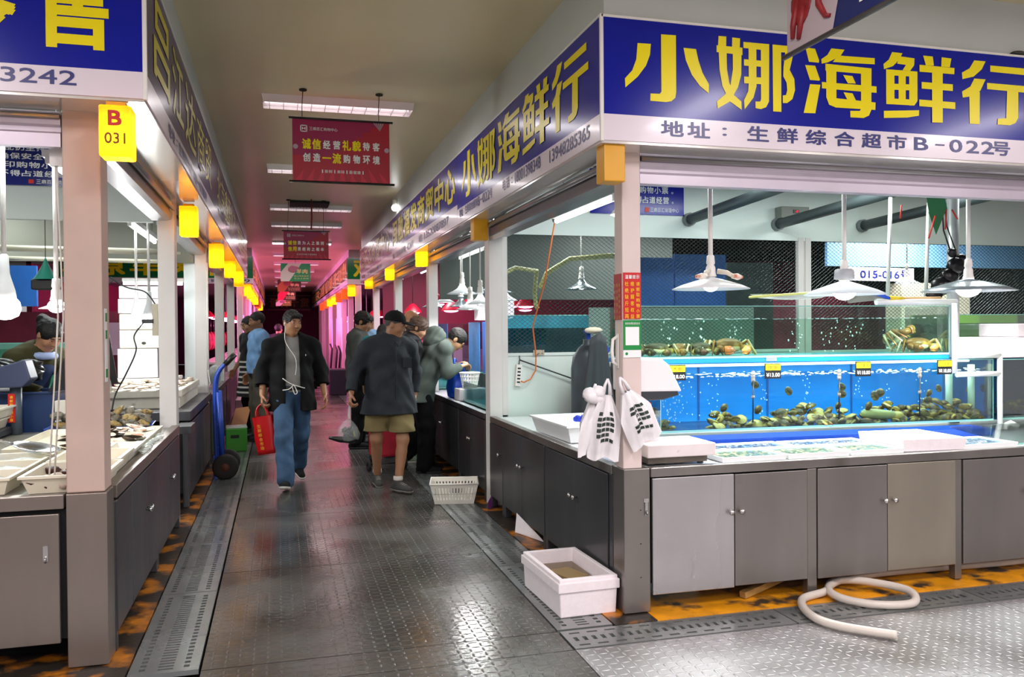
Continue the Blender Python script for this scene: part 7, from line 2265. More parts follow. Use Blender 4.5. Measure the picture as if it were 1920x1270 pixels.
# pink-lit clutter at the back of the right-hand blue row
for k, (x, y, z) in enumerate(((2.5, 13.6, 1.95), (2.9, 14.4, 1.86), (3.4, 15.2, 1.95), (2.4, 15.5, 1.85), (4.1, 14.8, 1.95), (3.2, 12.6, 2.0), (4.6, 15.6, 1.9), (3.9, 13.2, 1.9))):
    l = thing('meat_lamp', 'red-shaded meat lamp %s from the aisle among those seen through the right-hand posts' % ORD[k], 'lamp', (x, y, z), 0, 'red meat lamps')
    MB().lathe([(0.02, 0.17), (0.06, 0.15), (0.16, 0.03), (0.17, 0.0)], (0, 0, 0), 16).build('lamp_shade', RSH, l)
    MB().blob((0, 0, 0.0), (0.13, 0.13, 0.03), 12, 6).build('bulb', PINKB, l)
    MB().tube([(0, 0, 0.16), (0, 0, 2.96 - z)], 0.008, 6).build('stem', CORD, l)
rng = random.Random(6)
for k in range(9):
    x = 2.4 + 0.42 * k
    tag(MB().box(x, 15.9, 0.0, x + 0.3, 16.2, 1.05 + 0.35 * rng.random()).build('pink_crate', mat('pink_lit_crate_%d' % (k % 3), ('#c2527c', '#7a1f3c', '#d88aa8')[k % 3], 0.6), bevel=0.01), '%s crate against the dark red wall behind the right-hand posts, %s from the aisle' % (('rose', 'maroon', 'pale pink')[k % 3], ORD[k]), 'crate')
lamp('rear_pink_light', 'AREA', (3.2, 14.6, 2.8), 40, (1.0, 0.2, 0.45), 2.0, 1.0)
# ---------------------------------------------------------------- people: bodies grown as one smooth surface from a posed skeleton
class Field:
    """signed-distance grid; solids are merged smoothly into it and skinned as one surface"""

    def __init__(s, lo, hi, h):
        s.h = h
        s.lo = np.array(lo, float)
        n = np.ceil((np.array(hi) - s.lo) / h).astype(int) + 1
        s.ax = [(s.lo[i] + h * np.arange(n[i])).astype(np.float32) for i in range(3)]
        s.f = np.full(tuple(n), 1.0, np.float32)

    def win(s, lo, hi):
        sl = []
        for i in range(3):
            a = int(max(0, math.floor((lo[i] - s.lo[i]) / s.h)))
            b = int(min(len(s.ax[i]), math.ceil((hi[i] - s.lo[i]) / s.h) + 1))
            sl.append(slice(a, max(a, b)))
        sl = tuple(sl)
        return sl, s.ax[0][sl[0]][:, None, None], s.ax[1][sl[1]][None, :, None], s.ax[2][sl[2]][None, None, :]

    def put(s, sl, d, k):
        a = s.f[sl]
        if k > 0:
            hh = np.maximum(k - np.abs(a - d), 0) / k
            s.f[sl] = np.minimum(a, d) - hh * hh * k * 0.25
        else:
            s.f[sl] = np.minimum(a, d)

    def cap(s, a, b, ra, rb, k=0.03, sq=(1, 1, 1)):
        a, b, sq = np.array(a, float), np.array(b, float), np.array(sq, float)
        m = max(ra, rb) * max(sq) + k + 2 * s.h
        sl, X, Y, Z = s.win(np.minimum(a, b) - m, np.maximum(a, b) + m)
        A, B = a / sq, b / sq
        X, Y, Z = X / sq[0], Y / sq[1], Z / sq[2]
        d = B - A
        L2 = max(1e-9, d.dot(d))
        t = np.clip(((X - A[0]) * d[0] + (Y - A[1]) * d[1] + (Z - A[2]) * d[2]) / L2, 0, 1)
        r = np.sqrt((X - A[0] - t * d[0]) ** 2 + (Y - A[1] - t * d[1]) ** 2 + (Z - A[2] - t * d[2]) ** 2)
        s.put(sl, ((r - (ra + t * (rb - ra))) * min(sq)).astype(np.float32), k)

    def ell(s, c, r, R=None, k=0.02, sub=False):
        c, r = np.array(c, float), np.array(r, float)
        m = max(r) + k + 2 * s.h
        sl, X, Y, Z = s.win(c - m, c + m)
        x, y, z = X - c[0], Y - c[1], Z - c[2]
        if R is not None:
            R = np.array(R)
            x, y, z = x * R[0, 0] + y * R[1, 0] + z * R[2, 0], x * R[0, 1] + y * R[1, 1] + z * R[2, 1], x * R[0, 2] + y * R[1, 2] + z * R[2, 2]
        k0 = np.sqrt((x / r[0]) ** 2 + (y / r[1]) ** 2 + (z / r[2]) ** 2)
        k1 = np.sqrt((x / r[0] ** 2) ** 2 + (y / r[1] ** 2) ** 2 + (z / r[2] ** 2) ** 2) + 1e-9
        d = (k0 * (k0 - 1) / k1).astype(np.float32)
        if sub: s.f[sl] = np.maximum(s.f[sl], -d)
        else: s.put(sl, d, k)

    def cut(s, o, n):
        """remove everything on the side of o that n points to"""
        n = np.array(n, float)
        n /= np.linalg.norm(n)
        d = (s.ax[0][:, None, None] - o[0]) * n[0] + (s.ax[1][None, :, None] - o[1]) * n[1] + (s.ax[2][None, None, :] - o[2]) * n[2]
        s.f = np.maximum(s.f, d.astype(np.float32))

    def cut_wedge(s, z0, z1, w0, w1, yb):
        """open front: clear |x| < w in front of y = yb between z0 and z1"""
        X, Y, Z = s.ax[0][:, None, None], s.ax[1][None, :, None], s.ax[2][None, None, :]
        t = np.clip((Z - z0) / (z1 - z0), 0, 1)
        w = w0 + (w1 - w0) * t
        d = np.maximum(np.maximum(np.abs(X) - w, Y - yb), np.maximum(z0 - Z, Z - z1))
        s.f = np.maximum(s.f, -d.astype(np.float32))

    def ripple(s, amp, fr, seed=0):
        X, Y, Z = s.ax[0][:, None, None], s.ax[1][None, :, None], s.ax[2][None, None, :]
        s.f += (amp * (np.sin(X * fr + 2.1 * np.sin(Z * fr * 0.55 + seed)) * np.sin(Z * fr * 0.9 + 1.7 * np.sin(Y * fr * 0.6 + X * fr * 0.4) + seed)
                       + 0.5 * np.sin((X + Y) * fr * 1.9 + seed) * np.sin(Z * fr * 1.6 + Y * fr))).astype(np.float32)

    def mesh(s, name, m):
        f = s.f
        ins = f < 0
        c8 = [(0, 0, 0), (1, 0, 0), (0, 1, 0), (1, 1, 0), (0, 0, 1), (1, 0, 1), (0, 1, 1), (1, 1, 1)]
        n = f.shape

        def sub(a, o): return a[o[0]:n[0] - 1 + o[0], o[1]:n[1] - 1 + o[1], o[2]:n[2] - 1 + o[2]]
        cnt = sum(sub(ins, o).astype(np.int8) for o in c8)
        idx = np.nonzero((cnt > 0) & (cnt < 8))
        N = len(idx[0])
        if N == 0: return bpy.data.meshes.new(name)
        V = np.stack([f[idx[0] + o[0], idx[1] + o[1], idx[2] + o[2]] for o in c8], 1)
        P = np.zeros((N, 3))
        W = np.zeros(N)
        for a in range(8):
            for b in range(a + 1, 8):
                if sum(abs(c8[a][i] - c8[b][i]) for i in range(3)) != 1: continue
                va, vb = V[:, a], V[:, b]
                mk = (va < 0) != (vb < 0)
                t = np.where(mk, va / np.where(mk, va - vb, 1), 0)
                for i in range(3): P[:, i] += np.where(mk, c8[a][i] + t * (c8[b][i] - c8[a][i]), 0)
                W += mk
        P = P / W[:, None]
        P = s.lo + (P + np.stack(idx, 1)) * s.h
        vid = np.full((n[0] - 1, n[1] - 1, n[2] - 1), -1, np.int64)
        vid[idx] = np.arange(N)
        quads = []
        for ax in range(3):
            b, c = (ax + 1) % 3, (ax + 2) % 3
            sa = [slice(None)] * 3
            sb = [slice(None)] * 3
            sa[ax], sb[ax] = slice(0, n[ax] - 1), slice(1, n[ax])
            for q in (b, c): sa[q] = sb[q] = slice(1, n[q] - 1)
            A, B = ins[tuple(sa)], ins[tuple(sb)]
            e = np.nonzero(A != B)
            if not len(e[0]): continue
            base = [None] * 3
            base[ax] = e[ax]
            base[b] = e[b] + 1
            base[c] = e[c] + 1
            def at(db, dc):
                q = list(base)
                q[b] = q[b] + db
                q[c] = q[c] + dc
                return vid[q[0], q[1], q[2]]
            q4 = np.stack([at(-1, -1), at(0, -1), at(0, 0), at(-1, 0)], 1)
            flip = ~A[e]
            q4[flip] = q4[flip][:, ::-1]
            quads.append(q4)
        Q = np.concatenate(quads)
        Q = Q[(Q >= 0).all(1)]
        me = bpy.data.meshes.new(name)
        me.vertices.add(N)
        me.vertices.foreach_set('co', P.astype(np.float32).ravel())
        me.loops.add(len(Q) * 4)
        me.loops.foreach_set('vertex_index', Q.astype(np.int32).ravel())
        me.polygons.add(len(Q))
        me.polygons.foreach_set('loop_start', np.arange(0, len(Q) * 4, 4, dtype=np.int32))
        me.polygons.foreach_set('use_smooth', np.ones(len(Q), bool))
        me.materials.append(m)
        me.update()
        me.validate()
        return me

    def build(s, name, m, parent):
        o = bpy.data.objects.new(name, s.mesh(name, m))
        COL.objects.link(o)
        o.parent = parent
        return o


STAND = dict(pelvis=(0, 0.0, 0.95), waist=(0, 0.0, 1.08), chest=(0, 0.0, 1.28), neck=(0, 0.02, 1.445), head=(0, -0.015, 1.60),
             shA=(-.185, .01, 1.39), shB=(.185, .01, 1.39), elA=(-.245, .03, 1.13), elB=(.245, .03, 1.13), wrA=(-.265, -.06, .89), wrB=(.265, -.06, .89),
             hipA=(-.085, 0, .91), hipB=(.085, 0, .91), knA=(-.095, -.015, .49), knB=(.095, -.015, .49), anA=(-.10, .02, .085), anB=(.10, .02, .085))


def V3(p): return np.array(p, float)


def rot_h(yaw, pitch, roll=0.0):
    return np.array(Euler((R_(pitch), R_(roll), R_(yaw)), 'XYZ').to_matrix())


def hand_pts(W, d, nrm, th, curl, s=1.0):
    """finger chains: list of [points], [radii]"""
    d, nrm, th = (v / np.linalg.norm(v) for v in (V3(d), V3(nrm), V3(th)))
    out = []
    for i, (off, ln) in enumerate(((0.032, 0.92), (0.011, 1.0), (-0.011, 0.94), (-0.031, 0.76))):
        k = W + d * 0.092 * s + th * off * s
        out.append(([W + d * 0.015 + th * off * 0.55 * s, k], [0.0145, 0.0115]))
        ang, p, r = 0.0, k, 0.0098
        pts, rs = [k], [r]
        for L, c in ((0.042, curl), (0.027, curl * 1.2), (0.021, curl * 0.8)):
            ang += c
            p = p + (d * math.cos(ang) + nrm * math.sin(ang)) * L * ln * s
            r -= 0.0007
            pts.append(p)
            rs.append(r)
        out.append((pts, rs))
    t0 = W + d * 0.025 + th * 0.026 * s
    t1 = t0 + (d * 0.62 + th * 0.62 + nrm * 0.35) * 0.045 * s
    t2 = t1 + (d * 0.85 + th * 0.15 + nrm * (0.3 + 0.4 * curl)) * 0.036 * s
    out.append(([t0, t1, t2], [0.0145, 0.0115, 0.009]))
    return out


def torso(F, J, g=0.0, k=0.05, fat=1.0, low=True):
    """g inflates, fat widens"""
    if low: F.cap(V3(J['hipA']) + (0.005, 0, 0.04), V3(J['hipB']) + (-0.005, 0, 0.04), 0.105 * fat + g, 0.105 * fat + g, k, (1, 0.95, 1))
    F.cap(J['pelvis'], J['waist'], 0.125 * fat + g, 0.122 * fat + g, k, (1.12, 0.88, 1))
    F.cap(J['waist'], J['chest'], 0.122 * fat + g, 0.128 * (0.5 + 0.5 * fat) + g, k, (1.14, 0.86, 1))
    c, n = V3(J['chest']), V3(J['neck'])
    F.cap(c, c + (n - c) * 0.55, 0.128 * (0.5 + 0.5 * fat) + g, 0.105 + g, k, (1.18, 0.82, 1))
    F.cap(J['shA'], n - (n - c) * 0.16, 0.056 + g, 0.06 + g, k)
    F.cap(J['shB'], n - (n - c) * 0.16, 0.056 + g, 0.06 + g, k)


def limb(F, a, b, c, r, k=0.03, frac=1.0):
    a, b, c = V3(a), V3(b), V3(c)
    F.cap(a, b, r[0], r[1], k)
    F.cap(b, b + (c - b) * frac, r[1], r[1] + (r[2] - r[1]) * frac, k)


def head_mesh(F, c, R, s=1.0, ears=True, female=False):
    P = lambda x, y, z: c + R @ (V3((x, y, z)) * s)
    E = lambda x, y, z, r, k=0.02, sub=False: F.ell(P(x, y, z), V3(r) * s, R, k, sub)
    E(0, .012, .035, (.074, .094, .088))
    E(0, -.022, -.03, (.060, .068, .080), 0.04)
    E(0, -.055, -.088, (.030, .026, .022), 0.03)
    for sx in (-1, 1):
        E(sx * .036, -.062, -.022, (.026, .024, .028), 0.03)
        E(sx * .033, -.088, .013, (.017, .012, .010), 0.0, True)
        E(sx * .033, -.077, .013, (.0135, .0125, .0125), 0.004)
        if ears:
            E(sx * .076, .012, -.002, (.009, .019, .031), 0.008)
    F.cap(P(-.036, -.079, .033), P(.036, -.079, .033), .011 * s, .011 * s, 0.015)
    F.cap(P(0, -.082, .020), P(0, -.105, -.022), .008 * s, .0125 * s, 0.012)
    for sx in (-1, 1): E(sx * .011, -.094, -.025, (.009, .010, .008), 0.008)
    F.cap(P(-.020, -.079, -.052), P(.020, -.079, -.052), .0075 * s, .0075 * s, 0.008)
    F.cap(P(-.017, -.079, -.062), P(.017, -.079, -.062), .0085 * s, .0085 * s, 0.008)
    F.cap(P(-.020, -.091, -.0565), P(.020, -.091, -.0565), .0016, .0016, 0.0)


SKINS = {}


def skin(h): return mat('skin_' + h[1:], h, 0.5, sss=0.12, var=0.05, vscale=14)


def person(label, loc, rz, pose=None, sc=1.0, skin_c='#b98766', h=0.006, yaw=0, pitch=0, roll=0, curl=(0.35, 0.35), hair=None, cat='person', fat=1.0, legs_bare=False, face=True, group=None, arms_in=False, female=False):
    """returns (root, joints, head matrix, field bounds); pose keys override STAND. Faces local -y. A = picture left when facing the camera."""
    J = dict(STAND)
    if pose: J.update(pose)
    J = {k: V3(v) for k, v in J.items()}
    t = thing('person', label, cat, loc, rz)
    t.scale = (sc, sc, sc)
    allp = np.array(list(J.values()))
    lo, hi = allp.min(0) - 0.26, allp.max(0) + 0.26
    lo[2] = -0.02
    Rh = rot_h(yaw, pitch, roll)
    F = Field(lo, hi, h)
    torso(F, J, 0.0, 0.05, fat)
    for s in 'AB':
        limb(F, J['hip' + s], J['kn' + s], J['an' + s], (.082 * fat, .056, .036), 0.03)
        kn, an = J['kn' + s], J['an' + s]
        m = kn + (an - kn) * 0.3
        F.cap(m + (0, 0.018, 0), kn + (an - kn) * 0.5 + (0, 0.012, 0), .046, .036, 0.03)
        F.cap(an + (0, 0.01, -.03), an + (0, -.02, -.035), .024, .020, 0.02)
        limb(F, J['sh' + s], J['el' + s], J['wr' + s], (.050, .040, .027), 0.03)
        W, el = J['wr' + s], J['el' + s]
        d = W - el
        sx = -1 if s == 'A' else 1
        inward = V3((-sx, 0, 0)) if not arms_in else V3((0, 0, -1))
        thumb = V3((0, -1, 0)) if not arms_in else V3((-sx, 0, 0.2))
        d = d / np.linalg.norm(d)
        inward = inward - d * inward.dot(d)
        thumb = thumb - d * thumb.dot(d) - inward * thumb.dot(inward) / max(1e-6, inward.dot(inward))
        for pts, rs in hand_pts(W, d, inward, thumb, curl[0 if s == 'A' else 1]):
            for i in range(len(pts) - 1): F.cap(pts[i], pts[i + 1], rs[i], rs[i + 1], 0.006)
    nk = J['neck']
    F.cap(nk - (0, 0, 0.03), J['head'] + Rh @ V3((0, .02, -.06)), .056, .052, 0.03)
    head_mesh(F, J['head'], Rh, 1.0, True, female)
    F.build('body', skin(skin_c), t)
    if face:
        M4 = Matrix.Translation(Vector(J['head'])) @ Matrix(Rh.tolist()).to_4x4()
        for sx, nm in ((-1, 'eye'), (1, 'eye')):
            mb = MB()
            mb.blob((sx * .033, -.0785, .013), (.0120, .0120, .0068), 12, 8, 0, 0, M4)
            mb.blob((sx * .033, -.0868, .013), (.0055, .0045, .0055), 10, 6, 1, 0, M4)
            mb.build(nm, [mat('eye_white', '#d9d2ca', 0.3), mat('eye_iris', '#17100c', 0.2)], t)
        for sx in (-1, 1):
            mb = MB()
            mb.tube([tuple(M4 @ Vector(p)) for p in ((sx * .018, -.0915, .034), (sx * .034, -.0925, .040), (sx * .052, -.083, .034))], [0.003, 0.0042, 0.002], 6)
            mb.build('eyebrow', mat('eyebrow_hair', '#1b1512', 0.8), t)
        mb = MB()
        mb.tube([tuple(M4 @ Vector(p)) for p in ((-.022, -.083, -.056), (0, -.0895, -.0555), (.022, -.083, -.056))], [0.0035, 0.0062, 0.0035], 8)
        mb.build('lips', mat('lips', '#8d5648', 0.5), t)
    if hair:
        hairdo(t, J, Rh, **hair)
    return t, J, Rh


def hairdo(t, J, Rh, color='#15110f', front=.072, grow=0.009, h=0.006, extra=(), rip=0.003, fr=140, nape=-.062, fringe=(), **_):
    """hair with a rounded forehead line, sideburns and clear ears"""
    c = J['head']
    F = Field(c - 0.22, c + 0.22, h)
    F.ell(c + Rh @ V3((0, .014, .040)), (.075 + grow, .095 + grow, .088 + grow), Rh)
    for (o, r) in extra: F.ell(c + Rh @ V3(o), r, Rh, 0.02)
    F.cut(c + Rh @ V3((0, .09, nape)), Rh @ V3((0, -.30, -1)))
    F.ell(c + Rh @ V3((0, -.112, -.012)), (.067, .080, front + .012), Rh, 0, True)
    for sx in (-1, 1): F.ell(c + Rh @ V3((sx * .088, .010, -.012)), (.024, .030, .040), Rh, 0, True)
    for (o, r) in fringe: F.ell(c + Rh @ V3(o), r, Rh, 0.012)
    if rip: F.ripple(rip, fr)
    return F.build('hair', mat('hair_' + color[1:], color, 0.55, var=0.25, vscale=60, bump=0.4, bscale=220), t)


def garment(t, J, name, m, fn, h=0.007, rip=0.004, fr=26, seed=0, pad=0.3):
    allp = np.array(list(J.values()))
    lo, hi = allp.min(0) - pad, allp.max(0) + pad
    lo[2] = -0.02
    F = Field(lo, hi, h)
    fn(F)
    if rip: F.ripple(rip, fr, seed)
    return F


def cut_sleeves(F, J, frac):
    """trim each sleeve squarely part-way along the forearm, without touching the trunk"""
    for s in 'AB':
        el, wr = J['el' + s], J['wr' + s]
        d = (wr - el) / np.linalg.norm(wr - el)
        o = el + (wr - el) * frac
        # local cut: only inside a ball round the cuff
        m = 0.16
        sl, X, Y, Z = F.win(o - m, o + m)
        pl = ((X - o[0]) * d[0] + (Y - o[1]) * d[1] + (Z - o[2]) * d[2])
        rad = np.sqrt((X - o[0]) ** 2 + (Y - o[1]) ** 2 + (Z - o[2]) ** 2) - 0.075
        cutter = np.maximum(-pl, rad)
        F.f[sl] = np.maximum(F.f[sl], -cutter.astype(np.float32))


def top(t, J, name, m, g=0.022, sleeve=1.0, hem=0.80, sl_r=(.068, .056, .046), fat=1.0, h=0.007, rip=0.005, fr=24, seed=0, open_front=None, neck_cut=0.0, flare=0.0, collar=False):
    def fn(F):
        torso(F, J, g, 0.05, fat, low=False)
        p, w = J['pelvis'], J['waist']
        d = (p - w) / np.linalg.norm(p - w)
        F.cap(w, p + d * max(0.02, (p[2] - hem)), 0.125 * fat + g, 0.130 * fat + g + flare, 0.05, (1.12, 0.9, 1))
        for s in 'AB':
            el, wr = J['el' + s], J['wr' + s]
            F.cap(J['sh' + s], el if sleeve >= 0 else J['sh' + s] + (el - J['sh' + s]) * 0.62, sl_r[0], sl_r[1], 0.035)
            if sleeve > 0: F.cap(el, el + (wr - el) * sleeve, sl_r[1], sl_r[2], 0.03)
        if collar: F.cap(J['neck'] - (0, 0, .03), J['neck'] + (0, -.005, .035), .072, .062, 0.02)
    F = garment(t, J, name, m, fn, h, rip, fr, seed)
    n = J['neck']
    F.ell(n + (0, -.03, .075 if not collar else .105), (.062, .085, .065), None, 0, True)
    F.cut((0, 0, hem), (J['waist'][0] - J['pelvis'][0], (J['pelvis'] - J['waist'])[1], -1))
    if sleeve > 0: cut_sleeves(F, J, sleeve)
    if open_front: F.cut_wedge(*open_front)
    return F.build(name, m, t)


def bottoms(t, J, name, m, length=1.0, r=(.098, .078, .066), fat=1.0, h=0.007, rip=0.005, fr=26, seed=1, waist=1.02, flare=0.0):
    def fn(F):
        F.cap(J['hipA'] + (0.005, 0, 0.04), J['hipB'] + (-0.005, 0, 0.04), 0.118 * fat, 0.118 * fat, 0.05, (1, 0.98, 1))
        F.cap(J['pelvis'], J['waist'], .132 * fat, .128 * fat, 0.05, (1.1, .88, 1))
        for s in 'AB':
            hip, kn, an = J['hip' + s], J['kn' + s], J['an' + s]
            if length < 0.5:
                F.cap(hip, hip + (kn - hip) * (length * 2), r[0] * fat, r[1] * fat + flare, 0.03)
            else:
                F.cap(hip, kn, r[0] * fat, r[1], 0.03)
                F.cap(kn, kn + (an - kn) * (2 * length - 1), r[1], r[2] + flare, 0.03)
    F = garment(t, J, name, m, fn, h, rip, fr, seed)
    F.cut((0, 0, waist), (0, (J['waist'] - J['pelvis'])[1] * 0.0, 1))
    if length < 0.5:
        z = (J['hipA'] + (J['knA'] - J['hipA']) * length * 2)[2]
        F.cut((0, 0, z), (0, 0, -1))
    else:
        for s in 'AB':
            pass
    return F.build(name, m, t)


def shoes(t, J, m, sole, toe=((0, -1), (0, -1)), h=0.006, pitch=(0, 0), laces=None):
    for i, s in enumerate('AB'):
        an = J['an' + s]
        d = V3((toe[i][0], toe[i][1], 0))
        d /= np.linalg.norm(d)
        pc = R_(pitch[i])
        dd = d * math.cos(pc) + V3((0, 0, -math.sin(pc)))
        up = V3((0, 0, math.cos(pc))) + d * math.sin(pc)
        base = an - up * 0.085
        F = Field(an - 0.28, an + 0.28, h)
        F.cap(base - dd * .055 + up * .040, base + dd * .03 + up * .045, .040, .042, 0.03)
        F.cap(base + dd * .03 + up * .042, base + dd * .155 + up * .030, .044, .034, 0.03)
        F.cap(base - dd * .03 + up * .05, an - dd * .01 + up * 0.012, .040, .044, 0.03)
        F.cut(base + up * .022, -up)
        F.cut(an + up * .03, up)
        o = F.build('shoe', m, t)
        F = Field(an - 0.28, an + 0.28, h)
        F.cap(base - dd * .055 + up * .035, base + dd * .04 + up * .035, .043, .046, 0.03)
        F.cap(base + dd * .04 + up * .035, base + dd * .158 + up * .030, .047, .038, 0.03)
        F.cut(base + up * .024, up)
        F.cut(base + up * .001, -up)
        F.build('sole', sole, o)
        if laces is not None:
            mb = MB()
            sd = np.cross(dd, up)
            for q in range(4):
                p = base + dd * (.035 + .022 * q) + up * (.087 - .006 * q)
                mb.tube([tuple(p - sd * .022), tuple(p + up * .006), tuple(p + sd * .022)], 0.0035, 6)
            mb.build('laces', laces, o)


def cap_hat(t, J, Rh, m, brim=True, h=0.006):
    c = J['head']
    F = Field(c - 0.26, c + 0.26, h)
    F.ell(c + Rh @ V3((0, .012, .050)), (.090, .108, .095), Rh)
    F.cut(c + Rh @ V3((0, 0, .042)), Rh @ V3((0, -0.12, -1)))
    o = F.build('cap', m, t)
    if brim:
        F = Field(c - 0.26, c + 0.26, h)
        F.ell(c + Rh @ V3((0, -.105, .040)), (.078, .085, .022), Rh)
        F.ell(c + Rh @ V3((0, -.100, .026)), (.085, .10, .022), Rh, 0, True)
        F.cut(c + Rh @ V3((0, -.075, 0)), Rh @ V3((0, 1, 0)))
        F.build('brim', m, o)
    M4 = Matrix.Translation(Vector(c)) @ Matrix(Rh.tolist()).to_4x4()
    MB().blob((0, .012, .146), (.008, .008, .005), 10, 6, 0, 0, M4).build('cap_button', m, o)
    return o


def wear(name, hexc, rough=0.8, var=0.12, vs=10, bump=0.25, bs=160): return mat(name, hexc, rough, var=var, vscale=vs, bump=bump, bscale=bs, spec=0.2)


SOLE_W = mat('white_rubber_sole', '#d6d2c8', 0.6)
BLK_SHOE = wear('black_knit_shoe', '#18181a')

# 1. the man in the black jacket, walking towards the camera
pose = dict(hipA=(-.085, -.02, .91), hipB=(.085, .01, .91), knA=(-.10, -.22, .50), anA=(-.085, -.30, .10), knB=(.085, .10, .49), anB=(.075, .34, .15),
            elA=(-.275, .07, 1.13), wrA=(-.285, -.03, .905), elB=(.285, .08, 1.13), wrB=(.315, -.02, .895), shA=(-.19, .0, 1.372), shB=(.19, .02, 1.372), head=(0.005, -.03, 1.605))
t, J, Rh = person('man walking in an open black jacket, grey T-shirt and jeans, carrying a red bag', (0.125, 8.62, 0), R_(3), pose, 1.0, '#a97a58', 0.0048, yaw=26, pitch=8, roll=3, curl=(0.75, 0.42),
                  hair=dict(color='#171210', front=.070, grow=0.009, rip=0.004, fr=150, h=0.005, fringe=(((-.022, -.074, .082), (.046, .026, .022)), ((.03, -.072, .088), (.034, .024, .018)))))
top(t, J, 'grey_tshirt', wear('grey_marl_tshirt', '#8b8b88', 0.85), 0.012, -1, 0.93, (.058, .05, .045), 1.0, 0.007, 0.004, 22, 3)
top(t, J, 'black_jacket', wear('black_jacket_cloth', '#070708', 0.8), 0.038, 0.60, 0.745, (.080, .076, .070), 1.02, 0.007, 0.007, 21, 1, (0.70, 1.52, 0.075, 0.062, 0.02), flare=0.05, collar=True)
bottoms(t, J, 'blue_jeans', mat('faded_denim', '#33506f', 0.85, var=0.35, vscale=5, bump=0.3, bscale=200), 1.0, (.104, .084, .080), 1.0, 0.007, 0.006, 24, 2, 1.0)
MB().lathe([(.152, 0), (.156, .004), (.156, .034), (.152, .038)], (0, -0.004, .955), 32).build('belt', BLACK_PLASTIC, t)
t.children[-1].scale = (1, 0.86, 1)
shoes(t, J, BLK_SHOE, SOLE_W, ((-.25, -1), (.22, -1)), pitch=(-12, 18))
M4 = Matrix.Translation(Vector(J['head'])) @ Matrix(Rh.tolist()).to_4x4()
ear = M4 @ Vector((-.080, -.004, -.004))
mb = MB()
mb.blob(tuple(ear), (.009, .009, .010), 10, 7)
mb.tube(spline([tuple(ear), tuple(ear + Vector((-.002, -.03, -.05))), (-.07, -.12, 1.44), (-.035, -.165, 1.36), (.02, -.175, 1.27), (.03, -.175, 1.18), (.02, -.172, 1.10)], 6), 0.0032, 6)
mb.tube(spline([(-.10, -.165, 1.07), (-.03, -.18, 1.02), (.06, -.175, 0.985), (.11, -.165, 0.97)], 6), 0.0045, 6)
mb.tube(spline([(-.10, -.16, 0.955), (-.04, -.178, 0.965), (0.0, -.18, 1.0), (.02, -.182, 0.975), (.035, -.185, .93), (.015, -.185, .915), (.0, -.182, .945), (-.01, -.18, 0.985)], 6), 0.0045, 6)
mb.build('white_earphone_wire', WHITE_PLASTIC, t)
MB().box(.118, -.172, 1.285, .124, -.168, 1.30).build('jacket_logo', WHITE_LETTER, t)

RED_BAG = mat('glossy_red_bag', '#b9080e', 0.4, var=0.06, bump=0.1, bscale=30)
g = thing('gift_bag', 'red carrier bag with gold characters held by the man in the black jacket', 'bag', (-0.17, 8.56, 0.80), (0, R_(-9), R_(-18)))
mb = MB()
vs, fs = [], []
for j in range(9):
    v = j / 8
    for i in range(16):
        a = i / 16 * 4
        sd, u = int(a), a - int(a)
        w, d = 0.095, 0.04 + 0.012 * v
        x, y = [(-w + 2 * w * u, -d), (w, -d + 2 * d * u), (w - 2 * w * u, d), (-w, d - 2 * d * u)][sd]
        vs.append((x + 0.004 * math.sin(v * 9 + i), y + 0.004 * math.sin(v * 7 + i * 2), -0.10 - 0.37 * v))
for j in range(8):
    for i in range(16):
        i2 = (i + 1) % 16
        fs.append((j * 16 + i, (j + 1) * 16 + i, (j + 1) * 16 + i2, j * 16 + i2))
fs.append(tuple(8 * 16 + i for i in range(16))[::-1])
mb.add(vs, fs, 0, True)
mb.build('bag_body', RED_BAG, g)
for sy in (-.035, .035):
    MB().tube(spline([(-.055, sy, -.10), (-.045, sy * .6, -.03), (0.0, 0, 0.012), (.045, sy * .6, -.03), (.055, sy, -.10)], 6), 0.008, 6).build('handle', RED_BAG, g)
mb = MB()
for k, ch in enumerate('生鲜综合市场'): put_text(mb, ch, -0.035, -0.19 - 0.043 * k, 0.036, 0.034, FACE_FRONT @ Matrix.Translation((0, 0, 0.058)), 0.02)
mb.build('gold_lettering', mat('gold_letter', '#d99a2a', 0.4), g)

# 2. the man in the cap
pose = dict(hipA=(-.095, .01, .91), hipB=(.095, -.01, .91), knA=(-.12, .05, .49), anA=(-.075, .26, .10), knB=(.10, -.13, .49), anB=(.045, -.17, .09),
            shA=(-.20, -.0, 1.368), shB=(.20, .02, 1.368), elA=(-.33, .03, 1.15), wrA=(-.375, -.07, .935), elB=(.275, .10, 1.13), wrB=(.265, .08, .90), head=(0.055, -.035, 1.575), neck=(.01, .01, 1.44))
t, J, Rh = person('man in a black cap, dark grey shirt and khaki shorts looking towards the tanks', (1.02, 8.1, 0), R_(4), pose, 1.0, '#a57657', 0.0048, yaw=62, pitch=14, curl=(0.8, 0.4), fat=1.12,
                  hair=dict(color='#4a4543', front=.085, grow=0.003, rip=0.0, nape=-.045))
SHIRT = wear('dark_grey_shirt_cloth', '#2e3238', 0.8, 0.1, 6)
top(t, J, 'dark_shirt', SHIRT, 0.032, 0.90, 0.735, (.076, .066, .056), 1.18, 0.007, 0.008, 19, 4, None, flare=0.06, collar=True)
mb = MB()
mb.tube(spline([(.035, -.165, 1.40), (.03, -.195, 1.25), (.03, -.20, 1.08), (.025, -.20, .90), (.02, -.195, .75)], 5), [0.006] * 21, 6)
o = mb.build('button_placket', SHIRT, t)
MB().box(.075, -.178, 1.17, .165, -.168, 1.27, 0, Matrix.Rotation(R_(8), 4, 'Z')).build('chest_pocket', SHIRT, t, bevel=0.004)
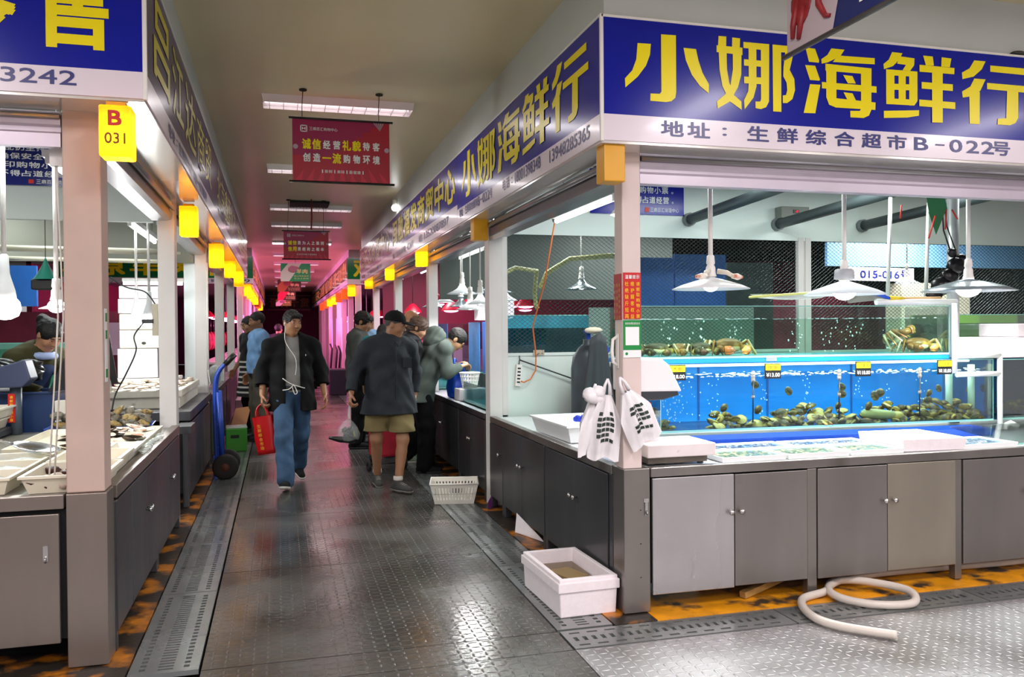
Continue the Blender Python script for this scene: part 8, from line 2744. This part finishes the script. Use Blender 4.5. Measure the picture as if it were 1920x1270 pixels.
for sx in (-1, 1):
    mb = MB()
    mb.add([(.03 + sx * .005, -.105, 1.425), (.01 + sx * .085, -.05, 1.475), (.01 + sx * .10, -.085, 1.425), (.035 + sx * .035, -.145, 1.375)], [(0, 1, 2, 3), (3, 2, 1, 0)])
    o = mb.build('collar_point', SHIRT, t)
bottoms(t, J, 'khaki_shorts', wear('khaki_cotton', '#7d6f4c', 0.85, 0.1, 5), 0.41, (.104, .114, .1), 1.0, 0.007, 0.006, 22, 5, 0.92, 0.012)
cap_hat(t, J, Rh, wear('black_cap_cloth', '#0f0f11', 0.75))
GSHOE = wear('grey_trainer', '#413f3c')
shoes(t, J, GSHOE, mat('grey_rubber_sole', '#6f6a62', 0.6), ((-.05, -1), (.55, -1)), pitch=(8, 0), laces=mat('grey_lace', '#8b8780', 0.7))
for s in 'AB': MB().lathe([(.044, 0), (.046, .01), (.045, .035), (.042, .04)], tuple(J['an' + s] + (0, 0.005, .025)), 18).build('sock', mat('white_sock', '#d4cec4', 0.8), t)
g = thing('clear_bag', 'tied clear plastic bag of mussels in the hand of the man in the cap', 'bag', (0.635, 8.02, 0.84))
MB().tube(spline([(0.0, 0, 0.0), (0.002, 0, -0.05), (-0.004, 0, -0.10), (0.0, 0, -0.14)], 5), [0.010] * 5 + [0.012] * 5 + [0.014] * 6, 8).build('twisted_neck', film('clear_bag_film', '#dfe8e0', 0.55, 0.15), g)
mb = MB()
mb.lathe([(0.014, -0.14), (0.045, -0.17), (0.085, -0.22), (0.105, -0.28), (0.095, -0.335), (0.05, -0.36), (0, -0.365)], (-0.01, 0, 0), 24)
rng = random.Random(8)
for i, v in enumerate(mb.v):
    q = 1 + rng.uniform(-.10, .10)
    mb.v[i] = (v[0] * q, v[1] * q * 0.8, v[2])
mb.build('bag_film', film('thin_clear_film', '#dfe6e2', 0.78, 0.12), g)
MUS = [mat('black_mussel', '#14161a', 0.35, var=0.3, vscale=30), mat('yellow_shell_edge', '#a89a5a', 0.5)]
for k in range(16):
    MB().blob((0, 0, 0), (0.045, 0.02, 0.016), 10, 7, 0, 0.12).build('mussel', MUS[k in (3, 7, 11)], g, loc=(-0.015 + rng.uniform(-.06, .06), rng.uniform(-.045, .03), -0.235 - 0.11 * (k / 16)), rot=(rng.uniform(-1, 1), rng.uniform(-1, 1), rng.uniform(0, 6)))
tag(MB().tube([(-0.16, 0, 0.02), (-0.06, 0, 0.0), (0.06, 0, -0.012), (0.10, 0, -0.01)], [0.012, 0.03, 0.032, 0.02], 8).build('black_bag', BAGBLK, loc=(0.60, 7.98, 0.515)), 'black plastic sagging under the clear bag of mussels', 'bag')

# 3. the customer in the grey-green hooded jacket leaning over the counter
pose = dict(pelvis=(0, .05, .94), waist=(0, .01, 1.07), chest=(0, -.10, 1.24), neck=(0, -.215, 1.36), head=(0, -.335, 1.415), shA=(-.18, -.18, 1.315), shB=(.18, -.18, 1.315),
            elA=(-.25, -.20, 1.08), wrA=(-.13, -.36, 1.13), elB=(.25, -.16, 1.06), wrB=(.13, -.36, 1.14), hipA=(-.09, .06, .90), hipB=(.09, .06, .90),
            knA=(-.10, .0, .49), knB=(.10, -.02, .49), anA=(-.10, .03, .085), anB=(.11, -.02, .085))
t, J, Rh = person('person in a grey-green hooded jacket with glasses leaning over the counter', (1.52, 8.98, 0), R_(88), pose, 1.0, '#c2936e', 0.006, yaw=-6, pitch=48, curl=(0.6, 0.6), arms_in=True,
                  hair=dict(color='#17120f', front=.064, slope=0.8, grow=0.012))
HOOD = wear('grey_green_jacket_cloth', '#5d6660', 0.75, 0.1, 8)
top(t, J, 'hooded_jacket', HOOD, 0.036, 0.92, 0.76, (.080, .072, .056), 1.0, 0.0075, 0.009, 20, 2, None, flare=0.045)
F = Field(V3((-.3, -.45, 1.1)), V3((.3, .2, 1.75)), 0.0075)
F.ell(V3((0, -.13, 1.47)), (.135, .12, .095), rot_h(0, 25), 0.03)
F.ell(V3((0, -.08, 1.40)), (.15, .10, .09), None, 0.04)
F.ell(V3((0, -.235, 1.50)), (.085, .085, .08), None, 0, True)
F.ripple(0.008, 30, 2)
F.build('hood', HOOD, t)
bottoms(t, J, 'black_trousers', wear('black_trouser_cloth', '#0e0e10', 0.8), 1.0, (.112, .098, .088), 1.0, 0.008, 0.006, 22, 3, 1.0)
shoes(t, J, BLK_SHOE, mat('dark_rubber_sole', '#2a2a2a', 0.6), ((-.2, -1), (.2, -1)), 0.007)
M4 = Matrix.Translation(Vector(J['head'])) @ Matrix(Rh.tolist()).to_4x4()
for sx in (-1, 1):
    mb = MB()
    mb.tube([tuple(M4 @ Vector((sx * .033 + .024 * math.cos(q * PI / 6), -.098, .012 + .018 * math.sin(q * PI / 6)))) for q in range(12)], 0.0025, 6, closed=True)
    mb.tube([tuple(M4 @ Vector((sx * .057, -.096, .016))), tuple(M4 @ Vector((sx * .082, .012, .014)))], 0.0025, 6)
    mb.build('glasses', BLACK_PLASTIC, t)
MB().tube(spline([(.06, -.165, 1.42), (.13, -.19, 1.40), (.17, -.12, 1.25), (.20, .0, 1.10), (.17, .12, .99)], 6), 0.016, 8).build('backpack_strap', BLACK_PLASTIC, t)
F = Field(V3((-.35, -.3, .7)), V3((.35, .5, 1.6)), 0.009)
F.cap((-.08, .10, 1.33), (-.09, .185, 1.02), .10, .125, 0.04, (1.25, .75, 1))
F.cap((.05, .10, 1.33), (.04, .185, 1.02), .09, .115, 0.04, (1.25, .75, 1))
F.ripple(0.006, 26)
F.build('backpack', wear('black_backpack_cloth', '#17181a', 0.65), t)
g = thing('blue_bag', 'bright blue plastic bag held over the counter by the person in the hooded jacket', 'bag', (1.885, 8.99, 1.13))
mb = MB()
mb.lathe([(0.03, 0.03), (0.05, -0.02), (0.085, -0.10), (0.10, -0.20), (0.095, -0.29), (0.06, -0.325), (0, -0.33)], (0, 0, 0), 26)
for i, v in enumerate(mb.v):
    a = math.atan2(v[1], v[0])
    q = 1 + 0.10 * math.sin(a * 7 + v[2] * 10) + 0.05 * math.sin(a * 13)
    mb.v[i] = (v[0] * q, v[1] * q * 1.1, v[2])
mb.build('bag_body', mat('bright_blue_bag', '#0a49c4', 0.35), g)
MB().tube(spline([(-.03, 0.03, 0.02), (-0.02, 0.07, 0.07), (0.0, 0.1, 0.05)], 5), 0.012, 7).build('handle', MATS['bright_blue_bag'], g)
g.scale = (1.25, 1.25, 1.1)


def simple_person(label, loc, rz, pose, sc, skin_c, top_m, bot_m, hair, yaw=0, pitch=0, sleeve=1.0, hem=0.82, h=0.010, legs=1.0, female=False, shoe=None, g=0.03, arms_in=False, face=True, fat=1.0, collar=False, top_name='jacket', bot_name='trousers', bot=True):
    t, J, Rh = person(label, loc, rz, pose, sc, skin_c, h, yaw, pitch, 0, (0.4, 0.4), hair, arms_in=arms_in, face=face, fat=fat)
    top(t, J, top_name, top_m, g, sleeve, hem, (.078, .068, .054), fat, h, 0.006, 22, 1, None, collar=collar)
    if bot: bottoms(t, J, bot_name, bot_m, legs, (.104, .086, .076), fat, h, 0.005, 22, 1, 1.0)
    shoes(t, J, shoe or BLK_SHOE, SOLE_W if shoe else mat('dark_rubber_sole', '#2a2a2a', 0.6), h=0.009)
    return t, J, Rh


BLKT = wear('black_trouser_cloth', '#0e0e10', 0.8)
LOOK = dict(elA=(-.26, -.06, 1.12), wrA=(-.10, -.27, 1.14), elB=(.26, -.06, 1.12), wrB=(.10, -.27, 1.16), head=(0, -.06, 1.585), neck=(0, -.01, 1.44))
BROWN = dict(color='#4a3222', front=.06, slope=0.5, grow=0.018, h=0.008, extra=(((0, .06, -.03), (.085, .07, .10)), ((0, .085, .06), (.05, .05, .045))), rip=0.006, fr=90)
t, J, Rh = simple_person('woman with tousled brown hair in dark clothes behind the man in the cap', (1.47, 9.72, 0), R_(70), dict(LOOK, head=(0, -.10, 1.545)), 1.0, '#c0906c', wear('black_padded_jacket', '#131417', 0.55), BLKT, BROWN, pitch=30, arms_in=True, shoe=wear('pale_green_trainer', '#9aa58a'))
t, J, Rh = simple_person('man in a grey jacket and black trousers, arms folded, beside the counters', (1.0, 11.1, 0), R_(72), LOOK, 1.03, '#b58563', wear('mid_grey_jacket', '#4a4d4a', 0.8), BLKT, dict(color='#120f0e', front=.062, slope=0.75, grow=0.020, h=0.008, rip=0.005, fr=100), pitch=22, arms_in=True, g=0.036, hem=0.86)
t, J, Rh = simple_person('man in a light blue shirt bowing his head behind the grey-jacketed man', (1.30, 12.5, 0), R_(-35), LOOK, 1.03, '#a8764f', wear('light_blue_shirt', '#8fb0d6', 0.7), BLKT, dict(color='#1a1614', front=.075, slope=0.9, grow=0.006, h=0.008), pitch=25, arms_in=True, g=0.02, collar=True, top_name='shirt')
t, J, Rh = simple_person('person seen from behind with a teal collar and black top, near the counter', (1.20, 10.25, 0), R_(150), dict(head=(0, -.09, 1.49), neck=(0, -.03, 1.40)), 0.98, '#a97a58', wear('teal_and_black_top', '#101114', 0.7), BLKT, dict(color='#0f0d0d', front=.05, slope=0.4, grow=0.018, h=0.008, extra=(((0, .07, -.04), (.075, .05, .07)),)), pitch=28, face=False, hem=0.84)
F = Field(J['neck'] - V3((.25, .25, .18)), J['neck'] + V3((.25, .25, .18)), 0.009)
F.cap(J['shA'] + (.02, 0, .01), J['shB'] + (-.02, 0, .01), .094, .094, 0.03)
F.cut((0, 0, J['shA'][2] - .03), (0, 0, -1))
F.ell(J['neck'] + (0, -.03, .09), (.062, .085, .075), None, 0, True)
F.build('teal_yoke', wear('teal_cloth', '#0d7f86', 0.75), t)
t, J, Rh = simple_person('bald man in a dark top behind the man in the cap', (1.55, 10.55, 0), R_(100), LOOK, 1.04, '#c08a66', wear('charcoal_top', '#25272b', 0.8), BLKT, None, pitch=30, arms_in=True)

# the couple at the left-hand counters
DRESS = bpy.data.materials.new('black_white_striped_dress')
DRESS.use_nodes = True
nt = DRESS.node_tree
tc = nt.nodes.new('ShaderNodeTexCoord')
sp = nt.nodes.new('ShaderNodeSeparateXYZ')
nt.links.new(tc.outputs['Object'], sp.inputs[0])
def _m(op, a, b):
    n = nt.nodes.new('ShaderNodeMath')
    n.operation = op
    for i, v in enumerate((a, b)):
        if isinstance(v, (int, float)): n.inputs[i].default_value = v
        else: nt.links.new(v, n.inputs[i])
    return n.outputs[0]
band = _m('LESS_THAN', _m('FRACT', _m('MULTIPLY', sp.outputs[2], 13.5), 0), 0.36)
low = _m('LESS_THAN', sp.outputs[2], 1.07)
rr = nt.nodes.new('ShaderNodeMix')
rr.data_type = 'RGBA'
rr.inputs[6].default_value = lin('#131318')
rr.inputs[7].default_value = lin('#c9c4bd')
nt.links.new(_m('MULTIPLY', band, low), rr.inputs[0])
nt.links.new(rr.outputs[2], nt.nodes['Principled BSDF'].inputs['Base Color'])
nt.nodes['Principled BSDF'].inputs['Roughness'].default_value = 0.85
t, J, Rh = simple_person('woman with glasses in a black and white striped dress at the left-hand counters', (-0.40, 13.3, 0), R_(-60), dict(elA=(-.24, .0, 1.13), wrA=(-.24, -.14, .93), head=(0, -.04, 1.59)), 1.02, '#b98a6c', DRESS, BLKT,
                         dict(color='#17120f', front=.062, slope=0.7, grow=0.010, h=0.008, extra=(((0, .11, .04), (.04, .045, .045)),)), pitch=12, sleeve=-1, hem=0.84, g=0.03, top_name='dress_top', bot_name='leggings')
F = Field(V3((-.4, -.4, .35)), V3((.4, .4, 1.2)), 0.010)
F.cap((0, 0, 1.05), (0, 0, .54), .16, .225, 0.05, (1.1, .9, 1))
F.ripple(0.006, 24)
F.cut((0, 0, .54), (0, 0, -1))
F.cut((0, 0, 1.08), (0, 0, 1))
F.build('dress_skirt', DRESS, t)
M4 = Matrix.Translation(Vector(J['head'])) @ Matrix(Rh.tolist()).to_4x4()
for sx in (-1, 1):
    MB().tube([tuple(M4 @ Vector((sx * .033 + .024 * math.cos(q * PI / 6), -.098, .012 + .018 * math.sin(q * PI / 6)))) for q in range(12)], 0.0025, 6, closed=True).build('glasses', BLACK_PLASTIC, t)
t, J, Rh = simple_person('man in a light blue polo shirt at the left-hand counters beside the striped dress', (-0.275, 12.3, 0), R_(-72), dict(elA=(-.24, .03, 1.13), elB=(.245, .04, 1.14), wrB=(.26, -.02, .92)), 1.04, '#9c6c4c', wear('light_blue_polo', '#7ba3d0', 0.8), wear('grey_khaki_trousers', '#5c574c', 0.85),
                         dict(color='#15110f', front=.068, slope=0.75, grow=0.008, h=0.008), pitch=8, sleeve=-1, hem=0.90, g=0.026, top_name='polo_shirt', collar=True)
F = Field(J['neck'] - V3((.14, .16, .1)), J['neck'] + V3((.14, .14, .1)), 0.009)
F.cap(J['neck'] - (0, 0, .02), J['neck'] + (0, -.004, .035), .078, .066, 0.02)
F.ell(J['neck'] + (0, -.03, .075), (.060, .07, .06), None, 0, True)
F.build('navy_collar', wear('navy_collar_cloth', '#1f2b55', 0.8), t)

# the woman stooping inside the left-hand stall
t, J, Rh = simple_person('woman with tied dark hair in a blue apron stooping inside the left-hand stall', (-2.12, 8.02, 0), R_(50), dict(pelvis=(0, .05, .94), waist=(0, .0, 1.06), chest=(0, -.12, 1.20), neck=(0, -.24, 1.28), head=(0, -.34, 1.42), shA=(-.18, -.2, 1.24), shB=(.18, -.2, 1.24), elA=(-.27, -.26, 1.04), wrA=(-.16, -.45, .98), elB=(.27, -.26, 1.04), wrB=(.16, -.45, .98), hipA=(-.09, .06, .9), hipB=(.09, .06, .9)), 1.06, '#b98465',
                         wear('olive_top', '#3d3a20', 0.8), BLKT, dict(color='#120e0d', front=.058, slope=0.6, grow=0.014, h=0.008, extra=(((0, .12, .06), (.05, .06, .05)),)), pitch=38, arms_in=True)
F = Field(V3((-.35, -.5, .6)), V3((.35, .3, 1.5)), 0.010)
F.cap((0, -.0, .86), (0, -.04, 1.06), .165, .165, 0.05, (1.1, .9, 1))
F.cap((0, -.04, 1.06), (0, -.17, 1.21), .165, .15, 0.05, (1.1, .9, 1))
F.build('blue_apron', wear('slate_blue_apron', '#2c3a5c', 0.6), t)
MB().tube([tuple(J['neck'] + V3((-.09, -.02, -.01))), tuple(J['neck'] + V3((-.05, -.10, -.02))), tuple(J['neck'] + V3((.05, -.10, -.02))), tuple(J['neck'] + V3((.09, -.02, -.01)))], 0.03, 8).build('pale_blue_collar', wear('pale_blue_cloth', '#a9b8e0', 0.8), t)
t, J, Rh = simple_person('distant person in dark clothes far down the pink aisle', (0.0, 21.0, 0), R_(150), {}, 0.98, '#a97a58', wear('charcoal_top', '#25272b', 0.8), BLKT, dict(color='#120f0e', front=.05, slope=0.4, grow=0.014, h=0.01), face=False, h=0.014)

# red shopping trolley behind the man in the cap
g = thing('shopping_trolley', 'red shopping trolley bag on small wheels behind the man in the cap', 'trolley', (1.12, 9.2, 0.0), R_(8))
MB().box(-0.17, -0.12, 0.16, 0.17, 0.12, 0.56).build('red_bag', mat('red_trolley_cloth', '#b0122c', 0.6, var=0.15), g, bevel=0.03)
for sx in (-.2, .2):
    MB().lathe([(0.02, -0.014), (0.065, -0.016), (0.075, 0.0), (0.065, 0.016), (0.02, 0.014)], (0, 0, 0), 20, 0, True, Matrix.Translation((sx, -0.02, 0.077)) @ Matrix.Rotation(PI / 2, 4, 'Y')).build('wheel', TYRE, g)
    MB().tube([(sx * .9, -0.02, 0.077), (sx * .85, -0.10, 0.30), (sx * .8, 0.12, 0.60)], 0.009, 8).build('frame_tube', DARK_GREY, g)
MB().tube([(-.2, -0.02, 0.077), (.2, -0.02, 0.077)], 0.008, 8).build('axle', DARK_GREY, g)
MB().tube([(-.1, 0.13, 0.55), (-.1, 0.2, 0.95), (.1, 0.2, 0.95), (.1, 0.13, 0.55)], 0.009, 8).build('pull_handle', DARK_GREY, g)
